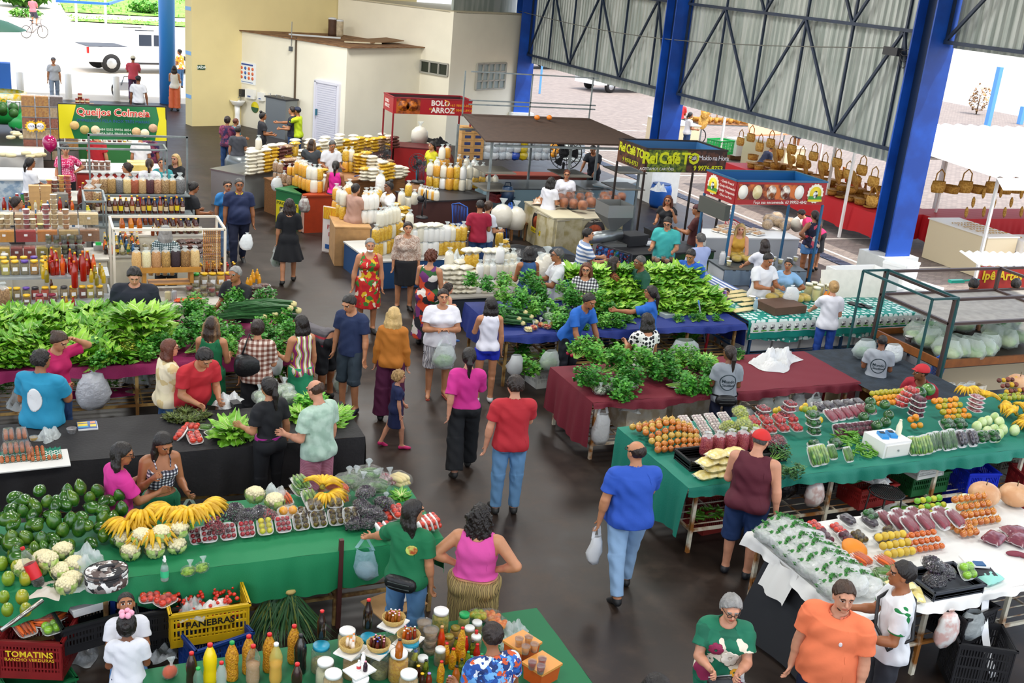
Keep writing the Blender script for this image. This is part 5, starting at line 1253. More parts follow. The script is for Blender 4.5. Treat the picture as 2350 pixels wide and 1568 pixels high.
for px,py,k,lb in((970,1482,3,'clear tub of seeds in rear stack by pickle jar'),(985,1500,3,'clear tub of seeds in front stack by hot sauce')):
 q=G(px,py,ZB_)
 for i in RG(k):TUBS.at((q[0],q[1],ZB_+i*.077),0,1,N0,lb,1)
SA={'hot':BT('sauce_bottle',M('c8340c',.3,coat=.4,c2='e07a14',vs=8.),M('c89a6a',.6),.26,.032,.011),'corn':BT('pepper_bottle',M('e0a814',.35,c2='c87a10',vs=60.,bump=.6,bs=80),RED,.19,.03,.011),'red':BT('pepper_bottle',M('b81a10',.25,coat=.4),RED,.18,.028,.011),'grn':BT('pepper_bottle',M('4a8a1e',.3,c2='8a9a2a',vs=50.),M('1f9a5a',.4),.14,.026,.01),'blk':BT('pepper_bottle',M('7a8a22',.3,c2='3a4a14',vs=40.),M('18181a',.4),.15,.026,.01),'amb':BT('honey_bottle',M('b05a10',.15,coat=.5),M('18181a',.4),.16,.03,.011),'lim':BT('juice_bottle',M('c8cc12',.25),M('1a5ac8',.4),.17,.034,.012),'vio':BT('oil_bottle',M('7a2a12',.2,coat=.4),M('a88ad8',.4),.12,.026,.011),'yc':BT('oil_bottle',M('3a1a10',.2,coat=.4),M('f0c010',.4),.13,.026,.011)}
for k,px,py,lb in(('hot',1010,1500,'tall bottle of orange hot sauce with cork'),('corn',1022,1522,'yellow pepper|red cap by hot sauce'),('corn',1037,1535,'broad bottle of{pickled peppers'),('corn',1050,1515,'yellow pepper bottle>broad one'),('corn',1060,1528,'yellow pepper|red cap by red ones'),('red',1066,1505,'red pepper bottle at back of pepper group'),('corn',1058,1488,'yellow pepper bottle near pickle jar lids'),('red',1090,1490,'red sauce bottle by woman hair'),('red',1092,1522,'red pepper bottle close to woman hand'),('blk',1082,1508,'black capped pepper bottle among red ones'),('corn',1010,1565,'slim bottle of whole{peppers at front'),('grn',1072,1530,'green pepper bottle by woman hand'),('grn',1080,1540,'green capped bottle just below other'),('blk',1057,1550,'black capped bottle of green peppers in front'),('amb',1045,1568,'amber honey|black cap'),('lim',951,1535,'lime{juice|blue cap'),('amb',915,1508,'amber bottle on white pequi jar lid'),('vio',983,1575,'oil bottle with a violet cap'),('vio',1030,1582,'second violet capped oil bottle near amber honey'),('yc',958,1560,'oil bottle with a yellow cap'),('yc',967,1578,'second{capped bottle at front'),('blk',975,1552,'dark|black cap by violet one'),('blk',1045,1500,'pepper|black cap>broad one'),('grn',1103,1535,'green capped bottle held by woman')):
 put(SA[k],px,py,ZB_ if 'lid' not in lb else ZB_+.26,lb)
put(J_['pepp'],968,1545,ZB_,'green jar with white lid between juice and peppers')
ORB=M('e8731a',var=.1)
for px,py,lb in((1195,1510,'orange lidded box under orange juice cups'),(1240,1560,'orange lidded box under red juice cups')):
 q=G(px,py,ZB_);p=Proto('food_box');p.part('box',Bx((0,0,.07),(.22,.2,.14),taper=.9),M('d2561a',.3,coat=.3));p.part('lid',Bx((0,0,.15),(.24,.22,.02)),M('e8a050',.35,alpha=.9));p.at((q[0],q[1],ZB_),.4,1,N0,lb)
for px,py,c,lb in((1190,1482,'e8921a','orange juice cup nearest woman'),(1212,1478,'e8921a','orange juice cup at the back'),(1205,1500,'e08a1c','orange juice cup at front'),(1225,1495,'e08a1c','orange juice cup by box edge'),(1220,1535,'a8301c','red juice cup nearest woman'),(1243,1528,'a8301c','red juice cup at the back'),(1240,1545,'a02818','red juice cup at the front')):
 put(tub('juice_cup',M(c,.3),N0,.07,.034),px,py,ZB_+.165,lb)
FB=BGD('fruit_bag',[('fruit',heap(26,(.1,.08,.04),.026,8),M('e8761c',c2='f0a040',vs=18.))],(.1,.08,.04),9,neck=False)
for px,py,lb in((1125,1422,'clear bag of orange fruit by khaki skirt'),(1140,1440,'second bag of orange fruit>woman')):put(FB,px,py,ZB_+.02,lb)
put(BGD('fruit_bag',[('fruit',heap(22,(.09,.08,.05),.028,9),M('8fb01e',.4,c2='d8b21c',vs=14.))],(.09,.08,.05),9,neck=False),1095,1425,ZB_+.02,'clear bag of green and{fruit by pickle jars')
put(LF('plastic_bag',.22,.18,.12,HZ,15),1180,1455,ZB_,'crumpled clear bag with green leaves by juice boxes')
put(LF('plastic_bag',.2,.16,.1,HZ,16),1165,1485,ZB_,'small crumpled silvery bag by woman shoulder')
put(BGD('powder_bag',[('powder',Bl((0,0,.05),(.06,.05,.05),10,7),M('c8522a',.8))],(.06,.05,.05),3),390,1555,ZB_,'knotted bag of red powder at front corner')
# C: black cloth table with eggs and lettuce
ZC=.8
YS_=M('b8975a',.6,c2='7a5426',vs=7.)
TBL(-1.4,3.22,10.85,11.85,ZC,'yellowish steel} under long black;',legs=[-1.3,.21,2.27,3.18],shelf=.22,mat=YS_)
CLO('tablecloth',-1.45,3.24,10.82,11.87,ZC,BLACKC,'long black; over egg and lettuce}',f=.52,r=.6,amp=.018,seed=2)
TRG=M('0b7a62',.7)
def ET_(px,py,z,Lb,n,film=False,rz=.05):
 q=G(px,py,z);t=ob('egg_tray',N0,loc=TU(q),rz=rz,Lb=Lb,cat='egg tray');mb=MB()
 mb.grid(lambda a,b:((a-.5)*.3,(b-.5)*.3,.018+.016*cos(a*12*PI)*cos(b*12*PI)),36,36);ob('tray',mb.Q_(TRG),t)
 for i,j in n:ob('egg',EGG,t,((i+.5)/6*.3-.15,(j+.5)/6*.3-.15,.02),s=U_(.93,1.03))
 return t
EGG=Lt([(.001,0),(.014,.004),(.021,.018),(.02,.032),(.012,.048),(.001,.054)],12).Q_(M('b5693c',.45,var=.15,vs=9))
ET_(105,1048,ZC,'green egg tray two thirds empty on white sheet',[(i,j)for i in RG(6)for j in RG(6)if(i in(0,1,2)and j>1)or j==0])
ET_(35,1052,ZC,'full green egg tray under clear boxed eggs',[(i,j)for i in RG(6)for j in RG(6)if j<2 or i>4])
def EB_(px,py,z,Lb,nx,ny,lay_=1):
 q=G(px,py,z);t=ob('egg_box',N0,loc=TU(q),rz=.05,Lb=Lb,cat='egg box');w,d=nx*.052,ny*.052
 for i in RG(nx):
  for j in RG(ny):ob('egg',EGG,t,((i+.5)*.052-w/2,(j+.5)*.052-d/2,.012))
 mb=Lt([(.5,0),(.5,.03),(.42,.075),(.001,.08)],20,sx=w*1.12,sy=d*1.12,sq=.5,cap=False);ob('clear_lid',mb.Q_(CL_),t)
EB_(38,1035,ZC+.075,'clear box of brown eggs on full green tray',5,4);EB_(20,1005,ZC+.15,'small clear egg carton at back on pile',2,4);EB_(50,1003,ZC+.15,'second small clear egg carton at back on pile',2,4)
q=G(70,1062,ZC);ob('paper_sheet',Bx((0,0,0),(.72,.4,.012),.05).Q_(M('dcdcd8',.8)),loc=(q[0],q[1],ZC+.014),Lb='white sheet under egg trays',cat='sheet')
put(LF('plastic_bag',.3,.2,.12,HZ,21),110,1005,ZC,'crumpled clear bag>egg trays')
put(tub('plastic_pot',M('d8a81c',.4),N0,.05,.045),78,1012,ZC,'small pot with{contents by egg cartons')
put(tub('plastic_pot',M('c8ccd0',.4,alpha=.4),CL_,.06,.05,.1),165,995,ZC,'empty clear plastic pot by blue magazine')
q=G(200,980,ZC);t=ob('magazine',N0,loc=TU(q),rz=.02,Lb='blue and{printed magazine on black;',cat='magazine');ob('pages',Bx((.005,-.012,.012),(.2,.19,.016)).Q_(WT),t);ob('cover',Bx((0,0,.024),(.2,.19,.004)).Q_(M('1c4f8f',.4)),t)
for x,y,w,h,c in((-.045,.065,.1,.03,'e0c020'),(-.045,.0,.1,.06,'e0c020'),(-.04,-.05,.1,.03,'3a9ac0'),(.06,.05,.05,.05,'d8781c'),(.06,-.03,.06,.06,'e0c020')):ob('print',Bx((x,y,.0268),(w,h,.0012)).Q_(M(c,.4)),t)
RL=[LFY('red_lettuce',i+20,26,.1,.1,('3d4a1e','4f5a22'),'8aa05a')for i in RG(2)]
for i,(px,py)in EN(((395,962),(412,968),(430,970),(447,966),(462,958),(425,950))):put(RL[i%2],px,py,ZC,'small dark red green lettuce in row on black;',g=1,rz=i)
put(TP['tom'],447,1010,ZC+.02,'foam^six tomatoes on black;',rz=.1,rot=(.2,0,.1),s=1.15)
put(TP['tom'],420,1000,ZC+.03,'tomato tray tipped on its side by other',rot=(.3,-.8,-.7),s=1.1);put(TP['tom'],440,985,ZC+.01,'tomato tray lying>other two',rz=1.2)
put(TP['okra'],490,1000,ZC,'foam^green herbs by big lettuce',rz=.4,s=1.2);put(TP['okra'],470,985,ZC,'foam^greens>tomato tray',rz=1.1)
put(LFY('lettuce',31,40,.2,.26),535,1005,ZC,'big bright green frilly lettuce on black;',s=1.2)
for k,(px,py,z,lb)in EN(((690,960,ZC,'green lettuce before bald man'),(755,975,ZC,'leafy green bunch at end of black}'),(720,935,ZC,'curly greens>bald man'),(770,960,ZC,'kale bunch hanging over black} end'),(560,1000,ZC,'small lettuce tucked>big one'))):put(LET[k%3],px,py,z,lb,s=1.15)
for k,(px,py,lb)in EN(((770,940,'tied bunch of greens at corner of black}'),(775,970,'tied bunch of broad leaves at black} corner'),(700,925,'bunch of parsley before bald man'))):put(HRB('herb_bunch',40+k,90,.26,.12,('3f9a2a','6cb83a'),leaf=.05),px,py,ZC+.03,lb,rz=1+k)
puts(BGD('herb_bag',[('leaves',Bl((0,0,.07),(.09,.08,.06),12,8,.15,3),M('5a7a4a',.6,c2='a8b89a',vs=20.))],(.1,.09,.07),11,M('e8f0ec',.1,alpha=.25,spec=1.,bump=.8,bs=25)),[(600,925),(630,915),(655,910),(665,925),(610,940)],ZC,'shiny bag of herbs on black}>black shirted woman',s=1.1)
put(LF('plastic_bag',.36,.26,.12,MI_,33),522,925,ZC,'white plastic bags pile under hands of man in red');put(tub('plastic_pot',M('d0d4d4',.3,alpha=.35),CL_,.07,.04,.1),505,940,ZC,'clear plastic cup by white bags')
put(FX('scale',.14,.1,.08,False,DM),540,935,ZC,'small dark gadget by white bags')
# D: long table of lettuces and herbs
ZD=.82
TBL(-1.5,2.98,13.45,15.1,ZD,'yellowish steel} carrying lettuces and herbs',legs=[-1.4,1.03,2.94],shelf=.25,mat=YS_)
MAGC=M('8a1450',.75,bump=.2,bs=60)
CLO('tablecloth',-1.5,3.0,13.44,15.1,ZD,MAGC,'magenta; under long row of lettuces',f=.13,r=.5,seed=5,amp=.012)
LL=[LFY('lettuce',50+i,40,.22,.3,c,wid=.62,ruf=.035)for i,c in EN((('5e9c1e','8cc034'),('6fae2a','9acb46'),('4f8f1e','78b52c')))]
LB='frilly green lettuce in long row over magenta;'
for i in RG(15):
 for j in RG(5):
  u=-1.4+i*.2+U_(-.05,.05);v=13.62+j*.3+U_(-.06,.06)
  if u>1.75 or(u>1.0 and j<1):continue
  LL[(i+j)%3].at((u,v,ZD+.0+.09*j-.012*j*j),U_(0,6.28),U_(.8,1.05),(U_(-.1,.55),U_(-.2,.2),U_(0,6)),LB,1)
for k in RG(2):put(LL[k],300+40*k,745,ZD+.3,'lettuce heaped highest at middle of long row' if k==0 else 'lettuce heaped by highest one',s=1.2)
HB=[HRB('herb_bunch',60+i,110,.32,.16,c,leaf=.045)for i,c in EN((('2f7a1e','4f9a2c'),('256a1a','3f8a26'),('3f8a22','6aaa38')))]
pts=[]
for i in RG(12):
 for j in RG(4):pts.append((.55+i*.21+U_(-.05,.05),13.6+j*.34+U_(-.05,.05),ZD+.03+.08*j+(.05 if i>8 else 0)))
lay(HB,[p for p in pts if not(p[0]<1.4 and p[1]>13.9)],'tied bunch of dark green herbs on magenta;',jit=.15)
CHIVE=Proto('chive_bunch');mb=MB();rr=random.Random(4)
for i in RG(70):
 x=rr.uniform(-.05,.05);z=rr.uniform(.02,.09);mb.tube([(x*.5,-.3,z),(x,0,z+.02),(x*1.6+rr.uniform(-.03,.03),.34,z*.8)],[.006,.005,.002],4,False)
CHIVE.part('leaves',mb,M('1f5a22',.4,var=.3));CHIVE.part('roots',Bl((0,-.31,.05),(.05,.05,.04),10,6,.2,2),M('cfc48a',.8))
puts(CHIVE,[(620,705,1.2),(612,715,1.18),(630,720,1.12),(600,725,1.12),(575,728,1.1),(585,712,1.18),(555,735,1.08),(640,735,1.02)],1.1,'bunch of long dark chives at end of herb}',rz=1.4)
FL_=HRB('herb_bunch',77,60,.2,.1,('a8a83a','7a9a30'),leaf=.03)
puts(FL_,[(300,800),(315,810),(330,803),(345,812),(285,806)],ZD+.06,'bunch of{flowered greens at front of lettuce}')
puts(HB,[(640,770,1.0),(650,790,.9),(655,810,.82),(645,760,1.05),(660,830,.6),(662,850,.5)],.9,'bunch of greens hanging over end of herb}')
put(LF('plastic_bag',.4,.3,.14,HZ,34),525,770,ZD+.1,'clear plastic on herbs>green dress')
SILV=M('c8ccd2',.28,alpha=.9,spec=.9,bump=.7,bs=24)
put(CAR('bag_bundle',SILV,.36,.42,False,3,N0,True),212,848,.8,'bundle of silvery plastic bags hung from lettuce}',rz=0,s=1.1)
for k,(px,py,w,c,lb)in EN(((50,880,.6,'3f6a2a','greens stored on rack>turquoise shirt'),(250,870,.5,'5a8a2e','lettuce stored on rack>hanging bags'),(330,880,.4,'2a4a22','dark greens in bag on rack>cream blouse'))):put(HRB('herb_bunch',80+k,130,.4,.22,(c,'4a7a2e'),tie=False),px,py,.27,lb,s=1.2)
put(LF('plastic_bag',.5,.4,.25,HZ,35),60,930,.26,'big clear bag of greens under lettuce}');put(LF('plastic_bag',.4,.4,.3,HZ,36),325,870,.26,'clear plastic heap on rack by} leg')
q=G(215,905,.27);ob('cloth_scrap',LF('c',.9,.3,.05,MAGC,3).Q_,loc=TU(q),Lb='magenta; on rack under lettuces',cat='cloth')
q=G(755,870,0);p=FX('foam_box',.62,.42,.34,True,FO_);p.at((q[0],q[1],0),-.5,1,N0,'stained white foam box on floor by bending man');FX('foam_box',.5,.4,.3,True,FO_).at((q[0]+.1,q[1]+.75,0),-.4,1,N0,'white foam box>bending man')
put(CAR('shopping_bag',HZ,.26,.3,True,5,M('6a8a4a',.6,c2='3f6a2a',vs=20.)),783,835,.62,'clear bag of greens carried by man in navy')
# E: spices, sauces and honey
ZE=.86
CB_=M('d9d4c2',.6,var=.05)
def SS_(u0,u1,v0,v1,zs,mat,Lb,deep=.42):
 t=ob('display_stand',N0,loc=((u0+u1)/2,(v0+v1)/2,0),Lb=Lb,cat='display stand')
 for i,z in EN(zs):ob('shelf',Bx((0,-(v1-v0)/2+deep*(i+.5),z-.015),(u1-u0,deep,.03)).Q_(mat),t)
 for x in(u0,u1):ob('side',Bx((x-(u0+u1)/2,-(v1-v0)/2+deep*len(zs)/2,zs[0]/2),(.03,deep*len(zs),zs[0])).Q_(mat),t)
 return t
PLASTG=M('a8b0b4',.35,alpha=.85,bump=.4,bs=20)
SS_(-1.7,.93,16.3,17.5,(.72,1.0),PLASTG,'tiered grey stand of spice jars and sauces nearest lettuces',.5)
CLO('tablecloth',-1.72,.95,16.28,16.8,.72,PLASTG,'grey plastic sheet hung from spice jar stand',f=.22,seed=6,amp=.02)
CTR('counter',1.15,2.75,15.75,16.7,.84,CB_,M('b8b4aa'),'cream counter of grain jars>men in black',panels=3)
YL='e8b810'
def sj(c,lid=YL,h=.2,r=.058,sq=.6,lab=True,c2=N0,fill=.8):return jar('spice_jar',M(c,.6,c2=c2,vs=70.),M(lid,.4),h,r,sq,WT if lab else N0,fill)
SJ=[sj(c,l,c2=d)for c,l,d in(('8a5a1c',YL,'c9962e'),('6a2a14',YL,'8f4a22'),('b8ac3c',YL,'d8cc6a'),('7a6a3a',YL,'a8945a'),('9a8a6a','5a3a9a','7a7a5a'),('8f2c14','26262a','a8431c'),('b5391a',YL,'c9562a'),('c9b48a',YL,'b8a070'),('a8946a','2a2a2e','8a7a52'))]
lbF='yellow lidded spice jar on lower tier of grey stand'
SJP=[]
for i in RG(13):SJ[i%9 if i else 7].at((-.72+i*.125+U_(-.01,.01),16.62,.72),U_(-.2,.2),.95,N0,lbF,1)
for i,(c,l)in EN((('7a5a22',YL),('b5391a','8a1a3a'),('6a2a1c','8a1a3a'))):sj(c,l,.14).at((-.22+.17*i,16.42,.72),0,1,N0,('brown spice jar with{lid in front row','red spice jar with magenta lid in front row','dark spice jar with magenta lid in front row')[i])
for i,(px,c,cp)in EN(((144,'7a1a10',YL),(153,'c9981c',YL),(168,'b52a12',YL),(118,'8a4a1c',YL))):put(BT('sauce_bottle',M(c,.25,coat=.4),M(cp,.4),.15,.025,.01),px,703-(i==3)*40,.73,('dark red sauce bottle before spice jars','yellow oil bottle before spice jars','red sauce bottle leaning by spice jars','small brown bottle at edge of upper tier')[i])
put(TBG('spice_bag',M('b8946a',.7,c2='8a6a4a',vs=50.),.26,.09),8,700,.72,'clear bag of brown powder at end of lower tier')
put(tub('spice_pot',M('8a6a4a',.7),N0,.06,.05),188,705,.73,'small clear pot of spice before jars')
for i in RG(6):SJ[(0,2,3,4,0,2)[i]].at((-.62+i*.13,17.0,1.0),0,1.05,N0,'tall spice jar with{lid on upper tier of grey stand',1)
put(jar('spice_jar',M('6a7a2a',.6),M('d8d4c8',.4),.2,.06),12,612,1.0,'jar of green pickles at end of upper tier')
for i in RG(6):SJ[(7,2,0,3,4,0)[i]].at((-.66+i*.14,17.25,1.0),0,1,N0,'spice jar with{lid in back row of upper tier',1)
HOT=[BT('hot_sauce',M(c,.2,coat=.5,c2=d,vs=9.),M(cp,.4),h,r,.012)for c,d,cp,h,r in(('8a1408','a8220c','c8181c',.22,.036),('a81c0a','7a1006',YL,.24,.036),('e0601a','c83a10','e0761a',.3,.034),('b81e0a','8a1408','c8181c',.18,.03),('8a0f06','b51e0c',YL,.34,.038))]
pts=[(.13+.085*(i%8)+U_(-.02,.02),16.92+.11*(i//8)+U_(-.02,.02),1.0)for i in RG(26)]
lay(HOT,pts,'red hot sauce bottle on upper tier of grey stand')
for i,(px,py,h)in EN(((192,615,.46),(172,630,.4))):put(BT('hot_sauce',M('a01808',.2,coat=.5),M('e8731a',.4),h,.045,.014),px,py+30,1.0,('tallest red sauce|orange cap at back','second tallest sauce bottle by it')[i])
OIL=[BT('oil_bottle',M(c,.2,coat=.5),M(YL,.4),.2,.03,.011)for c in('c9a81c','8a7a1c')]
puts(OIL,[(100,640),(108,648),(235,640),(230,632),(238,650),(218,640),(210,648),(222,655)],1.0,'yellow oil bottle at end of upper tier')
MUS=BT('mustard_bottle',M('e8b41a',.3),M('2a2a2e',.4),.26,.035,.014);puts(MUS,[(104,622),(106,634)],1.0,'tall mustard yellow|black cap')
FST('pipe_stand',1.0,2.62,16.75,17.6,0,1.72,M('ddd6c6'),'cream pipe frame over grain counter with hanging beads',.035)
t=ob('wooden_stand',N0,loc=(1.72,16.55,.84),Lb='yellow wooden two tier stand of grain bags on cream counter',cat='stand');WD=M('b8802e',.6,var=.15)
ob('tray',Bx((0,0,.32),(.95,.32,.02)).Q_(WD),t);ob('rim',Bx((0,-.16,.35),(.99,.02,.08)).Q_(WD),t);ob('lower_shelf',Bx((.05,0,.12),(.62,.28,.02)).Q_(WD),t)
for x in(-.32,.36):ob('leg',Bx((x,0,.16),(.05,.28,.32)).Q_(WD),t)
GB=[TBG('grain_bag',M(c,.7,c2=d,vs=90.),.3,.075,.05,i)for i,(c,d)in EN((('c89a5a','e0b87a'),('d8cc9a','e8e0b8'),('a87a4a','c89a6a'),('c9a05a','8a6a3a'),('2a1c22','3a2a30'),('a8804a','6a4a2a'),('c8a468','e0c48a')))]
for i in RG(7):GB[i].at((1.3+i*.14,16.55,1.18),0,.9+.05*(i>3),N0,('clear bag of golden grain on wooden stand','clear bag of pale{meal on wooden stand','clear bag of light brown meal on wooden stand','bag of mixed dark and pale grain on wooden stand','bag of black beans on wooden stand','bag of mixed nuts on wooden stand','tall bag of golden flakes at end of wooden stand')[i])
puts(tub('jam_pot',M('d8981a',.3),M('e8c02a',.4),.1,.045),row((330,632),(395,632),5),.97,'yellow pot on lower shelf of wooden stand')
BIGJ=[jar('honey_jar',M(c,.4,c2=d,vs=30.),M(l,.4),.24,.07,.5,WT,.82)for c,d,l in(('a89a6a','8a7a4a','2aae2a'),('b8a07a','a08a5a',YL),('8a7a6a','b8a88a',YL),('d8961c','e8ac2a',YL),('a83214','c04a1c',YL))]
for i in RG(5):BIGJ[i].at((2.16+i*.125,16.62,.84),0,.95,N0,('jar with bright green lid by wooden stand','seed jar with{lid by green lidded one','grey seed jar with{lid at middle','golden honey jar with{lid','red paste jar with{lid')[i])
HN=[BT('honey_bottle',M(c,.15,coat=.6),M(cp,.4),.3,.038,.014,M(lb_,.5))for c,cp,lb_ in(('5a1c06',YL,'d8b25a'),('7a2a08','c8201c','e0c070'),('4a1406',YL,'e8d01c'))]
lay(HN,[(2.28+.1*(i%6),16.85+.12*(i//6),.84)for i in RG(12)],'brown honey|label>big jars')
SP_=[tub('spice_pot',M(c,.6,c2=d,vs=60.),N0,.065,.05)for c,d in(('c8b87a','a8985a'),('a89a4a','8a7a2a'),('8a8a4a','6a6a2a'),('b83a28','8a2a1c'),('a8845a','8a6a42'))]
for i in RG(7):
 for j in RG(3):
  for k in RG(1+(j+i)%2):SP_[(i+2*j+k)%5].at((2.02+i*.105,16.4-.13*j,.84+.067*k),0,1,N0,'clear pot of ground spice on cream counter',1)
put(jar('paste_jar',M('d8c890'),N0,.16,.045),385,690,.84,'tall clear container of pale paste on cream counter');put(jar('foil_roll',M('b8bcc0',.25),N0,.18,.04),400,690,.84,'grey tube container on cream counter')
PK=PBAG('chili_bag',M('c8371a',.4,c2='e0621a',vs=30.),.2,.14,.04)
for i,px in EN((415,432,448)):put(PK,px,692-i,.84,('packet of red chilli at counter edge','packet of orange chilli at counter edge','packet of golden chilli at counter edge')[i],rz=0)
BR=[PBAG('bean_bag',M(c,.5,c2='2a1410',vs=40.),.18,.14,.06,i)for i,c in EN(('4a2a20','6a3a2a'))]
for i,(px,py)in EN(((585,680),(600,682),(615,678),(595,672),(610,668),(575,672),(590,664),(605,660))):put(BR[i%2],px,py,.84+.05*(i>2)+.05*(i>5),'dark bean packet stacked at end of cream counter',g=1,rz=0)
CTR('side_table',2.75,3.2,15.75,16.6,.84,CB_,M('8a7a6a',.6),'small} of bean packets at aisle end of grain counter')
puts(BT('honey_bear',M('d8961a',.25),M(YL,.4),.16,.03,.01),[(575,655),(582,648),(590,640),(568,660),(595,652),(580,640)],.84,'yellow honey squeeze bottle at counter end')
BEAD=M('8a4a1c',c2='d8a04a',vs=60.)
for i in RG(9):
 mb=MB();n=24
 for k in RG(n):mb.ball((0,0,-.022-k*.026),(.012,.012,.014),6,4)
 mb.tube([(0,0,0),(0,0,-.65)],.004,4)
 ob('bead_string',mb.Q_(BEAD),loc=(2.3+i*.03,16.735,1.72),Lb='string of orange and brown beads hung from cream frame',cat='beads',Gp='bead strings')
put(CAR('plastic_bag',MI_,.2,.24,False,7,N0,True),566,535,1.7,'white plastic bag hung on corner of cream frame',rz=0)
# second row: spice boxes, honey
CTR('counter',-1.8,.98,18.2,18.9,.88,CB_,M('c0bcb0'),'cream panelled counter of spice boxes and honey',panels=6)
CTR('counter',1.0,2.55,18.45,19.1,.86,CB_,M('c0bcb0'),'cream counter>woman with long grey hair',panels=3)
t=ob('acrylic_case',N0,loc=(.0,18.65,.88),Lb='clear stepped acrylic case of coloured spices on cream counter',cat='case')
for j,(y,z,cols)in EN(((-.3,0,('a8551a','b8762a','d8b23a','8a2a1a','a83a2a','a8961e','b89a2a')),(-.08,.22,('8a9aa0','d8941a','a81a14','c87a1c','b89a5a','8a5a2a')),(.14,.44,('c8b48a','d8c89a','c0a070','c8b07a','b89a6a','d8c08a')))):
 n=len(cols);W3=1.9 if j else 1.3
 for i,c in EN(cols):
  b=ob('drawer',Bx((0,0,.09),(W3/n*.92,.2,.17)).Q_(M(c,.6,var=.15,vs=30)),t,(-1.0+W3*(i+.5)/n,y,z));ob('glass',Bx((0,-.004,.1),(W3/n*.96,.23,.2)).Q_(CL_),b);ob('tag',Bx((0,-.122,.12),(.05,.004,.035)).Q_(WT),b)
ST=[tub('spice_tub',M(c,.6,c2=d,vs=60.),M(l,.4),.075,.05)for c,d,l in(('c8a46a','a8844a','e8d8b0'),('8a7a3a','6a5a2a','e0c030'),('a81c20','8a1418','e8e4dc'),('c88a4a','a86a2a','d8c8a8'))]
def TW_(px,py,z,n,p,Lb):
 q=G(px,py,z)
 for k in RG(n):p.at((q[0],q[1],z+k*.077),0,1,N0,Lb,1)
for px,n,k,w in((3,2,0,'pale'),(17,3,0,'cream'),(42,2,3,'tan'),(62,4,2,'red and green'),(76,2,0,'beige'),(93,1,1,'single yellow lidded'),(107,5,2,'dark red'),(126,7,0,'tallest cream'),(152,4,3,'ochre')):TW_(px,525,1.5,n,ST[k],'spice tub in the %s stack on top of the acrylic case'%w)
GRN_=[tub('herb_pot',M(c,.6,c2=d,vs=60.),N0,.07,.052)for c,d in(('6a6a4a','8a8a6a'),('5a6a3a','7a7a4a'),('8a8a8a','5a5a52'))]
for i in RG(5):
 for j in RG(2):
  for k in RG(3-j):GRN_[(i+k)%3].at((.12+i*.115,18.32+.0*j+.14*j,.88+.072*k+.2*j),0,1,N0,'clear pot of dried herbs stacked by acrylic case',1)
RPK=PBAG('chili_bag',M('a81a10',.35,c2='c83a1a',vs=30.),.2,.16,.06)
puts(RPK,[(150,565,1.0),(165,562,1.0),(180,560,1.0),(158,558,1.06),(175,556,1.06)],1.0,'packet of red pepper flakes by herb pots',rz=0)
t=put(FX('scale',.3,.26,.1,False,DM),170,585,.88,'black weighing scale on cream counter by herb pots',rz=0);ob('plate',Bx((0,0,.11),(.3,.26,.012)).Q_(ST_),t)
t=put(FX('scale',.16,.16,.09,False,M('c8cccc',.4)),226,572,.88,'small weighing scale with green display',rz=0);ob('display',Bx((0,-.05,.11),(.09,.03,.05)).Q_(M('1fa84a',.3,emit=.5)),t)
MIX=[BT('small_bottle',M(c,.2,coat=.5),M(cp,.4),.17,.03,.011,M(lb_,.5)if lb_ else N0)for c,cp,lb_ in(('1c1206',YL,N0),('e0601a',YL,N0),('2a1006',YL,'e8c01c'),('d8d0b0',YL,N0),('b8a01c',YL,'2a7a4a'),('1c5a8a','e8e8e8',N0))]
lay(MIX,[(.98+.085*(i%7)+U_(-.01,.01),18.5+.11*(i//7),.88+.04*(i//7))for i in RG(28)],'small mixed sauce bottle between spice and honey counters')
HON=[BT('honey_bottle',M(c,.15,coat=.6),M(YL,.4),.26,.04,.014,M(l,.5)if l else N0)for c,l in(('b85a0a',N0),('d8841a',N0),('3a0f06','d8c8a8'),('4a1608','e0d0b8'))]
LH='honey|yellow cap in row on second honey counter'
lay(HON[:2],[(1.28+.14*(i%3),19.0+.14*(i//3),1.12)for i in RG(6)],'amber honey bottle by dark honey bottles')
lay(HON[2:],[(1.85+.125*(i%6),18.95+.13*(i//6),1.1)for i in RG(18)],LH)
CTR('riser',1.2,2.6,18.9,19.4,1.1,CB_,M('c8c4ba'),'raised cream shelf holding honey bottles')
BEAR=BT('honey_bear',M('7a3208',.2,coat=.5),M(YL,.3),.15,.03,.008)
lay(BEAR,[(1.75+.095*(i%9),18.75+.09*(i//9),.88 if i<9 else 1.1)for i in RG(12)],'small honey squeeze|pointed{cap in front')
lay([SP_[i]for i in(0,1,4)]+GRN_,[(1.12+.12*(i%8),18.5+.12*(i//8),.86+(.09 if i>7 else 0))for i in RG(16)],'clear pot of dried fruit under honey shelf')
lay(BR,[(2.2+.13*(i%4),18.3+.12*(i//4),.86+.05*(i//4))for i in RG(16)],'small dark sweet packet at end of honey counter')
lay([SP_[i]for i in(0,4)],[(2.1+.11*(i%5),19.0+.1*(i//5),1.1)for i in RG(10)],'clear tub of sweets at aisle end of honey shelf')
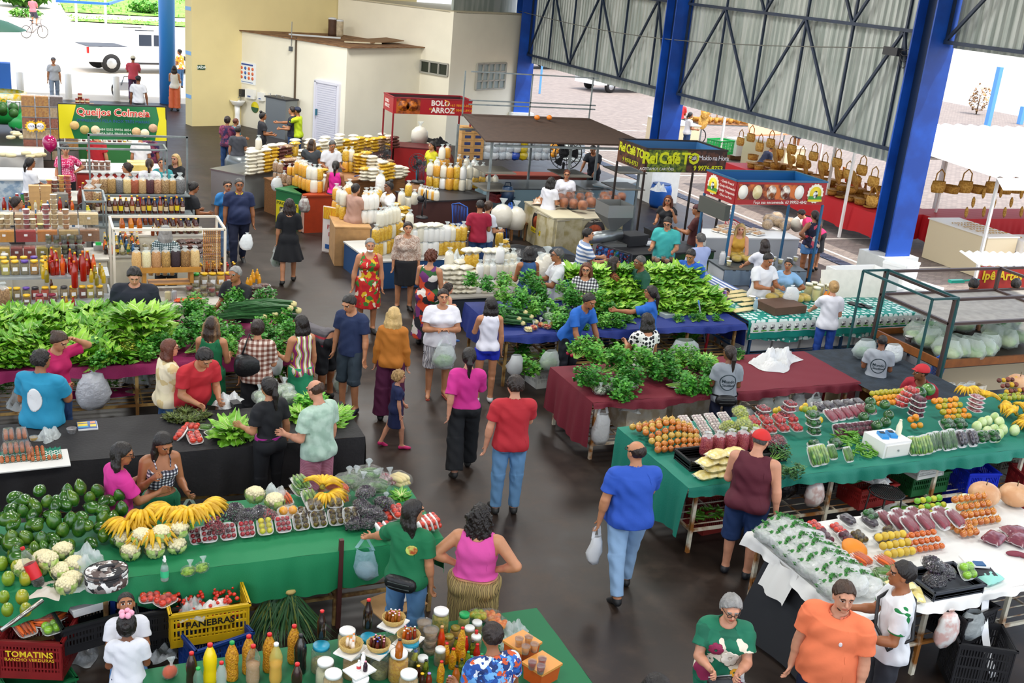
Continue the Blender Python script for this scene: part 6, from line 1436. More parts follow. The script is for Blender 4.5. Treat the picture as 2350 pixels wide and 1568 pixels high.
# third row: honey wall with bags of nuts
t=ob('steel_stand',N0,loc=(1.75,21.0,0),Lb='galvanised steel shelf stand of nut bags and honey bottles',cat='stand')
for z,y in((.9,-.55),(1.05,-.3),(1.32,.1)):ob('shelf',Bx((0,y,z),(1.75,.4,.03)).Q_(GV_),t)
ob('front',Bx((0,-.7,.45),(1.75,.04,.9)).Q_(M('b8bcbc')),t)
for x in(-.86,.86):
 ob('post',Bx((x,.2,1.2),(.035,.035,2.4)).Q_(GV_),t)
 ob('post',Bx((x,-.7,.6),(.035,.035,1.2)).Q_(GV_),t)
ob('rail',Bx((0,.2,2.38),(1.75,.035,.035)).Q_(GV_),t)
NB=[TBG('nut_bag',M(c,.6,c2=d,vs=70.),.28,.085,.09,10+i)for i,(c,d)in EN((('8a5a3a','c8a07a'),('6a4a2e','b89a6a'),('b8945a','8a6a3a'),('5a5a5a','7a7a7a'),('d8c08a','c0a468'),('a85a3a','8a4028'),('c8a878','b08c58'),('3a1a22','5a2a30')))]
lay(NB,[(.98+.135*i,21.1,1.335)for i in RG(12)],'knotted clear bag of nuts or grain on steel stand')
lay(NB[:2],[(.85,20.8,1.2),(1.0,20.75,1.1)],'leaning clear bag of mixed nuts at end of steel stand',s=1.2)
lay(HON[2:]+HN,[(.98+.098*i,20.72-.1*j,1.065-.0*j)for i in RG(16)for j in RG(2)],'dark honey bottle under row of nut bags')
lay(BEAR,[(1.5+.09*(i%10),20.34+.1*(i//10),.915)for i in RG(30)],'tiny honey|pointed{cap on steel stand')
CTR('counter',-1.7,.75,20.2,20.9,.9,M('b8b8b4'),M('c8c8c4',.4),'grey counter of sauces and stacked boxes>dark haired woman')
lay(MIX+HOT[:2],[(-.75+.1*(i%14),20.3+.12*(i//14),.9+.12*(i//14))for i in RG(42)],'yellow capped sauce bottle on grey counter')
OT=[tub('jam_tub',M(c,.4,coat=.3),M(l,.4),.075,.055)for c,l in(('c8561a','e8b83a'),('a82a1a','d8581c'),('d88a1c','e8c04a'),('8a3a22','e0d8c8'))]
for i,(px,n,k,w)in EN(((116,6,0,'amber'),(128,6,3,'brown'),(143,7,2,'golden'),(158,7,1,'red'),(60,3,3,'low brown'),(90,4,3,'short pale'))):TW_(px,470,1.1,n,OT[k],'jam tub in the %s stack on the grey counter'%w)
BX=Proto('carton');BX.part('box',Bx((0,0,.05),(.18,.13,.1)),M('c8a06a',.7,var=.1));BX.part('tape',Bx((0,0,.1005),(.18,.03,.001)),M('b08a52',.4))
for k in RG(10):BX.at((-.06+.19*(k%2),20.95,1.0+.1*(k//2)),0,1,N0,'small tan carton in stack>sauces',1)
SHT=Proto('sheet_stack');SHT.part('paper',Bx((0,0,.2),(.2,.2,.4)),M('8a8880',.6,var=.2,vs=40));SHT.part('wrap',Bx((0,0,.2),(.21,.21,.41)),FM_);SHT.at((.38,21.0,.95),.2,1,N0,'tall stack of grey wrapped packs by tan cartons')
CANS=[BT('spray_can',M(c,.3,metal=.3),M(d,.4),.2,.032,.02)for c,d in(('2a7a3a','2a4a9a'),('a81a1a','d8d0c8'))]
for i,(px,lb)in EN(((40,'red and white bottle stack on grey counter'),(52,'green|blue cap on grey counter'))):put(CANS[1-i],px,470,1.3,lb)
t=ob('helmet',N0,loc=TU(G(195,500,1.0)),Lb='black motorcycle helmet under steel frame',cat='helmet');ob('shell',Bl((0,0,.13),(.14,.15,.15),16,10).Q_(M('141416',.2,coat=.6)),t);ob('visor',Gd(lambda a,b:(.145*sin((a-.5)*2),-.155*cos((a-.5)*2),.1+.08*b),8,2).Q_(M('2a2a30',.1)),t)
FST('pipe_stand',.72,1.05,19.4,20.3,.85,1.55,GV_,'small galvanised frame over helmet',.03)
# fourth row: cheese stall with the banner
CTR('counter',-1.8,.35,24.4,25.6,.9,M('8fa8c0',c2='c8d4dc',vs=9.),M('d8d8d4',.4),'blue tiled counter with wrapped cheeses')
CTR('counter',.8,2.55,25.3,26.3,.9,M('a83028'),M('d4d4d0',.4),'white topped cheese counter under green banner')
t=ob('pipe_stand',N0,loc=(1.45,23.6,0),Lb='steel frame carrying green cheese banner',cat='frame');
b0,b1=GV(133,238,23.6),GV(381,245,23.6);c0,c1=GV(135,317,23.6),GV(380,322,23.6)
for p,q in((b0,c0),(b1,c1)):ob('post',Ba((p[0]-1.45,0,0),(p[0]-1.45,0,p[2]),.03).Q_(DM),t)
ob('rail',Ba((b0[0]-1.45,0,b0[2]),(b1[0]-1.45,0,b1[2]),.03).Q_(DM),t)
bw=b1[0]-b0[0];bh=b0[2]-c0[2];bz=(b0[2]+c0[2])/2;bx=(b0[0]+b1[0])/2
tb=ob('banner',N0,loc=(bx,23.57,bz),Lb='green banner with red letters Queijos Colmeia and{ends',cat='banner')
wv=lambda x,z:.02*sin(x*5+z*3)+.01*sin(x*13)
def panel(poly_fn,n,m_,nm,y):return ob(nm,Gd(poly_fn,n,8).Q_(m_),tb,(0,y,0))
panel(lambda a,b:((a-.5)*bw,wv((a-.5)*bw,b),(b-.5)*bh),40,M('0d6a3a',.35),'cloth',0)
yl=lambda b:.1+.09*abs(b-.35)**.9
panel(lambda a,b:(-bw/2+a*bw*yl(b),wv(-bw/2+a*bw*yl(b),b)-.004,(b-.5)*bh),8,M('d8cc10',.4),'yellow_end',0);panel(lambda a,b:(bw/2-(1-a)*bw*yl(1-b)*.7,wv(bw/2-(1-a)*bw*yl(1-b)*.7,b)-.004,(b-.5)*bh),8,M('d8cc10',.4),'yellow_end',0)
txt(tb,'Queijos Colmeia',bh*.3,'f0d8c8',(0,-.03,bh*.3),bold=.012);txt(tb,'Queijos Colmeia',bh*.3,'c8281e',(0,-.033,bh*.3),bold=.001)
txt(tb,'EMPRESADO PELA INOX TRÊS MARIAS',bh*.12,'2a4a8a',(0,-.033,bh*.05));txt(tb,'98484 0332 99936 8854',bh*.1,'d8e0d0',(.0,-.033,-bh*.2));txt(tb,'98456 5431 98418 6766',bh*.1,'d8e0d0',(.0,-.033,-bh*.32))
for i,(x,z,c)in EN(((-.36,-.1,'d8b070'),(-.27,-.22,'b8a860'),(-.17,-.22,'e0c8a0'),(.21,-.24,'d8b080'),(.29,-.28,'e8dcb8'),(.37,-.12,'c8a080'))):ob('cheese_picture',Lt([(.001,0),(bh*.13,0),(bh*.13,.003),(.001,.003)],18).Q_(M(c,.4,var=.2,vs=12)),tb,(x*bw,-.03,z*bh),rot=(PI/2,0,0))
FST('pipe_stand',.4,2.35,22.2,22.8,.9,1.95,GV_,'galvanised frame before cheese stall',.035)
POT=tub('caramel_pot',M('8a4a1c',.4),M('f0ece4',.4),.1,.06)
lay(POT,[(.95+.125*(i%5),25.5+.13*((i//5)%2),.9+.1*(i//10))for i in RG(17)],'white lidded pot of brown caramel on cheese counter')
CHB=Proto('cheese_block');CHB.part('cheese',Bx((0,0,.06),(.5,.3,.12)),M('e8c85a',var=.08));CHB.part('wrap',Bx((0,0,.062),(.51,.31,.125)),FM_)
for i,(x,y,z)in EN(((2.1,25.6,.9),(2.15,25.95,.9))):CHB.at((x,y,z),.05*i,1,N0,('long{cheese block at counter front','long{cheese block>first')[i])
CHR=Proto('round_cheese');CHR.part('rind',Lt([(.001,0),(.1,0),(.11,.03),(.1,.06),(.001,.065)],16),M('e8d8a0'));CHR.part('wrap',Bl((0,0,.035),(.13,.12,.045),12,6,.08),FM_)
puts(CHR,[(10,358),(25,360),(70,362),(85,360),(95,358),(60,355)],.9,'wrapped cheese wheel on blue tiled counter')
puts(CHR,[(25,318),(40,312),(55,318),(35,308)],1.0,'wrapped pale cheese on white} at back')
CTR('counter',-2.2,.15,27.2,28.2,.9,M('d8d4cc',.6),M('e0dcd4'),'white} of cheeses before coconut cart')
# fifth row: stacked dry goods
CTR('counter',.2,2.4,29.0,29.7,.9,M('3f8a4a'),M('b8b4ac'),'green fronted counter of tins>banner')
DRY=[Proto('dry_food_box')for _ in RG(4)]
for p,c,d in zip(DRY,('c8922a','8a4a2a','c8b08a','5a4a44'),('a86a1c','a85a3a','b09468','6a5a54')):p.part('contents',Bx((0,0,.12),(.28,.26,.22)),M(c,.6,c2=d,vs=25.));p.part('clear_box',Bx((0,0,.125),(.3,.28,.245)),CL_)
for r_ in RG(6):
 for c_ in RG(4):
  if r_==5 and c_==3:continue
  DRY[(0,0,1,2,1,3)[5-r_]if c_<2 else(r_+c_)%4].at((-.12+c_*.31,28.5,.55+r_*.255),0,1,N0,'clear box of dried fruit in tall wall of boxes by banner',1)
ob('low_rack',Bx((.35,28.5,.27),(1.3,.4,.54)).Q_(M('4a4038',.6)),Lb='low dark rack under wall of dried fruit boxes',cat='rack')
for i,px in EN((72,92)):
 q=GV(px,290,28.28);t=ob('price_star',N0,loc=TU(q),Lb=('star shaped price sign on dried fruit reading UVA','star shaped price sign on dried fruit reading JACA')[i],cat='price sign');mb=MB()
 mb.prism([((.15 if k%2 else .11)*cos(PI*k/12),(.15 if k%2 else .11)*sin(PI*k/12))for k in RG(24)],0,.006);ob('star',mb.Q_(M('e8b81c')),t,rot=(PI/2,0,0));ob('disc',Lt([(.001,0),(.085,0),(.085,.004),(.001,.004)],18).Q_(WT),t,(0,-.008,0),rot=(PI/2,0,0));txt(t,('UVA','JACA')[i],.07,'2a3a8a',(0,-.014,0))
TIN=Proto('tin');TIN.part('can',Lt([(.001,0),(.05,0),(.05,.12),(.001,.12)],12),M('7a2a1a',.4,metal=.2));TIN.part('band',Lt([(.051,.04),(.051,.08)],12,cap=False),M('d8c8a0'))
for k,(x,z)in EN(((.98,0),(1.09,0),(1.2,0),(1.04,.12))):TIN.at((x,28.6,1.9+z),0,1,N0,'brown tin in small pyramid on top of box wall',1)
ob('plank',Bx((1.1,28.6,1.87),(.5,.3,.05)).Q_(WOOD),Lb='small shelf board under brown tins',cat='shelf');ob('post',Bx((1.3,28.7,.93),(.05,.05,1.85)).Q_(WOOD),Lb='wooden post holding tin shelf',cat='post')
TN=[TIN]+[BT('small_bottle',M(c,.3),M(YL,.4),.2,.04,.02,WT)for c in('6a1a12','c8a82a','2a2a22','d8d0c0')]
lay(TN,[(.75+.12*i,29.15+.13*j,.9)for i in RG(13)for j in RG(2)],'jar or tin on green fronted counter>banner')
t=ob('balloon',N0,loc=TU(GV(114,330,26.6)),Lb='shiny magenta balloon by woman in pink',cat='balloon');ob('skin',Lt([(.001,-.2),(.06,-.17),(.13,-.09),(.165,.02),(.14,.12),(.08,.18),(.001,.2)],18).Q_(M('a8145a',.15,coat=.8)),t);ob('knot',Bl((0,0,-.21),.015,8,5).Q_(M('a8145a',.3)),t)
for i,(px,py,c,d,lb)in EN(((185,470,'7a2a10','c8181c','tall brown syrup jug with red cap before cheese stall'),(192,460,'7a2a10',YL,'brown syrup jug with{cap>first'),(207,470,'e0901a',YL,'orange juice bottle at cheese stall front'),(247,470,'e8e4d0','f0f0ec','tall white milk bottle at cheese stall front'),(235,472,'c8d8c8','2a8a5a','clear bottle by white milk bottle'),(202,500,'d8d01c',YL,'square{bottle at end of steel stand'))):put(BT('bottle',M(c,.25,coat=.4),M(d,.4),.34 if i<2 or i==3 else .22,.055,.018),px,py,1.05,lb)
ob('board_shelf',Bx((1.1,22.3,.99),(1.3,.9,.06)).Q_(M('c8c4b8')),Lb='pale shelf board with jugs before cheese stall',cat='shelf');CTR('counter',.5,1.7,22.0,22.7,.95,M('a8a49a',.6),M('b8b4aa'),'grey cabinet under jug shelf')
SLAB=[CHB,CHR];lay(CHR,[(1.5+.22*(i%4),22.3+.2*(i//4),1.03)for i in RG(8)],'round wrapped cheese by jugs')
# F: flour and grain stalls
WHF=M('e2dcc8',.55,coat=.5,bump=.3,bs=30);YEF=M('c99a1e',coat=.5,c2='dcb43a',vs=30.,bump=.3,bs=30);BRF=M('4a2420',coat=.6,c2='6a3a30',vs=40.);TNF=M('b09070',.6,coat=.5,c2='8a6a50',vs=40.);PWF=M('ecebe6',.4,coat=.5)
PB={k:[PBAG(n,m,.26,.18,.085,i)for i in RG(2)]for k,n,m in(('W','flour_bag',WHF),('Y','corn_flour_bag',YEF),('D','bean_bag',BRF),('T','grain_bag',TNF))}
TB={k:[TBG(n,m,.26,.075,.08,30+i)for i in RG(2)]for k,n,m in(('w','tall_flour_bag',WHF),('y','tall_corn_bag',YEF),('o','tall_corn_bag',M('d8941c',coat=.5,c2='e0a83a',vs=60.)),('p','tall_flour_bag',PWF),('t','tall_grain_bag',TNF))}
KIND={'W':'white flour','Y':'yellow corn flour','D':'dark beans','T':'tan grain','w':'white flour','y':'yellow meal','o':'orange corn','p':'white starch','t':'brown grain'}
def STK(px,py,z,s,where,rz=.5,sc=1.,hh=.082):
 q=G(px,py,z);zz=z
 for c in s:
  if c.isupper():
   rnd.choice(PB[c]).at((q[0]+U_(-.02,.02),q[1]+U_(-.02,.02),zz),rz+U_(-.15,.15),sc,N0,'flat %s bag stacked %s'%(KIND[c],where),1);zz+=hh*sc
  else:
   rnd.choice(TB[c]).at((q[0],q[1],zz),U_(0,6),sc*U_(.95,1.08),N0,'upright %s bag %s'%(KIND[c],where),1);zz+=.27*sc
def BLK(px0,py0,px1,py1,depth,z,body,topm,Lb,name='counter',back=1):
 a,b=Vector(G(px0,py0,z)),Vector(G(px1,py1,z));d=b-a;L=d.length;ag=atan2(d.y,d.x);n=Vector((-d.y,d.x,0)).normalized()
 c=(a+b)/2+n*depth/2
 t=ob(name,N0,loc=(c.x,c.y,0),rz=ag,Lb=Lb,cat='counter')
 ob('cabinet',Bx((0,0,(z-.03)/2),(L,depth,z-.03)).Q_(body),t);ob('worktop',Bx((0,0,z-.015),(L+.04,depth+.04,.03)).Q_(topm),t)
 return t,a,d/L,n,L
WF='on long back counter by washbasin'
BLK(562,402,905,338,1.0,.85,M('9aa0a0',.35,metal=.4),ST_,'long steel counter of flour bags before kiosk')
t=ob('steel_case',N0,loc=TU(G(592,412,.0)*NA([1,1,0])+NA([-.55,-1.2,0])),rz=.5,Lb='curved grey steel display case at aisle end of flour counter',cat='case');ob('shell',Lt([(.42,0),(.42,.7),(.36,.84),(.001,.86)],16,sq=.4).Q_(M('6a7072',.35,metal=.5)),t);ob('glass',Bx((0,-.36,.5),(.6,.02,.5)).Q_(M('9aa8aa',.1)),t)
for i,s in EN(('WWWWWWW','WWWWWWWw','YYYYYYW','YYYYYYYW','YYYDDDD','YYYYDDT','yyY','WWWWW','TTWWWWW','WWWYYW','WWWWWWW','WWWWWW','WWYYWWW','YYYYYY','YYYYYW','YYYYYY','TTYYY','YYYYY','TTTTY','YYYYW')):
 x=572+i*16.6;STK(x+4,402-(x-572)*.185,.85,s,WF,.6)
 if i%2==0:STK(x+6,394-(x-572)*.185,.85,s[:-1]+'W',WF,.6)
WF='on middle grain counter>woman in grey'
BLK(655,425,930,405,.9,.8,WOOD,WOOD,'wooden counter of grain bags in middle of flour stalls')
for x,y,s in((660,412,'DDDDDT'),(672,410,'DDDDTT'),(690,408,'TTTWW'),(705,415,'YYYDD'),(722,418,'WYYD'),(738,418,'WWYY'),(755,420,'DDD'),(792,395,'oy'),(805,395,'yw'),(822,398,'YYYYYY'),(838,400,'YYYYYWY'),(852,402,'WWWWWW'),(868,402,'WWWWW'),(835,415,'WWWY'),(855,417,'WWWW'),(878,415,'YYYYYW'),(893,412,'YYYYY'),(912,410,'WWWW'),(925,405,'WWW'),(890,388,'TTT'),(880,375,'DDD')):STK(x,y,.8,s,WF,.4)
STK(893,335,1.0,'YTT','on red counter under cake sign');STK(905,340,1.0,'DDDD','on red counter under cake sign')
t,a,d,n,L=BLK(634,432,690,445,.8,.85,M('1f6a3a'),M('1f6a3a'),'green and{counter with jars and leaning notice board','sales_stand')
ob('side_panel',Bx((0,-.42,.35),(L*.9,.02,.5)).Q_(M('d8c81a')),t);ob('side_picture',Bx((0,-.435,.32),(L*.6,.01,.3)).Q_(M('2a2a1c',c2='d8d0b0',vs=9.)),t);txt(t,'MACAXEIRA',.11,'2a4a1c',(0,-.435,.55))
t2=ob('notice_board',N0,loc=TU(G(622,460,0)*NA([1,1,0])),rz=-.85,Lb='leaning{framed notice board at end of green counter',cat='notice board');ob('panel',Bx((0,0,.5),(.62,.03,.9)).Q_(M('c8d4d4',.4,c2='d8dcc0',vs=5.)),t2)
for x in(-.33,.33):ob('side_frame',Bx((x,-.01,.5),(.05,.05,1.0)).Q_(M('d8c81a')),t2)
ob('heading',Bx((0,-.02,.9),(.62,.02,.12)).Q_(M('d8c81a')),t2)
for x,y,s in((632,415,'tt'),(642,418,'tt'),(652,420,'t'),(664,424,'to'),(676,426,'oo'),(686,428,'o')):STK(x,y,.85,s,'on green and{counter',sc=.8)
put(FX('red_bag',.4,.18,.3,False,M('5a0f1c',.4)),668,410,.85,'dark red handbag on green and{counter');put(CAR('plastic_bag',MI_,.26,.3,False,4,N0,True),636,405,1.0,'white plastic bag hanging by notice board',rz=0)
ORC=M('9c3414',.45,var=.1);t,a,d,n,L=BLK(700,448,790,446,.7,.85,ORC,M('a83c18'),'orange metal counter of tall corn bags');ob('side_panel',Bx((-L/2-.02,0,.42),(.02,.72,.8)).Q_(M('c8a090')),t)
for x,y,s in((683,428,'oo'),(692,432,'oo'),(700,436,'oo'),(710,440,'ow'),(720,442,'ww'),(732,442,'oy'),(744,440,'w'),(705,425,'Y'),(735,425,'YYW')):STK(x,y,.85,s,'on the orange metal counter',sc=1.05)
put(CAR('plastic_bag',M('b8b8b4',.4,c2='8a7a78',vs=14.),.24,.3,False,8,N0,True),699,452,.95,'grey printed plastic bag hanging on orange counter',rz=0)
WF='on stall>striped skirt'
BLK(770,520,850,522,1.0,.8,CARD,CARD,'brown boxy counter>woman in striped skirt')
t=ob('placard',N0,loc=TU(G(776,585,0)*NA([1,1,0])),rz=-.75,Lb='white placard with red and{print leaning on flour stall',cat='placard');ob('panel',Bx((0,0,.5),(.75,.03,.95)).Q_(M('e4dcd8')),t);ob('heading',Bx((0,-.02,.84),(.72,.02,.24)).Q_(PAT('zigzag',['d8b01c','c8281c','d8b01c'],5,.5)),t);txt(t,'FARINHA',.13,'b81c1c',(0,-.02,.55));txt(t,'DE PUBA',.12,'b81c1c',(0,-.02,.4))
for i in RG(4):ob('payment_mark',Bx((-.24+.16*i,-.02,.14),(.12,.01,.09)).Q_(M(('2a5a9a','e08a1c','c8281c','3a3a4a')[i],.5)),t)
for x,y,s in((770,490,'oo'),(778,497,'yw'),(787,503,'yw'),(795,490,'wo'),(838,500,'oo'),(850,500,'ow'),(860,502,'wy'),(836,512,'pp'),(848,512,'pp'),(858,510,'pp'),(866,495,'yy'),(800,480,'ww')):STK(x,y,.8,s,WF,sc=1.05)
put(TB['p'][0],872,440,1.05,'big white sack like bag standing>woman in white',s=1.35)
for x,y,s in((920,480,'Ww'),(935,478,'wy'),(905,482,'YY'),(950,470,'w'),(925,500,'YYY'),(915,508,'YW')):STK(x,y,.8,s,'beside woman in white and yellow')
WF='on blue based stall>woman in beige blouse'
BLK(855,600,1065,590,1.5,.55,M('1f4a7a',.6),M('c8c8c4'),'blue based display of flour bags>beige blouse')
for i in RG(7):STK(860+i*9,590-i*3,.55,('yy','yyw','wyw','yyw','yww','wyw','yy')[i],WF,sc=1.05)
for i in RG(11):
 x=935+i*12.4;STK(x,588-i*.5,.55,('pww','pp','wwW','pp','ppW','ppW','yp','yp','yw','yy','yy')[i],WF,sc=1.02);STK(x-4,560,.72,('WWWW','WWWY','WWWW','YWWW','WWWW','WWYW','WWWW','YYWW','YYY','YYYY','WWY')[i],WF,.45)
 STK(x,536,.8,('WW','YW','WW','YY','WW','W','YY','WW','YY','Y','W')[i],WF,.45)
WF='on front stall>woman in colourful dress'
BLK(1015,684,1195,676,1.2,.5,M('2a3440',.6),M('b8b4ac'),'low display of white flour bags nearest aisle')
for i in RG(12):
 x=1024+i*14.5;STK(x,672,.5,('WWWWWW','WWWWWW','WWWWW','WWWWWW','WWWWW','pp','ww','pp','wwp','ww','pw','ww')[i],WF,.45);STK(x+3,648,.62,('yw','WWWW','WWWWW','yyW','oyW','WWWW','ppW','ppW','wwW','pw','ww','w')[i],WF,.45)
put(LF('plastic_bag',.5,.4,.2,HZ,44),1050,600,.85,'clear plastic heaped on low flour display')
WF='on dark} by blue kettle'
BLK(960,462,1130,455,1.1,.75,M('4a2a26',.6),DM,'dark low} of upright corn bags by blue kettle')
for i in RG(7):STK(965+i*6,452+i*1.5,.75,'o' if i%2 else 'w','in small row at} corner',sc=.85)
for x,y,s in((985,430,'yw'),(1000,432,'yo'),(1015,434,'pw'),(1030,436,'oo'),(1045,436,'yy'),(1060,438,'wp'),(1075,436,'ww'),(1090,432,'yw'),(1105,430,'yw'),(1120,430,'w'),(1022,415,'woo'),(1010,418,'yow'),(1050,415,'wo'),(1068,418,'pw'),(1085,418,'wp'),(1000,420,'ww'),(1135,430,'w')):STK(x,y,.75,s,WF,sc=1.05)
t=put(crate('crate',M('6a1a1e'),.4,.3,.2),1142,462,.75,'dark red crate by blue kettle',rz=.4)
t=ob('kettle',N0,loc=TU(G(1162,465,.75)),Lb='dark blue lidded water jug on dark}',cat='jug');ob('body',Lt([(.17,0),(.16,.25),(.12,.36),(.11,.38),(.001,.4)],16).Q_(M('1a3350',.35)),t);ob('handle',Tb([(-.08,0,.38),(-.06,0,.47),(.06,0,.47),(.08,0,.38)],.014,7).Q_(M('16283e',.4)),t);ob('spout',Ba((.15,0,.1),(.21,0,.12),.03).Q_(M('16283e',.4)),t)
def fan(px,py,z,Lb,yaw=0.,s=1.):
 t=ob('electric_fan',N0,loc=TU(G(px,py,z)),rz=yaw,s=s,Lb=Lb,cat='fan');ob('base',Lt([(.14,0),(.13,.03),(.001,.04)],14).Q_(DM),t);ob('stem',Ba((0,0,.03),(0,0,.3),.035,Sm=True,n=8).Q_(DM),t)
 mb=MB()
 for r_ in(.08,.14,.2):mb.lathe([(r_-.004,-.01),(r_+.004,-.01),(r_+.004,.01),(r_-.004,.01)],24,close=True)
 for i in RG(18):mb.bar((.03*cos(i*.349),.03*sin(i*.349),.02),(.2*cos(i*.349),.2*sin(i*.349),0),.006)
 ob('grille',mb.Q_(DM),t,(0,-.06,.42),rot=(PI/2,0,0));ob('motor',Bl((0,.04,.42),(.07,.09,.07),10,7).Q_(DM),t)
 for i in RG(3):ob('blade',Gd(lambda a,b:(.17*a*cos(i*2.094+.7*(b-.5)),-.03+.03*b,.42+.17*a*sin(i*2.094+.7*(b-.5))),4,4).Q_(M('3a3a40',.4)),t)
fan(958,418,.95,'black electric fan by woman in yellow',-.6,1.1);fan(885,385,1.0,'black fan>stacked corn bags',-.9,.9);fan(968,500,.6,'black fan on floor side of kettle}',1.2)
ob('fan_stool',Lt([(.16,0),(.15,.9),(.001,.92)],10).Q_(WOOD),loc=TU(G(957,418,.0)*NA([0,0,0])+G(958,418,.95)*NA([1,1,0])),Lb='brown wooden block under black fan',cat='stool')
def chair(px,py,Lb,m,rz,s=1.):
 t=ob('chair',N0,loc=TU(G(px,py,0)),rz=rz,s=s,Lb=Lb,cat='chair');mb=MB()
 for x in(-.2,.2):mb.tube([(x,.2,0),(x,.15,.42),(x,.24,.9)],.014,6);ob('leg',Tb([(x,-.2,0),(x,-.18,.42)],.014,6).Q_(m),t)
 ob('frame',mb.tube([(-.2,.24,.9),(0,.26,.96),(.2,.24,.9)],.014,6).Q_(m),t);mb=MB()
 for i in RG(11):mb.tube([(-.2+.04*i,.24,.9),(-.2+.04*i,.15,.46)],.007,5)
 ob('backrest',mb.Q_(m),t);mb=MB()
 for i in RG(11):mb.tube([(-.2+.04*i,.15,.43),(-.2+.04*i,-.18,.43)],.007,5)
 ob('seat',mb.Q_(m),t)
CORD=M('1450a8',.45)
chair(1062,560,'blue cord chair by man in dark red',CORD,2.2);chair(1140,560,'second blue cord chair>man in dark red',CORD,-1.8);chair(975,455,'blue and green cord chair by woman in yellow',M('1a7a9a',.45),2.4);chair(832,478,'blue cord chair>orange bags',CORD,2.6,.9);chair(1655,600,'red cord chair by blue checked}',M('a81c2a',.45),-1.2)
SACK=M('cfcabc',coat=.3,bump=.3,bs=12);SK=Proto('sack');SK.part('body',Lt([(.001,0),(.24,.02),(.28,.2),(.26,.4),(.15,.52),(.05,.56)],14,wob=.04),SACK);SK.part('tie',Lt([(.05,.55),(.03,.6),(.1,.7)],10,wob=.2,cap=False),HZ)
for px,py,z,lb in((1150,520,.45,'white sack on stool>dark red shirt'),(1180,525,.4,'tan sack on small stool by bread counter'),(1250,640,.3,'big white sack>denim dress'),(1235,655,.3,'clear sack of meal by denim dress'),(962,330,.9,'white sack on red counter by kiosk wall')):put(SK,px,py,z,lb,s=.9)
for px,py,lb in((1150,545,'dark stool under white sack'),(1182,548,'wooden stool under tan sack')):
 t=ob('stool',N0,loc=TU(G(px,py,0)),Lb=lb,cat='stool');ob('seat',Bx((0,0,.4),(.4,.4,.04)).Q_(WOOD),t)
 for x in(-.16,.16):
  for y in(-.16,.16):ob('leg',Bx((x,y,.19),(.035,.035,.38)).Q_(WOOD),t)
for px,py,s in((1130,590,'YY'),(1142,592,'yy'),(1153,590,'yY'),(1160,588,'y')):STK(px,py,.35,s,'on low bench>dark red shirt')
ob('low_bench',Bx((0,0,.17),(.6,.5,.34)).Q_(M('3a3a3c',.6)),loc=TU(G(1146,590,.0)*0+G(1146,588,.34)*NA([1,1,0])),Lb='dark low bench under few{bags',cat='bench')
put(LF('tarpaulin',1.5,1.0,.12,M('12161c',.4,bump=.6,bs=12),5),1240,585,.5,'black plastic sheet in heap before bread counter');ob('low_bench',Bx((0,0,.25),(1.5,.9,.5)).Q_(M('1f2c3c',.6)),loc=TU(G(1235,580,.5)*NA([1,1,0])),Lb='dark blue box bench under black plastic sheet',cat='bench')
# G: signs on posts and the booth
def FAS(name,fl,fr,bl,z,h,m,inner,post,Lb,posts=True):
 a,b,c=Vector(G(*fl,z)),Vector(G(*fr,z)),Vector(G(*bl,z));u0,u1,v0=a.x,b.x,(a.y+b.y)/2;v1=v0+max(.9,c.y-a.y);w,d=u1-u0,v1-v0
 t=ob(name,N0,loc=((u0+u1)/2,(v0+v1)/2,0),Lb=Lb,cat='sign');zc=z+h/2
 for nm,c_,s_ in(('front_panel',(0,-d/2,zc),(w,.03,h)),('back_panel',(0,d/2,zc),(w,.03,h)),('side_panel',(-w/2,0,zc),(.03,d,h)),('side_panel',(w/2,0,zc),(.03,d,h))):
  mb=Bx(c_,s_);k={'front_panel':(0,-1),'back_panel':(0,1)}.get(nm)or((-1,0)if c_[0]<0 else(1,0))
  ob(nm,mb.Q_(m),t);ob('inner_sheet',Bx((c_[0]-k[0]*.02,c_[1]-k[1]*.02,c_[2]),(max(.008,s_[0]-.04)if k[1]else .008,max(.008,s_[1]-.04)if k[0]else .008,h-.01)).Q_(inner),t)
 ob('top_rim',Bx((0,-d/2,z+h),(w+.04,.05,.03)).box((0,d/2,z+h),(w+.04,.05,.03)).box((-w/2,0,z+h),(.05,d,.03)).box((w/2,0,z+h),(.05,d,.03)).Q_(post),t)
 if posts:
  for x in(-w/2,w/2):
   for y in(-d/2,d/2):ob('post',Bx((x,y,z/2),(.04,.04,z)).Q_(post),t)
 return t,w,d,zc
REDS=M('a81420',.4);t,w,d,zc=FAS('sign_booth',(912,265),(1070,262),(885,255),1.95,.42,REDS,M('3a1a1e',.6),M('8a1420'),'red sign frame on posts reading BOLO ARROZ')
txt(t,'BOLO',.2,'f4ece4',(.2,-d/2-.02,zc+.1),bold=.006);txt(t,'de',.09,'e0b01c',(-.08,-d/2-.02,zc-.05));txt(t,'ARROZ',.2,'f4ece4',(.28,-d/2-.02,zc-.09),bold=.006);txt(t,'+63 98403-0122',.1,'e8a01c',(w*.36,-d/2-.02,zc+.06));txt(t,'+63 98485-8938',.1,'e8a01c',(w*.36,-d/2-.02,zc-.07));txt(t,'BOLO',.13,'f4ece4',(-w/2-.02,.1,zc+.06),-PI/2);txt(t,'ARROZ',.13,'f4ece4',(-w/2-.02,.1,zc-.07),-PI/2)
ob('cake_picture',Bx((-w*.32,-d/2-.018,zc),(w*.3,.006,.4)).Q_(M('5a1c0c',.4,c2='b85a14',vs=5.)),t)
for x in(-.38,-.27):ob('cake_picture',Lt([(.001,0),(.17,0),(.17,.004),(.001,.004)],18,sy=.8).Q_(M('c8701c',.4,c2='6a2a0c',vs=9.)),t,(x*w,-d/2-.024,zc),rot=(PI/2,0,0))
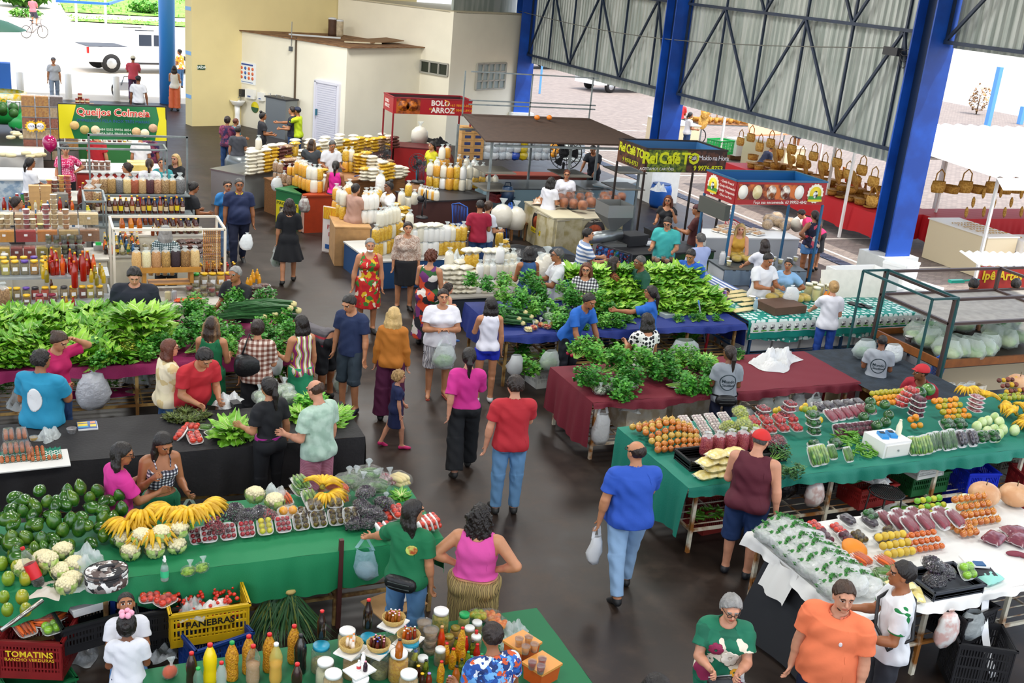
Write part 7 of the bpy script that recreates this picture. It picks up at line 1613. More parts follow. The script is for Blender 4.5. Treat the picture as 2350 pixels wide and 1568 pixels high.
ob('wheat_mark',Tb([(w*.16,-d/2-.02,zc+.02),(w*.2,-d/2-.02,zc+.15),(w*.14,-d/2-.02,zc+.19)],.018,6).Q_(M('d8901c')),t)
BLK(905,335,1035,345,.8,.95,M('a81a1c'),M('5a1a1c'),'red counter under cake sign against wall');put(LF('tarpaulin',.9,.6,.15,BP_,9),1005,328,.97,'black plastic sheet folded on red counter')
ob('cake_sign',Lt([(.001,0),(.3,0),(.3,.02),(.001,.02)],18).Q_(M('8a2a14',c2='b8601c',vs=6.)),loc=TU(G(1020,372,.55)),rot=(PI/2,0,.2),Lb='round brown cake picture on red counter front',cat='sign')
BLUEG=M('8fb0bf');ROOFB=M('3d2c22',.7,var=.2)
t,a,d,n,L=BLK(1128,432,1412,434,1.05,.9,BLUEG,M('5a6064',.3),'pale blue counter of booth with brown roof','booth_counter')
t=ob('roofed_booth',N0,loc=(11.6,24.2,0),Lb='grey steel booth frame with sloping brown roof over pale blue counter',cat='booth');u0,u1,v0,v1=-2.2,1.9,-1.35,1.3
mb=MB();mb._add([(u0-.1,v0,2.2),(u1+.1,v0,2.2),(u1-.3,v1,2.42),(u0+.3,v1,2.42),(u0-.1,v0,2.16),(u1+.1,v0,2.16),(u1-.3,v1,2.38),(u0+.3,v1,2.38)],[(0,1,2,3),(7,6,5,4),(0,4,5,1),(1,5,6,2),(2,6,7,3),(3,7,4,0)]);ob('roof',mb.Q_(ROOFB),t)
for x in(u0+.1,-.1,u1-.1):
 for y in(v0+.1,v1-.3):ob('post',Bx((x,y,1.1),(.05,.05,2.2)).Q_(GV_),t)
for y in(v0+.05,v1-.3):ob('rail',Bx((0,y,2.08),(u1-u0,.05,.05)).Q_(GV_),t)
for x in(u0+.3,-.1,u1-.3):ob('upper_post',Bx((x,v1,2.9),(.03,.03,1.1)).Q_(GV_),t)
for z in(3.44,2.75,2.65):ob('upper_rail',Bx((0,v1,z),(u1-u0-.6,.03,.03)).Q_(GV_),t)
for x,z in((u0+.35,1.45),(u0+.35,1.05),(.1,1.4),(.1,1.05),(u1-.3,1.5),(u1-.3,1.1)):ob('shelf',Bx((x,v0+.45,z),(.75,.9,.025)).Q_(M('6a665c')),t)
RC=M('8a3a2a')
t,a,d,n,L=BLK(1042,400,1375,405,.5,.72,RC,M('9a4434'),'terracotta ribbed counter>booth','rib_counter')
for i in RG(5):ob('rib',Ba((-L/2,-.27,.12+.13*i),(L/2,-.27,.12+.13*i),.05).Q_(RC),t)
CBX=Proto('carton');CBX.part('box',Bx((0,0,.09),(.36,.3,.18)),M('c0945a',.7,var=.1));CBX.part('print',Bx((0,-.152,.09),(.18,.004,.08)),M('2a3a6a',.6))
for i in RG(5):
 for j in RG(2):q=G(1080+24*j,372,.75);CBX.at((q[0],q[1]+.5,.74+.185*i),0,1,N0,'tan carton with blue print stacked>booth',1)
PLB=[Proto('packet_bundle')for _ in RG(4)]
for i,(p,c)in EN(zip(PLB,('c8d4dc','dce4e8','1450c0','d8c01c'))):p.part('pack',Bl((0,0,.11),(.17,.14,.13),12,8,.08,i,.7),M(c,.12,alpha=.95,bump=1.,bs=16,spec=1.));p.part('knot',Lt([(.04,.2),(.02,.24),(.06,.29)],8,wob=.3,cap=False),M(c,.2))
for i in RG(14):
 for j in RG(4):
  q=G(1132+i*16.5,374,.74);k=3 if(i,j)in((5,0),(5,1),(5,2))else(2 if(i,j)in((4,0),(4,3))else(i+j)%2)
  PLB[k].at((q[0],q[1]+.55,.74+.2*j),U_(0,6),1,N0,('clear bundle of plastic packets heaped>booth','','bright blue plastic bundle>booth','yellow plastic bundle>booth')[max(0,k)if k>1 else 0],1)
TSK=Proto('printed_sack');TSK.part('sack',Bl((0,0,.07),(.3,.2,.075),14,8,.03,1,.7),M('dfe6e4'));TSK.part('print',Bx((0,0,.135),(.3,.2,.02)),M('1c6a6a'))
for i in RG(7):q=G(1330,378,.74);TSK.at((q[0],q[1]+.5,.74+.12*i),0,1,N0,'white and green printed sack in pile by man in black',1)
for i,(px,py)in EN(((1268,345),(1280,340),(1275,355),(1288,350),(1270,362))):put(FRT('orange_ball',.09,.09,M('d8901c',.4)),px,py,1.2,'yellow round item hanging>booth',g=1)
for px,lb in((1232,'orange peeking over brown booth roof'),(1260,'second orange peeking over brown booth roof')):put(FRT('orange',.07,.065,M('d8781c')),px,276,2.4,lb)
fan(1288,428,.9,'large dark floor fan>woman in white',-.2,2.0)
BLK(1412,432,1465,415,.6,.95,BLUEG,M('c8ccca',.4),'pale blue counter return at end of booth')
BRD=M('c9c0a0',.6,c2='a89a6a',vs=3.5)
t,a,d,n,L=BLK(1280,505,1432,497,.8,.82,BRD,M('b8b09a'),'bread counter with round dark loaf emblem','bread_counter')
def emblem(t,x,y,z,s,rz=0.):
 o=ob('emblem',Lt([(.001,0),(s,0),(s,.01),(.001,.012)],24).Q_(M('1c1410')),t,(x,y,z),rot=(PI/2,0,rz));ob('loaf_print',Lt([(.001,.012),(s*.74,.012),(s*.7,.02),(.001,.022)],20,sy=.8).Q_(M('7a2a10',c2='a84a1c',vs=9.)),o);ob('ribbon',Bx((0,-s*.72,.02),(s*2,s*.42,.012)).Q_(M('d8c01c')),o);ob('lettering',TM_('Grãos de Trigo',s*.3,M('2a2a1c'),.001),o,(0,-s*.72,.028));ob('lettering',TM_('Pães Caseiros',s*.2,M('e8e0d0'),.001),o,(0,s*.84,.014))
emblem(t,L*.05,-.42,.5,.3)
t,a,d,n,L=BLK(1205,462,1272,500,.7,.86,BRD,M('c8c0a4'),'end block of bread counter with loaf emblem','bread_counter');emblem(t,0,-.37,.55,.26)
LOAF=Proto('bread_loaf');LOAF.part('crust',Lt([(.001,0),(.1,.01),(.12,.08),(.13,.15),(.09,.22),(.001,.24)],14,sy=.8),M('a85a1c',.45,c2='7a3a10',vs=9.));LOAF.part('wrap',Lt([(.11,0),(.135,.1),(.14,.16),(.08,.26),(.02,.29),(.07,.34)],12,wob=.05,cap=False),FM_)
puts(LOAF,[(1275,470),(1293,476),(1315,478),(1336,482),(1355,476),(1375,478),(1390,472),(1410,470),(1285,465),(1305,463),(1330,464),(1350,462),(1385,462),(1400,460),(1425,462)],.9,'round bread loaf wrapped in clear film on bread counter',s=.95)
put(LF('bread_bag',.5,.35,.14,M('b8784a',.3,coat=.6,c2='d8c0a8',vs=6.),4),1240,465,.9,'large bag of flat bread at counter end')
t=ob('glass_case',N0,loc=TU(G(1290,545,.0)*NA([1,1,0])),Lb='dark glass cabinet standing against bread counter',cat='case');ob('glass',Bx((0,.1,.4),(.6,.35,.8)).Q_(M('2c3c44',.12)),t);ob('frame',Bx((0,.1,.82),(.66,.4,.04)).box((-.32,-.08,.4),(.04,.04,.8)).box((.32,-.08,.4),(.04,.04,.8)).Q_(GV_),t)
t=ob('hopper_mill',N0,loc=TU(G(1400,560,.85)*NA([1,1,0])),Lb='steel coffee mill with square funnel hopper',cat='mill');mb=MB();k=.28
mb._add([(-k,-k,1.7),(k,-k,1.7),(k,k,1.7),(-k,k,1.7),(-k,-k,1.45),(k,-k,1.45),(k,k,1.45),(-k,k,1.45),(-.07,-.07,1.15),(.07,-.07,1.15),(.07,.07,1.15),(-.07,.07,1.15)],[(0,4,5,1),(1,5,6,2),(2,6,7,3),(3,7,4,0),(4,8,9,5),(5,9,10,6),(6,10,11,7),(7,11,8,4),(8,11,10,9)])
ob('hopper',mb.Q_(M('8a8c8a',.35,metal=.5)),t);ob('motor',Ba((-.5,-.1,1.0),(.2,.0,1.05),.24,Sm=True,n=14).Q_(ST_),t);ob('stand',Bx((0,0,.45),(.5,.5,.9)).Q_(M('6a6c6c')),t)
COF=M('2a1710',.4,c2='5a3420',vs=9.)
t,w,d,zc=FAS('sign_booth',(1480,395),(1660,397),(1420,370),2.0,.5,COF,M('3a6a9a',.4),M('241a16'),'coffee sign frame on thin posts reading Rei Cafe TO')
ob('leaf_print',Bx((-w*.24,-d/2-.018,zc),(w*.48,.004,.48)).Q_(M('2c4a14',c2='7a8a1c',vs=14.)),t)
txt(t,'Rei Café TO',.34,'d8e010',(-w*.2,-d/2-.025,zc+.05),bold=.014,space=.82);txt(t,'Café Moído na Hora',.15,'e4e4ea',(w*.27,-d/2-.025,zc+.08),space=.85);txt(t,'ACEITAMOS CARTÕES',.085,'f0f0f0',(-w*.36,-d/2-.025,zc-.18));txt(t,'9 9976-8753',.15,'d8e010',(w*.28,-d/2-.025,zc-.15),bold=.004);txt(t,'Rei Café TO',.26,'b8bc14',(-w/2-.025,0,zc+.1),-PI/2,bold=.008,space=.85);txt(t,'9 9976-8753',.14,'b8bc14',(-w/2-.025,0,zc-.15),-PI/2)
t,a,d,n,L=BLK(1440,585,1640,575,.8,.85,M('2a2e30',c2='1a4a22',vs=3.),DM,'dark coffee counter with green leaf print','coffee_counter');txt(t,'Café',.3,'d8d010',(L*.3,-.43,.55),bold=.01)
put(FX('laptop',.36,.26,.03,False,M('c8ccd4',.4)),1490,560,.86,'open silver tray like laptop on coffee counter',rz=.2);put(FX('machine',.5,.4,.22,True,DM),1450,560,.86,'dark coffee machine on coffee counter',rz=.2);put(FX('machine',.36,.3,.18,True,BP_),1500,545,.86,'black bag heap>laptop')
RS2=M('9c1a1e',.4);t,w,d,zc=FAS('sign_booth',(1690,472),(1882,468),(1615,445),2.0,.46,RS2,M('1c5a96',.35),M('1f5a80',.4),'red cheese sign frame on blue posts with cheese pictures')
def mark(x,y,z,rz,s):
 o=ob('emblem',N0,t,(x,y,z),rot=(PI/2,0,rz));mb=MB();mb.prism([((s if k%2 else s*.9)*cos(PI*k/16),(s if k%2 else s*.9)*sin(PI*k/16))for k in RG(32)],0,.01);ob('badge',mb.Q_(M('e8e4d0')),o);ob('sun',Lt([(.001,.01),(s*.7,.01),(s*.7,.014),(.001,.014)],20).Q_(M('e0c81c')),o);ob('field',Bx((0,-s*.45,.014),(s*1.6,s*.4,.008)).Q_(M('3a8a2a')),o);ob('cow_print',Bl((0,-.02,.016),(s*.3,s*.4,.008),10,6).Q_(M('e8e8e4',c2='1c1c1c',vs=16.)),o);ob('ribbon',Bx((0,-s*.68,.02),(s*1.7,s*.2,.008)).Q_(M('d8c01c')),o)
mark(w*.38,-d/2-.02,zc,0,.2);mark(-w/2-.02,d*.22,zc,-PI/2,.2)
ob('picture_strip',Bx((-w*.12,-d/2-.018,zc+.02),(w*.72,.006,.3)).Q_(M('5a1c14',c2='c86a2a',vs=5.)),t)
for i in RG(5):ob('cheese_picture',Lt([(.001,0),(.14,0),(.14,.004),(.001,.004)],16,sx=.8).Q_(M(('f0ece0','e8dcb0','e8e0d0','ece4d4','f0ece4')[i],.4,c2=(N0,'d8c890','8a4a1c','6a2a10',N0)[i],vs=7.)),t,(-w*.43+.33*i,-d/2-.024,zc+.02),rot=(PI/2,0,0))
txt(t,'Faça sua encomenda: 63 99952-4842',.085,'f0e8e0',(0,-d/2-.024,zc-.18))
for i,s in EN(('Queijo Frescal','Queijos Recheados','Queijo Temperado','Doce no Pote')):txt(t,'- '+s,.07,'f0e0d8',(-w/2-.024,-d*.22,zc+.14-.09*i),-PI/2)
q=t.location;ob('lower_box',Bx((-w/2-.05,.05,1.8),(.12,d*.9,.3)).Q_(M('4a4c46')),t);ob('roof_sheet',Bx((.1,.1,1.97),(w*.9,d*.8,.02)).Q_(M('8a7a5a',.6)),t)
t,a,d,n,L=BLK(1662,618,1850,622,.7,.85,M('c8ccd0'),M('4a5054',.4),'counter under red cheese sign with grey drape','cheese_counter');ob('drape',Gd(lambda u,v:((u-.5)*L,-.38-.015*sin(u*40),.84-.3*v),40,3).Q_(M('7f93a6',.7)),t)
YB=Proto('cheese_bag');YB.part('cheese',Bl((0,0,.06),(.12,.1,.065),12,8,.06,2,.8),M('d8b83a',.4,coat=.4));YB.part('bag',Bl((0,0,.062),(.13,.11,.07),12,8,.08,3,.8),FM_)
puts(YB,[(1690,600),(1705,598),(1718,602),(1698,592),(1730,600),(1680,592)],.87,'bag of{cheese under red cheese sign')
puts(tub('cheese_pot',M('e0d490'),WT,.1,.05),[(1660,590),(1668,600),(1655,600),(1672,610),(1760,605),(1775,600),(1790,606),(1810,604),(1825,600)],.87,'small pale pot on cheese counter')
BLK(1622,545,1835,548,.8,.8,M('cfd2d2'),WT,'white} of snacks>cheese stall','snack_table')
SN=Proto('snack_bag');SN.part('snacks',Bl((0,0,.1),(.16,.13,.11),12,8,.07,5),M('c8aa84',.6,c2='a88a64',vs=25.));SN.part('bag',Bl((0,0,.1),(.175,.14,.125),12,8,.1,6),FM_)
puts(SN,[(1760,525),(1775,518),(1790,522),(1765,512),(1780,508),(1800,528),(1810,520)],.82,'bag of pale snacks heaped on white}');put(SK,1822,535,.75,'white rolled sack lying at end of snack}',rot=(0,1.2,.4),s=.6,dz=.15)
TR_=Proto('pastry_tray');TR_.part('tray',Bx((0,0,.01),(.3,.2,.02)),WT);TR_.part('pastry',Bx((0,0,.035),(.27,.17,.03)),M('b8844a',.6,c2='d8c8b0',vs=12.))
puts(TR_,[(1648,530),(1668,535),(1690,536),(1710,534),(1728,530),(1660,522),(1685,524),(1740,538)],.82,'flat^pastries on white snack}',rz=.3)
CHK=PAT('check',['e8ecf2','6a82b8','2a4488'],9,.7)
TBL(9.85,11.5,15.75,16.9,.8,'small} under blue checked;',mat=M('8a9aa4'));CLO('tablecloth',9.8,11.55,15.7,16.95,.8,CHK,'blue and white checked; on small}',f=.4,r=.4,seed=8)
puts(tub('sweet_pot',M('a8744a'),N0,.1,.05),[(1500,590),(1512,588),(1522,600),(1530,592),(1508,604),(1540,600),(1500,600),(1530,606),(1508,584)],.82,'clear pot of brown sweets on blue checked;')
put(jar('paper_roll',M('e8e8ea',.6),N0,.3,.06),1655,610,.82,'white paper roll by cheese counter')
for i,(px,c)in EN(((1380,'2a1a3a'),(1392,'14306a'),(1404,'8a1c2a'),(1416,'1a5a3a'),(1428,'1c1c4a'),(1440,'141424'))):
 a=G(px,565+i*4,1.2);ob('scarf',Gd(lambda u,v:((u-.5)*.2,.04*sin(u*9+v*3),-.75*v),8,8).Q_(PAT('cells',[c,'8a1c2a',c,'2a6ab0','1c1c22',c],26)),loc=TU(a),rz=.3*i,Lb='patterned dark; bag hanging on rack by striped shirt',cat='cloth',Gp='patterned cloths on the rack')
a,b=G(1372,562,1.2),G(1450,585,1.2);t=ob('cloth_rack',N0,loc=TU(a),Lb='thin dark rack holding patterned;s',cat='rack');ob('bar',Ba((0,0,.01),TU(b-a+NA([0,0,.01])),.025).Q_(DM),t)
for p in(0,1):ob('post',Ba(TU((b-a)*p),TU((b-a)*p+NA([0,0,-1.2])),.025).Q_(DM),t)
BLK(1300,625,1470,632,.7,.8,M('1450b8'),WT,'blue fronted white counter before striped shirt man','counter')
t=put(BT('thermos',M('8a1420',.35,coat=.3),M('8a1420',.4),.34,.09,.04),1352,612,.8,'dark red plastic jug on blue fronted counter');put(tub('cup',M('ece8e0',.4),N0,.1,.04),1378,612,.8,'white plastic cup on blue fronted counter')
# H: blue cloth herb table and teal cloth dairy table
ZH=.82
TBL(6.2,10.3,13.85,15.4,ZH,'yellowish steel} under dark blue; of herbs',legs=[6.24,7.1,9.36,10.26],shelf=.3,mat=YS_)
CLO('tablecloth',6.15,10.4,13.82,15.45,ZH,NAVYC,'dark blue; under herbs and lettuces',f=.1,l=.42,r=.4,seed=11,amp=.015)
lay(LL,[(8.1+.24*i+U_(-.06,.06),14.55+.28*j+U_(-.05,.05),ZH+.12*j)for i in RG(10)for j in RG(4)if not(i in(3,4)and j==0)],'bright frilly lettuce heaped on dark blue;',rz=N0,s=1.0)
lay(HB,[(6.35+.27*i+U_(-.06,.06),14.2+.32*j+U_(-.06,.06),ZH+.1*j)for i in RG(7)for j in RG(4)],'tied bunch of dark herbs on dark blue;',s=1.05)
puts(CHIVE,[(1150,735,.9),(1165,720,.95),(1180,730,.9),(1160,745,.86),(1190,742,.86)],.9,'bunch of chives at end of blue;}',rz=1.2,s=.8)
lay(HB,[(9.2+.3*i,14.0,ZH)for i in RG(4)]+[(7.6+.3*i,14.05,ZH)for i in RG(4)],'small bunch of greens along front edge of blue;',s=.6)
puts(BGD('pepper_bag',[('peppers',heap(30,(.07,.06,.045),.016,17,k=1.4),M('c8381c',.4,c2='d8b06a',vs=20.))],(.07,.06,.045),5),[(1225,758),(1240,752),(1255,756),(1268,750)],ZH,'clear bag of small red peppers on blue;');
puts(BGD('herb_bag',[('leaves',Bl((0,0,.08),(.11,.09,.07),12,8,.15,4),M('4a8a3a',.6,c2='a8c89a',vs=20.))],(.12,.1,.08),12),[(1275,735),(1290,725),(1260,740)],ZH,'shiny bag of greens>red pepper bags')
put(CS,1212,762,ZH,'small bag of pale roots at edge of blue;',s=.7);put(LF('plastic_bag',.34,.24,.12,MI_,51),1555,715,ZH,'crumpled white bag on blue; edge');t=put(FX('scale',.2,.16,.08,False,M('a8b4b4',.4)),1530,728,ZH,'small kitchen scale with green display on blue;',rz=.2)
puts(HB,[(1210,840),(1240,825),(1575,790),(1590,800),(1480,830),(1230,845),(1455,820)],.33,'greens in bag on rack under blue;',s=1.2)
for i,(px,py,w,s_,lb)in EN(((1265,800,.3,60,'clear bag of greens under blue; by leaning man'),(1185,810,.24,61,'grey printed bag hanging at blue; corner'),(1575,775,.5,62,'large clear bag of greens under blue; end'))):put(CAR('bag',HZ if i!=1 else M('c0c4c4'),w,.3,False,s_,M('3f6a2f',.6,c2='7a9a5a',vs=14.)if i!=1 else N0),px,py,.75,lb,rz=0)
put(CAR('white_bag',MI_,.3,.42,False,64),1648,700,.8,'long translucent white bag hung from blue; corner',rz=0)
put(crate('crate',CR_WHT,.5,.36,.28),1250,880,0,'white plastic crate on floor under blue; corner',rz=.1);a=G(1625,830,0);b=G(1603,690,1.15);ob('broom_stick',Ba((0,0,0),TU(b-a),.025,Sm=True,n=8).Q_(M('2a6ab0',.4,c2='8a8a90',vs=2.)),loc=TU(a),Lb='blue and grey pole leaning on blue;}',cat='pole')
ob('pipe_post',Ba((0,0,0),(.04,0,.8),.05,Sm=True,n=8).Q_(M('a81c2a')),loc=TU(G(1612,835,0)),Lb='red post at corner under blue;',cat='post');ob('pipe',Ba((0,0,0),(0,0,.8),.16,Sm=True,n=12).Q_(M('1f5a6a')),loc=TU(G(1428,830,0)),Lb='thick teal pipe standing under blue; by polka dot blouse',cat='pipe')
TEAL=M('0f8a7c',.6)
TBL(10.6,14.35,14.0,15.4,.82,'blue legged} under teal cow print;',legs=[10.7,12.6,14.2],shelf=.2,mat=M('24507a'))
CLO('tablecloth',10.55,14.45,13.96,15.45,.82,PAT('dots',['d8e8e4','0f8a7c'],9,.5),'teal dotted; with white cow border on dairy}',f=.36,r=.3,seed=12,amp=.025)
t=ob('cow_border',N0,loc=(12.5,13.9,.7),Lb='white border printed with black and white cows along teal;',cat='cloth border');ob('band',Gd(lambda u,v:((u-.5)*3.9,-.03-.012*sin(u*60),(v-.5)*.17+.03),60,2).Q_(M('e4ece6',.6)),t);ob('band',Gd(lambda u,v:((u-.5)*3.9,-.035-.012*sin(u*60),-.16+.1*v),60,2).Q_(TEAL),t)
for i in RG(24):ob('cow_print',Bl((0,0,0),(.045,.006,.045),8,6).Q_(M('f0f0ec',c2='20242c',vs=22.)),t,(-1.86+.162*i,-.048,.04));ob('grass_print',Bx((0,0,0),(.1,.006,.02)).Q_(M('5aa83a')),t,(-1.86+.162*i,-.048,-.02))
FB1=FX('foam_box',.56,.42,.36)
for i,(px,py,lb)in EN(((1690,805,'white foam box nearest blue; under dairy}'),(1742,800,'white foam box second from blue;'),(1795,795,'white foam box third from blue;'),(1845,790,'white foam box by blue} leg'),(1950,795,'white foam box>woman in white'),(2010,790,'white foam box with blue tape under dairy}'))):FB1.at((10.95+.58*i,14.35,.0+.2),0,1,N0,lb)
for i,(u,v,z,s,lb)in EN(((14.9,15.6,0,1.2,'foam box at bottom of pile by blue column'),(15.5,15.2,0,1.2,'foam box on floor by pile'),(15.0,15.5,.44,1.15,'foam box in middle of pile by column'),(15.6,15.4,.44,1.1,'foam box on second layer of pile'),(15.2,15.7,.86,1.1,'foam box on top of pile by column'),(14.6,16.1,.3,1.2,'foam box>dairy} end'))):FB1.at((u,v,z),.1*i,s,N0,lb)
t=ob('open_foam_box',N0,loc=(13.6,15.3,.83),Lb='large open white foam box on dairy} with its lid leaning up',cat='foam box');p=FX('x',1.15,.7,.32,False,N0,True);ob('box',p.parts[0][1],t,(.55,.25,0));ob('lid',Bx((0,0,.24),(1.35,.05,.5)).Q_(M('e4e0d4',.6,var=.06)),t,(-.1,-.35,0),rot=(-.25,0,-.1))
put(Proto('wood_box',Bx((0,0,.07),(.7,.5,.13)).Q_(M('5a4030',.6,var=.2,vs=3))),1790,712,.83,'brown wooden cutting box on dairy}',rz=.1);t=put(FX('card_machine',.12,.18,.04,False,M('a81424',.4)),1838,708,.83,'red card machine case by wooden box',rz=.6)
CHS=Proto('string_cheese');
for k in RG(6):CHS.part('stick',Tb([(-.2,-.05+.02*k,.02),(0,-.05+.02*k,.024),(.2,-.05+.02*k,.02)],.011,6),M('e0cf98'))
puts(CHS,[(1655,668),(1670,675),(1685,682),(1700,690),(1715,700),(1690,672),(1705,680),(1720,690),(1665,685),(1700,715),(1712,712)],.84,'bundle of pale cheese sticks on dairy}',rz=.2)
puts(YB,[(1770,690),(1785,685),(1800,690),(1815,688),(1830,692),(1775,680),(1845,690)],.84,'bag of{cheese on teal;');puts(tub('cream_pot',M('e4dcae',.4),WT,.08,.06),[(1725,690),(1740,688),(1755,684),(1738,698),(1752,696)],.84,'pale lidded pot on dairy}')
BUT=jar('butter_jar',M('e8dc90',.4),M('f0ecd8',.4),.24,.07,fill=.9)
puts(BUT,[(1852,680),(1865,675),(1878,682),(1890,678),(1870,690),(1900,684),(1885,670)],.84,'tall pot of{butter by woman in white');puts(BT('juice_bottle',M('e8821a',.3),M('2a4aa8',.4),.22,.04,.014),[(1892,692),(1902,690)],.84,'orange drink|blue cap on dairy}')
put(CAR('white_bag',MI_,.3,.3,False,70,N0,True),1820,655,1.2,'white knotted bag on cheese of dairy}',rz=0);put(BT('purple_bottle',M('7a4aa0',.3),M('b8a8d0',.4),.22,.045,.02),1660,695,.84,'purple drink bottle at end of dairy}');put(BT('clear_bottle',M('a8c8d8',.15,alpha=.5),M('3a7ac0',.4),.22,.04,.015),1732,712,.84,'clear water bottle by wooden box')
put(FX('phone',.16,.3,.02,False,DM),1965,700,.84,'black phone on dairy}',rz=.3);put(FX('phone',.14,.26,.02,False,BP_),1985,703,.84,'second black phone by first',rz=.2)
# I: burgundy cloth table and black cloth table
TBL(6.35,10.5,11.25,12.45,.82,'cream steel} under burgundy;',legs=[6.4,8.6,10.4],shelf=.2)
CLO('tablecloth',6.3,10.55,11.2,12.5,.82,BURG,'burgundy; over herb and bag}',f=.1,l=.62,seed=13,amp=.02)
CLO('tablecloth',10.5,12.0,10.25,12.55,.8,M('26323e',.8,c2='1c2630',vs=6.,bump=.4,bs=30),'dark blue grey; on} by burgundy one',f=.75,l=.0,r=.1,seed=14,amp=.03);TBL(10.6,11.95,10.3,12.5,.78,'table under dark grey;',mat=YS_)
ob('pillar_pipe',Lt([(.11,0),(.11,.8),(.001,.8)],16).Q_(M('d8c8a0',.6)),loc=TU(G(1902,955,0)),Lb='thick cream pipe leg under burgundy; end',cat='pipe')
lay(HB,[(6.45+.26*i+U_(-.05,.05),11.5+.3*j+U_(-.05,.05),.84+.11*j)for i in RG(5)for j in RG(3)],'bunch of curly greens heaped on burgundy;',s=1.15)
lay(HB,[(7.65+.24*i+U_(-.05,.05),11.45+.26*j,.84+.06*j)for i in RG(4)for j in RG(3)],'bunch of parsley in second heap on burgundy;',s=.95);lay(LET,[(7.75+.2*i,12.1,.9)for i in RG(5)],'light lettuce>parsley on burgundy;',s=.9)
put(LET[0],1565,870,.83,'single lettuce at end of greens on burgundy;',s=.85)
puts(BGD('herb_bag',[('leaves',Bl((0,0,.06),(.1,.08,.05),12,8,.15,6),M('3f5a3a',.6,c2='b8c8b0',vs=22.))],(.11,.09,.06),13),[(1375,905),(1400,900),(1420,897),(1445,893)],.83,'shiny wrapped herb bag along burgundy; edge');put(LF('foil_bag',.3,.2,.1,M('c8ccd0',.25,metal=.4,bump=.8,bs=20),75),1558,885,.83,'crumpled silvery bag on burgundy;')
RAD=FRT('radish',.025,.025,M('a81c3c',.4));puts(RAD,[(1303,815),(1310,812),(1318,817),(1325,812),(1312,820)],.9,'red radish>greens on burgundy;')
put(LF('plastic_bags',.95,.5,.2,MI_,77),1780,830,.83,'big heap of white plastic bags on burgundy;');put(HB[1],1695,830,.83,'green bunch in bag>girl in grey',s=.7)
OFB=FX('foam_box',.62,.46,.5,False,FO_,True)
for px,py,rz,lb in((1458,990,.05,'stained open foam box nearest white hanging bag'),(1562,962,.03,'stained open foam box by girl in grey')):OFB.at(TU(G(px,py-14,.22)),rz,1,N0,lb)
put(LF('plastic_bag',.36,.26,.12,HZ,79),1445,935,.62,'clear bags and greens inside open foam box')
for i,(px,py,w,h,m_,f_,lb)in EN(((1387,922,.26,.42,MI_,N0,'white plastic bags hanging at burgundy; corner'),(1765,890,.26,.3,HZ,'6a8a5a','pale bag of greens hanging left under burgundy;'),(1800,890,.28,.3,HZ,'7a8a7a','bulging clear bag in middle under burgundy;'),(1840,880,.24,.36,MI_,N0,'long white bag under burgundy;'),(1708,930,.34,.3,HZ,'8a9a7a','large clear bag on rack>girl in grey'),(1875,900,.26,.2,HZ,N0,'empty clear bag hanging by cream pipe'))):put(CAR('plastic_bag',m_,w,h,i!=4,80+i,M(f_,.6,var=.3)if f_ else N0),px,py,.8 if i!=4 else .6,lb,rz=0)
q=G(1790,965,.21);ob('cloth_scrap',LF('c',1.7,.5,.05,MAGC,5).Q_,loc=TU(q),Lb='magenta; on rack under burgundy}',cat='cloth');put(LF('plastic_bag',.4,.3,.2,MI_,90),1925,945,0,'crumpled white bag on floor by cream pipe');put(crate('crate',CR_RED,.4,.3,.3),1920,930,0,'dark red crate in shade under grey;',rz=.3)
put(CAR('greens_bag',HZ,.4,.3,False,92,M('1f5a1c',c2='3f7a2f',vs=9.)),1990,775,1.15,'clear bag of dark greens on grey;',rz=0);put(CAR('white_bag',MI_,.34,.3,False,93,M('c8d8c8',.6)),2055,785,1.15,'white bag>boy in grey',rz=0)
put(LF('white_sack',.5,.4,.6,MI_,94),2160,880,.1,'tall white plastic sack>red capped man');FX('foam_box',.8,.5,.3,False,FO_,True).at(TU(G(2190,920,0)),.2,1,N0,'torn open foam box on floor>red capped man');t=chair(2105,930,'blue chair under red capped man',CORD,3.4)
t=ob('framed_table',N0,loc=(13.9,12.3,0),Lb='wooden tray} with brown steel frame holding bagged greens',cat='table');WDB=M('8a5020',var=.2);FRM=M('4a3a36',metal=.2)
ob('tray',Bx((0,0,.8),(3.1,1.5,.04)).Q_(M('3a3028',.6)),t)
for c_,s_ in(((0,-.75,.86),(3.1,.04,.12)),((0,.75,.86),(3.1,.04,.12)),((-1.55,0,.86),(.04,1.5,.12))):ob('rim',Bx(c_,s_).Q_(WDB),t)
for x in(-1.55,.9):
 for y in(-.75,.75):ob('post',Bx((x,y,.95),(.05,.05,1.9)).Q_(FRM),t)
for z in(1.88,1.5):
 for y in(-.75,.75):ob('rail',Bx((0,y,z),(3.1,.05,.04)).Q_(FRM),t)
 for x in(-1.55,.9):ob('rail',Bx((x,0,z),(.05,1.5,.04)).Q_(FRM),t)
ob('shelf_board',Bx((0,0,1.47),(3.1,1.45,.03)).Q_(M('9a958c',.6,var=.15)),t);ob('back_board',Bx((.1,-.3,.45),(2.6,.04,.6)).Q_(M('b8a88a',.6)),t)
FST('pipe_stand',11.75,12.25,11.4,12.9,.0,1.95,M('12484a'),'thin dark green pipe frame before wooden tray}',.03);a=G(2205,645,1.52);ob('broom',Ba((0,0,0),(1.6,.1,.02),.03,Sm=True,n=8).box((-.1,0,0),(.3,.08,.05)).Q_(M('1fa88f',.4)),loc=TU(a),Lb='turquoise broom handle on shelf of brown frame',cat='broom')
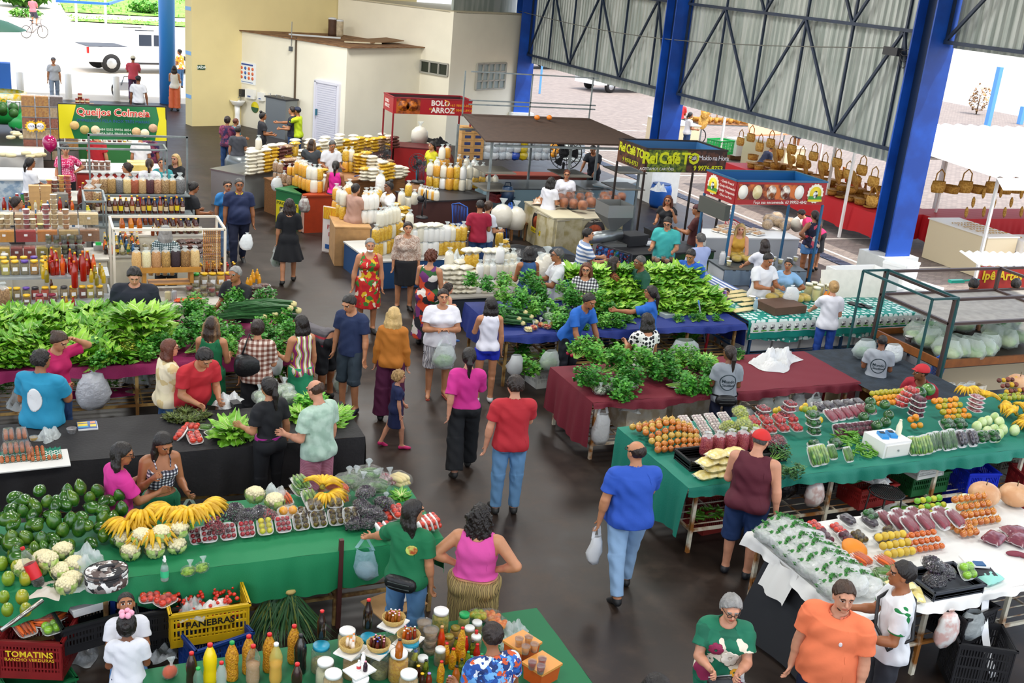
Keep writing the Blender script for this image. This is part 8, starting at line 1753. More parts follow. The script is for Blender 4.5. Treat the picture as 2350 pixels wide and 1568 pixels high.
LBG=CAR('lettuce_bag',M('e4f0e8',.15,alpha=.35,spec=1.,bump=.8,bs=16),.5,.36,False,95,M('7ab04a',c2='c8dc9a',vs=6.));DBG=CAR('lettuce_bag',M('e4f0e8',.15,alpha=.3,spec=1.,bump=.8,bs=16),.5,.36,False,96,M('2f7a2a',c2='5a9a4a',vs=8.))
for i,(px,py,k)in EN(((2115,735,0),(2140,745,0),(2165,735,0),(2180,770,0),(2205,765,0),(2235,770,0),(2260,765,0),(2150,715,1),(2180,715,1),(2215,710,0),(2250,700,1),(2285,735,0),(2315,745,0),(2340,735,0),(2300,705,1),(2335,700,0),(2275,760,0))):put((LBG,DBG)[k],px,py,1.22,'clear bag of light lettuce on wooden tray}' if k==0 else 'clear bag of dark greens on wooden tray}',g=1,rz=N0,s=.95)
put(tub('acai_pot',M('3a1020',.4),WT,.1,.06),2084,785,.86,'pot of dark purple pulp at corner of tray}')
puts(CAR('fruit_bag',HZ,.22,.26,False,97,M('a8281c',c2='c8841c',vs=9.)),[(2185,875,.75),(2210,875,.75),(2230,872,.75)],.75,'bag of red and{fruit under tray}',rz=0)
put(FX('wall_panel',.6,.05,.7,False,WT),2290,800,.0,'white panel>tray}')
# J: green cloth stall at the right
ZJ=.84
TBL(6.3,12.6,8.82,10.35,ZJ,'rusty white steel} under long green vegetable display',legs=[6.39,8.22,9.8,11.2,12.5],shelf=.27)
CLO('tablecloth',6.22,12.7,8.78,10.4,ZJ,M('0f7a66',.65,bump=.15,bs=60),'long teal green; under vegetable trays',f=.13,l=.62,amp=.022,seed=15)
ON=[FRT('onion',.04,.04,M(c,.25,coat=.5,c2=d,vs=6.),stem=.015,top='c89a4a')for c,d in(('a8541c','c8802e'),('b8661c','d8953a'),('c8a84a','b88a2e'))]
pts=[(6.32+.085*i+.04*(j%2),9.62+.075*j,ZJ+.02+.05*min(j,9-j)*(1-abs(i-3.5)/6))for i in RG(8)for j in RG(9)]
lay(ON,pts,'yellow brown onion in heap at end of green;')
NAV=CAR
def rowp(k,u0,u1,v,n,z,lb,rx=.0,s=1.,rz=0.):lay(TP[k],[(u0+(u1-u0)*i/max(1,n-1),v+U_(-.02,.02),z)for i in RG(n)],lb,rz=rz,s=s,rot=(rx,0,rz)if rx else N0)
GB2=TBG('grape_bag',M('8a2036',.3,coat=.6,c2='a84a50',vs=60.,bump=.8,bs=80),.24,.07,.04,61)
lay(GB2,[(6.72+.16*i,9.28,ZJ+.12)for i in RG(5)],'tall clear bag of small red grapes in black crate')
lay(GRR,[(7.5,9.35,ZJ+.1),(7.65,9.35,ZJ+.1),(7.8,9.4,ZJ+.1),(7.6,9.5,ZJ+.12)],'bag of dark red grapes by tall bags',s=1.15)
t=crate('crate',CR_BLK,1.3,.34,.13).at((7.1,9.3,ZJ),0,1,N0,'low black crate holding tall grape bags')
GW2=GW;lay(GW,[(7.35,9.75,ZJ+.15),(7.5,9.7,ZJ+.2),(7.55,9.85,ZJ+.28),(7.62,9.65,ZJ+.12)],'bag of green grapes above red grape bags',s=1.3)
for z in RG(3):rowp('gar',6.95,7.5,9.85+.12*z,4,ZJ+.05+.05*z,'foam^garlic or meat>onions',.3)
CASB=PBAG('cassava_bag',M('e0cd7a',c2='ecdfa4',vs=14.,bump=.8,bs=20,coat=.5),.26,.17,.08,3)
for r_,n in EN((4,3,3,2)):lay(CASB,[(6.55+.22*i+.1*(r_%2),8.96,ZJ+.08*r_)for i in RG(n)],'bag of peeled{cassava stacked at green; corner',rz=.2)
lay([HRB('herb_bunch',98,90,.26,.12,('2a5a2a','4a7a3f'),leaf=.03)],[(7.35,8.95,ZJ),(7.5,8.92,ZJ),(7.42,9.02,ZJ+.06),(7.3,9.05,ZJ+.03)],'wrapped bunch of thin dark greens by cassava bags')
for z in RG(2):rowp('rapple',7.75,8.3,9.75+.1*z,4,ZJ+.1+.07*z,'foam^red apples>red capped man',.2)
lay(TP['plum'],[(7.95,9.95,ZJ+.2),(7.95,9.95,ZJ+.28),(8.25,9.9,ZJ+.2),(8.28,9.9,ZJ+.27),(8.3,9.9,ZJ+.34)],'foam^dark plums stacked>red cap',rz=0)
for z in RG(3):lay(TP['gpep'],[(8.5,9.62+.04*z,ZJ+.06+.09*z)],'foam^green peppers stacked by red cap',rz=0)
rowp('gpep',8.3,8.6,9.35,2,ZJ+.02,'tray of green peppers before stacked ones',.3)
for u,v,k,lb in((8.0,9.0,'cuc','tray of green cucumbers standing>shoulder of red capped man'),(8.12,9.02,'cuc','second standing^green cucumbers'),(8.3,9.05,'okra','tray of okra by cucumbers'),(8.45,8.95,'okra','tray of green beans propped at front edge')):TP[k].at((u,v,ZJ+.1),0,1.05,(.95,0,.1),lb)
CHI=Proto('green_pepper',Tb([(-.05,0,.012),(-.02,.005,.016),(.02,0,.014),(.06,-.006,.01)],[.006,.012,.011,.002],7).Q_(M('5a9a1e',.35,coat=.3,var=.2)))
lay(CHI,[(8.6+.38*rnd.random()+.12*j/6,9.0+.075*j+U_(-.04,.04),ZJ+.02+U_(0,.07))for j in RG(9)for i in RG(12)],'small bright green pepper in loose heap by white box',jit=.2)
t=ob('drawer_box',N0,loc=(9.18,9.12,ZJ),rz=.05,Lb='white wooden drawer box with card machines on top',cat='box');ob('box',Bx((0,0,.1),(.42,.36,.2)).Q_(WT),t);d_=ob('drawer',Bx((0,-.185,.095),(.36,.02,.14)).Q_(M('e4e2da')),t);ob('knob',Bl((0,-.205,.1),.012,8,5).Q_(ST_),d_)
for x in(-.08,.05):m_=ob('card_machine',N0,loc=(9.18+x,9.12,ZJ+.2),rz=-.3,Lb='blue card machine on white drawer box, '+('nearer the green peppers' if x<0 else 'nearer the white bottle'),cat='card machine');ob('body',Bx((0,0,.018),(.085,.17,.035)).Q_(M('1f86c8',.4)),m_);ob('screen',Bx((0,.035,.037),(.06,.06,.004)).Q_(DM),m_)
BT('sanitiser_bottle',M('ece6c8',.4),M('ece6c8',.4),.2,.035,.014).at((9.33,9.12,ZJ+.2),0,1,N0,'cream bottle on white drawer box')
lay(TP['beet'],[(8.85+.1*i,9.62,ZJ+.06)for i in RG(6)],'foam^beetroot leaning in row>white box',rz=0,rot=(.9,0,.1));lay(TP['sweet'],[(8.9+.14*i,9.85+.02*i,ZJ+.16)for i in RG(6)],'foam^sweet potatoes>beet trays',rot=(.5,0,.2));lay(TP['egg'],[(8.95+.16*i,10.15,ZJ+.14)for i in RG(5)],'foam^dark eggplants at back of green}',rot=(.4,0,.2))
LEM=[FRT('lemon',.036,.042,M(c,.35,coat=.3,var=.1),pear=.1)for c in('d8b41c','c8b82a','8fa02a')];ORA=[FRT('orange',.042,.04,M(c,.35,coat=.3,var=.1))for c in('e08a14','d8981c','a8a01e')]
lay(LEM,[(8.62+.07*i,9.85+.07*j,ZJ+.08+.05*j)for i in RG(3)for j in RG(3)],'yellow lemon in small heap by pepper stack',jit=.12)
lay(LEM[:1],[(8.3+.1*i,10.15+.06*(i%2),ZJ+.12)for i in RG(6)],'yellow squash at back of green}',jit=.2)
lay(ORA,[(9.9+.075*i,10.1+.08*j,ZJ+.12+.04*j)for i in RG(9)for j in RG(3)],'greenish orange in heap at back of green}',jit=.1)
lay(ORA[:2],[(9.95,9.5,ZJ+.06),(10.05,9.5,ZJ+.06),(9.98,9.6,ZJ+.1),(10.08,9.62,ZJ+.1),(10.0,9.55,ZJ+.16)],'bright orange fruit in little group by green squash');lay(ORA,[(10.65+.09*(i%5),9.65+.09*(i//5),ZJ+.05+.04*(i//5))for i in RG(20)],'orange in basket heap>chayotes',jit=.1)
ZUC=FRT('round_squash',.07,.065,M('1f4a22',.3,coat=.4,c2='4a7a3a',vs=12.),stem=.02);lay(ZUC,[(9.35,9.75,ZJ+.1),(9.52,9.85,ZJ+.16),(9.7,9.7,ZJ+.12),(9.6,9.95,ZJ+.2),(9.4,9.55,ZJ+.06),(9.55,9.58,ZJ+.08),(9.78,9.88,ZJ+.18)],'dark green round squash in film>white bottle')
rowp('cuc',9.45,9.65,8.98,3,ZJ+.1,'tray of green cucumbers by white box',1.0);rowp('zuc',9.75,10.1,9.02,4,ZJ+.11,'tray of dark zucchini standing in front row',1.05,1.05);rowp('egg',10.25,10.42,9.04,2,ZJ+.1,'tray of glossy eggplant standing in front row',1.0,1.05);rowp('gpep',10.6,10.78,9.02,2,ZJ+.09,'tray of green peppers standing in front row',1.0);rowp('gpep',10.4,10.6,9.4,2,ZJ+.08,'large^green peppers>eggplants',.5,1.15)
CHY=[FRT('chayote',.055,.065,M(c,.35,coat=.3,c2=d,vs=9.),pear=.25)for c,d in(('b8cf8a','d4deb0'),('a8c47a','ccd8a4'))];lay(CHY,[(10.85,9.02,ZJ),(10.98,9.1,ZJ),(10.88,9.2,ZJ),(11.02,9.22,ZJ),(10.8,9.3,ZJ+.03),(10.93,9.35,ZJ+.06),(11.08,9.4,ZJ+.04),(11.15,9.2,ZJ),(11.2,9.32,ZJ+.05),(11.25,9.45,ZJ+.06),(11.3,9.15,ZJ)],'pale green chayote or cabbage on front of green;',s=1.15)
t=FRT('melon_half',.1,.06,M('dfe3b8')).at((11.45,9.1,ZJ+.08),0,1,(1.1,0,.2),'large pale halved cabbage facing forward by chayotes')
for z in RG(4):lay(TP['pack'],[(11.2,9.75,ZJ+.1+.06*z)],'foam^red cut meat in tall stack',rz=0,s=1.1);lay(TP['beet'],[(10.25,9.8,ZJ+.08+.07*z)],'foam^dark beets in tall stack',rz=0);lay(TP['rapple'],[(10.2+.05*z,10.05,ZJ+.12+.06*z)],'foam^red apples in stack at back',rz=.2)
lay(BH,[(11.65,9.75,ZJ+.08),(11.75,9.55,ZJ+.05),(11.55,9.95,ZJ+.14),(11.85,9.35,ZJ),(11.4,10.15,ZJ+.18),(11.95,9.6,ZJ+.06),(11.7,9.3,ZJ)],'yellow banana hand in pile on long green;',s=.9)
WML=FRT('watermelon',.1,.09,M('1f4a22',.25,coat=.4,c2='6a9a4a',vs=7.));lay(WML,[(10.75,10.3,ZJ+.08),(10.95,10.35,ZJ+.1)],'small striped watermelon at back of green}')
rowp('zuc',11.7,11.9,8.98,2,ZJ,'flat^dark zucchini at front edge near bananas',.1,1.2)
lay([FRT('passion_fruit',.035,.035,M(c,.4))for c in('5a2a22','c8a01c','7a3a2a')],[(12.1+.08*(i%7),10.0+.08*(i//7),ZJ+.1+.05*(i//7))for i in RG(28)],'brown or{fruit in heap at far end of green}',jit=.15);lay([FRT('red_onion',.05,.045,M('6a1c34',.3,coat=.4))],[(12.15+.1*(i%4),9.3+.11*(i//4),ZJ+.02)for i in RG(12)],'dark red onion at near edge by bananas',jit=.12);lay(LEM[2:]+ORA[2:],[(11.95+.08*(i%5),9.95+.08*(i//5),ZJ+.1)for i in RG(10)],'green lime between bananas and brown fruit',jit=.1)
PMP=FRT('pumpkin',.17,.13,M('c8956a',c2='d8b08a',vs=5.),stem=.04,dent=.2);lay(PMP,[(12.5,10.25,ZJ+.08),(12.75,10.2,ZJ+.08)],'tan pumpkin at far end of green}')
crt(1632,1205,.0,.1,M('7a1c16'),'red crate of green peppers under green; corner');lay(CHI,[(G(1625,1185,.25)[0]+U_(-.2,.2),G(1625,1185,.25)[1]+U_(-.1,.12),.24+U_(0,.06))for i in RG(70)],'green pepper in red crate under; corner',jit=.2)
puts(CAR('rubbish_bag',M('0c0c0e',.2,bump=.8,bs=14),.4,.3,False,99,N0,True),[(1800,1080)],.8,'shiny black plastic bag under green;',rz=0);crt(1850,1115,.3,0,CR_BLK,'black crate on rack>hanging white bag');put(CAR('printed_bag',M('e4dcd8',.4,c2='c8a8a0',vs=12.),.26,.3,False,100,N0,True),1876,1100,.74,'white printed bag hanging by its knot from} leg',rz=0)
crt(1985,1148,.28,.1,M('8a1c1a'),'red crate on rack by wire stool',w=.6,h=.26);put(LF('green_cloth',.4,.3,.2,GREENC,101),1965,1095,.55,'green; hanging out of red crate');put(LF('plastic_bag',.34,.24,.14,MI_,102),2010,1105,.55,'white printed bag in red crate')
crt(2105,1120,.28,.05,M('0f5a2a'),'dark green crate on rack under white basket',w=.6,h=.28);crt(2112,1085,.57,.1,CR_WHT,'white basket tipped on green crate',w=.45,d=.3,h=.18);crt(2215,1165,0,-.2,M('0f2ab8',.4),'tall bright blue crate standing upright on floor',w=.42,d=.42,h=.58);crt(2345,1170,0,-.3,CR_RED,'dark red crate reading PERSON on end','PERSON',tcol='e0c8c0',w=.4,d=.36,h=.56,size=.06);crt(2300,1070,.3,.1,M('6a6a5a'),'grey brown box>blue crate',w=.6,h=.36);crt(2345,1050,.32,0,M('3f4a56'),'dark grey crate at end of rack',w=.5,h=.4)
t=crt(2055,1225,0,.3,CR_WHT,'white crate of green squash on floor by wire stool',w=.5,h=.28);lay([FRT('long_squash',.04,.1,M('3a7a1e',.35,coat=.3,c2='7aa83a',vs=8.),pear=.3)],[(t.location[0]+U_(-.18,.18),t.location[1]+U_(-.1,.12),.28+U_(-.04,.03))for i in RG(16)],'green squash in white crate on floor',rot=(1.4,0,1.))
t=ob('wire_stool',N0,loc=TU(G(2010,1240,0)),Lb='black wire stool with round woven seat',cat='stool');mb=MB();mb.lathe([(.2,-.01),(.21,0),(.2,.01)],24,cap=False)
for i in RG(15):x=-.18+.026*i;y=sqrt(.04-x*x);mb.bar((x,-y,0),(x+.03,y,.004),.01)
ob('seat',mb.Q_(BP_),t,(0,0,.62))
for i in RG(4):a=PI/4+PI/2*i;ob('leg',Tb([(.17*cos(a),.17*sin(a),.61),(.22*cos(a),.22*sin(a),0)],.01,6).Q_(BP_),t)
ob('ring',Lt([(.2,.24),(.21,.25),(.2,.26)],16,cap=False).Q_(BP_),t)
for px,py,w,lb in((1850,1215,.5,'long strip of torn white paper on floor'),(1775,1225,.35,'curled white paper strip>man in shorts'),(1893,1232,.14,'small crumpled paper by} leg'),(1818,1238,.12,'small paper scrap on floor near curled strip')):put(LF('paper_scrap',w,.08,.04,WT,int(px)),px,py,0,lb,rz=-.4)
# K: white cloth stall at the right front
ZK=.84
TBL(6.35,9.6,6.3,7.75,ZK,'rusty white steel} under white;',legs=[6.4,7.3,8.33,9.5],shelf=.34)
CLO('tablecloth',6.3,9.7,6.25,7.8,ZK,M('e4e4e0',bump=.3,bs=8),'white plastic; on near vegetable}',f=.08,l=.12,seed=16,amp=.02)
CB=Proto('coriander_bag');hb=HRB('x',120,70,.24,.12,('1f6a1c','2f7a2a'),leaf=.04);CB.part('leaves',hb.parts[0][1],up=N0);CB.part('bag',Bl((0,.12,.07),(.15,.16,.08),14,9,.09,5,.8),M('f2f6f4',.1,alpha=.5,spec=1.,bump=1.,bs=20))
lay(CB,[(6.42+.15*i+.03*(j%2),6.42+.17*j,ZK+.03+.05*(i%2))for j in RG(7)for i in RG(3)],'shiny bag of leafy coriander along end of white;',rz=.3)
lay([CASB],[(6.95,6.4,ZK),(7.05,6.5,ZK),(7.0,6.42,ZK+.08),(7.12,6.36,ZK)],'bag of peeled cassava>man in orange')
lay([TP['okra']],[(6.98+.12*i,6.62+.14*j,ZK+.02)for i in RG(3)for j in RG(2)],'bagged greens between coriander and standing man')
for k,n,u,v,z,rx,lb,g in(('tom',2,6.98,7.62,.04,.2,'long^red tomatoes at back of white;','tomato trays on white;'),('beet',2,6.95,7.45,.03,.4,'tray of purple beets>coriander','beet trays by the coriander'),('pas',3,7.3,7.35,.03,.3,'tray of dark passion fruit on white;','passion fruit trays on white;'),('egg',2,7.4,7.65,.05,.2,'tray of dark eggplants at back of white;','eggplant trays on white;'),('gpep',1,7.65,7.62,.08,.3,'tray of big green peppers at back of white;',N0),('car',2,7.05,7.0,.02,.1,'tray of cut carrots on white;','carrot trays on white;')):lay(TP[k],[(u+.2*i,v-.1*(i%2),ZK+z)for i in RG(n)],lb,rz=0,rot=(rx,0,.2))
for r_ in RG(3):lay(TP['sweet'],[(7.85+.2*i,7.6-.16*r_,ZK+.04+.05*r_)for i in RG(4)],'tray of sweet potatoes overlapping in rows on white;',rz=.1,rot=(.5,0,.25),s=1.1)
lay([FRT('lemon',.04,.042,M(c,.4))for c in('d8b83a','c8a83a')],[(7.35+.075*(i%5),6.98+.08*(i//5),ZK+.02+.05*(i//5))for i in RG(15)],'pale{potato or lemon>man in white');lay([FRT('tomato',.034,.03,M(c,.25,coat=.4))for c in('b8561c','c8641e')],[(7.7+.07*(i%6),7.0+.07*(i//6),ZK+.02+.04*(i//6))for i in RG(18)],'orange tomato in middle heap on white;')
lay(ON[:2],[(8.7+.08*(i%6),7.3+.08*(i//6),ZK+.02+.05*(i//6))for i in RG(24)]+[(8.45+.08*(i%3),7.12+.08*(i//3),ZK+.03)for i in RG(9)],'small orange brown onion heaped at back of white;');lay([FRT('lime',.035,.035,M(c,.35))for c in('6fae2a','b8b82e')],[(8.35+.075*(i%5),7.55+.075*(i//5),ZK+.04+.04*(i//5))for i in RG(15)],'green or{lime in net at back of white;')
PMP.at((9.3,7.7,ZK),0,1,N0,'tan ribbed pumpkin at back corner of white;');PMP.at((9.65,7.6,ZK),1,1,N0,'orange tan pumpkin cut by picture edge on white;');FRT('cabbage',.11,.09,M('cdd8a4',c2='e4e8c8',vs=5.)).at((9.0,7.65,ZK),0,1,N0,'pale cabbage by pumpkin');t=FRT('pumpkin_half',.13,.05,M('e0861a')).at((7.12,7.2,ZK),0,1,(.3,0,0),'cut orange pumpkin half facing up on white;')
lay([PBAG('sweet_potato_bag',M('6a2438',coat=.5,c2='8a4a54',vs=9.),.28,.2,.09)],[(8.75,7.0,ZK),(9.0,6.9,ZK),(9.1,7.05,ZK)],'clear bag of purple sweet potatoes on bare white;')
lay([FRT('purple_root',.03,.09,M('7a2a3c'))],[(8.65,6.75,ZK+.03),(8.75,6.68,ZK+.03)],'loose purple root on white;',rot=(1.5,0,1.));lay([FRT('red_pepper',.025,.04,M('b81c14',.3,coat=.4))],[(8.75+.06*i,6.5+.05*(i%3),ZK+.02)for i in RG(6)],'small red pepper on bare white;',rot=(1.4,0,.5))
t=crate('carton_tray',M('3a3f48',.6),.6,.4,.1).at((7.55,6.45,ZK),0,1,N0,'dark grey carton^grapes and apples>man in white');lay(GR_,[(7.4,6.42,ZK+.06),(7.5,6.45,ZK+.12),(7.42,6.5,ZK+.18)],'large bag of black grapes in dark grey tray',s=1.25);TP['apple'].at((7.75,6.42,ZK+.14),0,1.15,(.8,0,.05),'tray of four green apples propped in dark grey tray')
t=ob('scale',N0,loc=(8.05,6.5,ZK),rz=-.35,Lb='black and white digital scale on white;',cat='scale');ob('body',Bx((0,0,.04),(.24,.22,.08)).Q_(DM),t);ob('plate',Bx((-.02,.1,.1),(.22,.2,.02)).Q_(WT),t);ob('display',Bx((0,.04,.115),(.1,.08,.01)).Q_(M('2a5a8a',.3)),t);put(PBAG('pouch',M('8fd0c4'),.26,.18,.08),2268,1335,ZK,'mint green pouch lying by scale',rz=.2)
t=ob('paper_roll',Gd(lambda a,b:((a-.5)*.09,-.02-.3*b*b,-.75*b),2,10).Q_(M('eceef0')),loc=(7.92,6.28,ZK+.02),Lb='long white strip of paper hung from white;',cat='paper');put(CAR('printed_bag',M('e8e4e0',.35,c2='d8b0a8',vs=12.),.24,.34,False,103,N0,True),2185,1400,.8,'white printed bag hung from white;}',rz=0);put(CAR('plastic_bag',HZ,.26,.3,False,104),2240,1395,.75,'clear bag hanging on rack of white;}',rz=0)
ob('black_sheet',Gd(lambda a,b:(-.28*b+.05*sin(a*5),-.2+1.1*a,-.75*b),8,8).Q_(M('15171c',.6)),loc=(6.36,6.55,ZK-.05),Lb='black plastic sheet hanging at end of white;}',cat='sheet');ob('white_cloth',Gd(lambda a,b:(-.04-.12*b+.03*sin(a*9),.1+.4*a,-.3*b),8,6).Q_(M('dcdcd8',.6)),loc=(6.32,6.85,ZK),Lb='white; corner hanging over black sheet',cat='cloth')
crt(1890,1455,.0,.2,CR_GRN,'dark green crate>man in orange',h=.5,w=.45);crt(2225,1560,0,-.5,CR_BLK,'black crate on floor under white;}',w=.5,d=.42,h=.5);crt(2200,1450,.36,.2,CR_BLK,'black crate on rack under white;}',w=.5,d=.36)
# outside: craft stalls, street
STRAW=M('b8842e',.7,c2='d8a850',vs=30.,bump=.8,bs=60);STRAW2=M('a87428',.7,c2='c8943a',vs=30.,bump=.8,bs=60);REDC=M('c0101c',.65)
CREAMW=M('e8d8b4',.7)
SB=Proto('straw_bag');SB.part('body',Lt([(.001,0),(.13,.01),(.16,.1),(.14,.22),(.13,.22),(.14,.1),(.001,.03)],14,sy=.5),STRAW);SB.part('handle',Tb([(-.1,0,.2),(-.09,0,.36),(0,0,.44),(.09,0,.36),(.1,0,.2)],.012,6),STRAW2)
SH_=Proto('straw_hat');SH_.part('crown',Lt([(.11,0),(.1,.08),(.07,.11),(.001,.115)],14),STRAW);SH_.part('brim',Lt([(.1,0),(.22,-.02),(.22,-.012),(.1,.008)],18,cap=False),STRAW2)
SP2=Proto('straw_plate',Lt([(.001,0),(.1,.004),(.17,.03),(.165,.035),(.001,.012)],18).Q_(STRAW));SK2=Proto('straw_basket',Lt([(.001,0),(.13,.005),(.15,.14),(.14,.14),(.12,.015),(.001,.012)],16).Q_(STRAW2));SF=Proto('straw_slipper',Bl((0,0,.02),(.05,.13,.03),10,6).Q_(STRAW));SV=Proto('straw_vase',Lt([(.001,0),(.07,.02),(.09,.12),(.04,.22),(.03,.3),(.05,.36)],12).Q_(M('b8742e',.6)))
def awn(pts,z,Lb):
 q=[G(x,y,z_)for x,y,z_ in pts];c=np.mean(q,0);mb=MB();n=len(q);mb._add([TU(p-c)for p in q]+[TU(p-c-NA([0,0,.05]))for p in q],[TU(RG(n)),TU(RG(2*n-1,n-1,-1))]+[(i,n+i,n+(i+1)%n,(i+1)%n)for i in RG(n)])
 t=ob('awning',N0,loc=TU(c),Lb=Lb,cat='awning');ob('canopy',mb.Q_(M('f2f0ec',.6)),t);return t
def CRf(u0,u1,v0,v1,z,Lb,drop=.62):
 TBL(u0,u1,v0,v1,z,'white legged craft} under '+Lb,mat=WT);CLO('tablecloth',u0-.03,u1+.03,v0-.03,v1+.03,z,REDC,Lb,f=drop,l=drop,r=.1,amp=.02,seed=int(u0))
CRf(19.5,21.5,21.3,28.2,.85,'long bright red; of straw craft stall');CRf(21.0,27.0,20.8,21.9,.85,'red; of craft stall running away from column')
lay([SP2,SK2],[(19.8+.3*i,22+.38*j,.87+.12*k)for i in RG(4)for j in RG(15)for k in RG(1+(i+j)%3)],'woven straw plate or basket on red;',jit=.15)
lay(SV,[(20.2+.3*i,22.2+.6*i,.87)for i in RG(8)],'tall brown straw vase on red;')
lay(SB,[(19.6,21.8+.5*i,1.45+.2*(i%2))for i in RG(13)]+[(19.5,21.6,1.0)],'straw handbag hanging over red; stall',rz=1.57,s=1.15);lay(SH_,[(19.55,22.4+.7*i,1.5)for i in RG(6)],'straw hat hanging over red; stall',rot=(1.3,0,1.2),s=1.2)
lay(SF,[(21.8+.22*i,20.7+.06*(i%2),1.05+.25*(i%3))for i in RG(20)],'woven straw slipper hanging on far craft stall',rot=(1.5,0,0),s=1.1);lay([SB,SK2],[(20.9+.45*i,20.9,1.5)for i in RG(9)],'large straw bag hanging on far craft stall',rz=0,s=1.4)
for px,py,z,lb in((1450+475,545,0,'white pole of craft stall before blue column'),(2012,545,0,'tall white pole standing before red craft stall'),(1865,455,.5,'white pole inside red craft stall')):
 q=G(px,py,0);ob('pole',Bx((0,0,1.15),(.06,.06,2.3)).Q_(WT),loc=(q[0],q[1],0),Lb=lb,cat='pole')
mb=MB();n=60;a=G(2190,300,2.7);t=ob('awning',N0,loc=(23.6,19.4,2.45),Lb='big white corrugated awning over far craft stalls',cat='awning');ob('canopy',Gd(lambda u,v:(-4.2+9*u,-1.6+6.2*v,.05+.32*v+.035*sin(u*120)),240,4).Q_(M('f4f3f0')),t);ob('valance',Gd(lambda u,v:(-4.2+9*u,-1.62-.25*v,.05-.22*v),20,2).Q_(M('f4f3f0',.6)),t)
for x in(-3.9,0,4.4):
 for y in(-1.4,4.2):ob('post',Bx((x,y,-1.22),(.06,.06,2.5)).Q_(WT),t)
t=ob('awning',N0,loc=(20.6,25.0,2.3),Lb='white awning strip over red craft stall beyond metal wall',cat='awning');ob('canopy',Bx((0,0,.0),(2.2,7.5,.05)).Q_(M('f2f0ec',.6)),t)
for y in(-3.5,3.5):ob('post',Bx((1.,y,-1.16),(.05,.05,2.3)).Q_(WT),t)
CTR('counter',20.25,21.2,18.4,20.3,1.0,CREAMW,M('f4f2ec',.4),'cream masonry counter by blue column outside');CTR('counter',23.4,24.2,30.5,33,1.0,CREAMW,M('f4f2ec',.4),'cream counter>yellow chair');CTR('counter',21.8,22.8,35.0,37.2,1.0,CREAMW,M('f4f2ec',.4),'cream counter by red bicycle outside')
TBL(21.3,26,17.6,18.9,.9,'white legged craft} under white;',mat=WT,legs=[21.4,22.4,25.9],shelf=.4,wires=False);CLO('tablecloth',21.25,26.1,17.55,18.95,.9,M('eceae8',.6),'white; of jewellery craft}',f=.32,l=.3,seed=31)
lay([SP2,SF,SV],[(21.5+.3*i,17.75+.3*j,.91)for i in RG(11)for j in RG(4)],'small golden straw craft on white;',s=.5,jit=.3);lay([SF],[(20.4+.1*i,18.7+.2*j,1.01)for i in RG(8)for j in RG(6)],'small shell craft on cream counter top',s=.35)
TBL(23.5,27.5,36.0,37.4,.95,'table of straw goods>bicycle',mat=GV_);lay([SB,SK2,SP2],[(23.6+.33*i,36.2+.4*j,.96)for i in RG(12)for j in RG(3)],'straw good on far} by bicycle');lay(SP2,[(23.3,35.7,1.9),(23.35,35.7,1.5),(23.3,35.7,1.1)],'round striped straw mat hanging by white pole',rot=(1.57,0,.4),s=1.9)
q=G(1648,375,0);ob('pole',Bx((0,0,1.3),(.07,.07,2.6)).Q_(WT),loc=(q[0],q[1],0),Lb='white pole before green crate outside',cat='pole')
put(crate('crate',M('0fa850'),.8,.6,.5),1650,352,.3,'bright green crate outside by white pole',rz=.3);put(FX('foam_box',.8,.6,.6),1692,355,.2,'big white foam box outside by green crate',rz=.2);put(crate('crate',M('7a5ac0'),.6,.4,.2),1730,330,.7,'purple crate on cartons outside',rz=.2);put(FX('carton',.6,.5,.7,False,CARD),1728,365,0,'tan carton under purple crate');put(FX('pallet',.7,.5,.2,False,WOOD),1690,365,0,'wooden pallet under white foam box')
awn(((1715,270,1.6),(1830,280,1.6),(1850,305,1.5),(1720,310,1.5)),1.6,'salmon tarpaulin over stall outside').children[0].data.materials[0]=M('e8966a',.6)
YC=M('e8b40c',.4);t=ob('plastic_chair',N0,loc=TU(G(1752,385,0)),rz=-.5,Lb='yellow plastic chair outside under man in navy',cat='chair');ob('seat',Bx((0,0,.44),(.46,.46,.04)).Q_(YC),t);ob('backrest',Gd(lambda a,b:((a-.5)*.46,-.22-.1*b,.44+.46*b),4,4).Q_(YC),t)
for x in(-.2,.2):
 for y in(-.2,.2):ob('leg',Bx((x,y,.22),(.06,.06,.44)).Q_(YC),t)
def bike(px,py,col,Lb,rz):
 t=ob('bicycle',N0,loc=TU(G(px,py,0)),rz=rz,Lb=Lb,cat='bicycle')
 for x in(-.5,.5):w=ob('wheel',Lt([(.31,-.02),(.34,0),(.31,.02),(.3,0)],24,close=True).Q_(DM),t,(x,0,.34),rot=(PI/2,0,0));[ob('spoke',Ba((-.3*cos(k*.785),-.3*sin(k*.785),0),(.3*cos(k*.785),.3*sin(k*.785),0),.006).Q_(ST_),w)for k in RG(4)]
 mb=MB()
 for a,b in(((-.5,0,.34),(-.12,0,.8)),((-.12,0,.8),(.4,0,.78)),((-.1,0,.3),(.4,0,.72)),((-.5,0,.34),(-.1,0,.3)),((-.1,0,.3),(-.14,0,.9)),((.5,0,.34),(.38,0,.95))):mb.bar(a,b,.035,Sm=True,n=7)
 ob('frame',mb.Q_(M(col,.4)),t);ob('saddle',Bl((-.15,0,.93),(.13,.07,.035),10,6).Q_(DM),t);ob('handlebar',Tb([(.3,-.28,1.02),(.38,-.1,.98),(.38,.1,.98),(.3,.28,1.02)],.014,6).Q_(DM),t)
bike(1570,330,'c8202c','red bicycle parked outside>blue column',-.3)
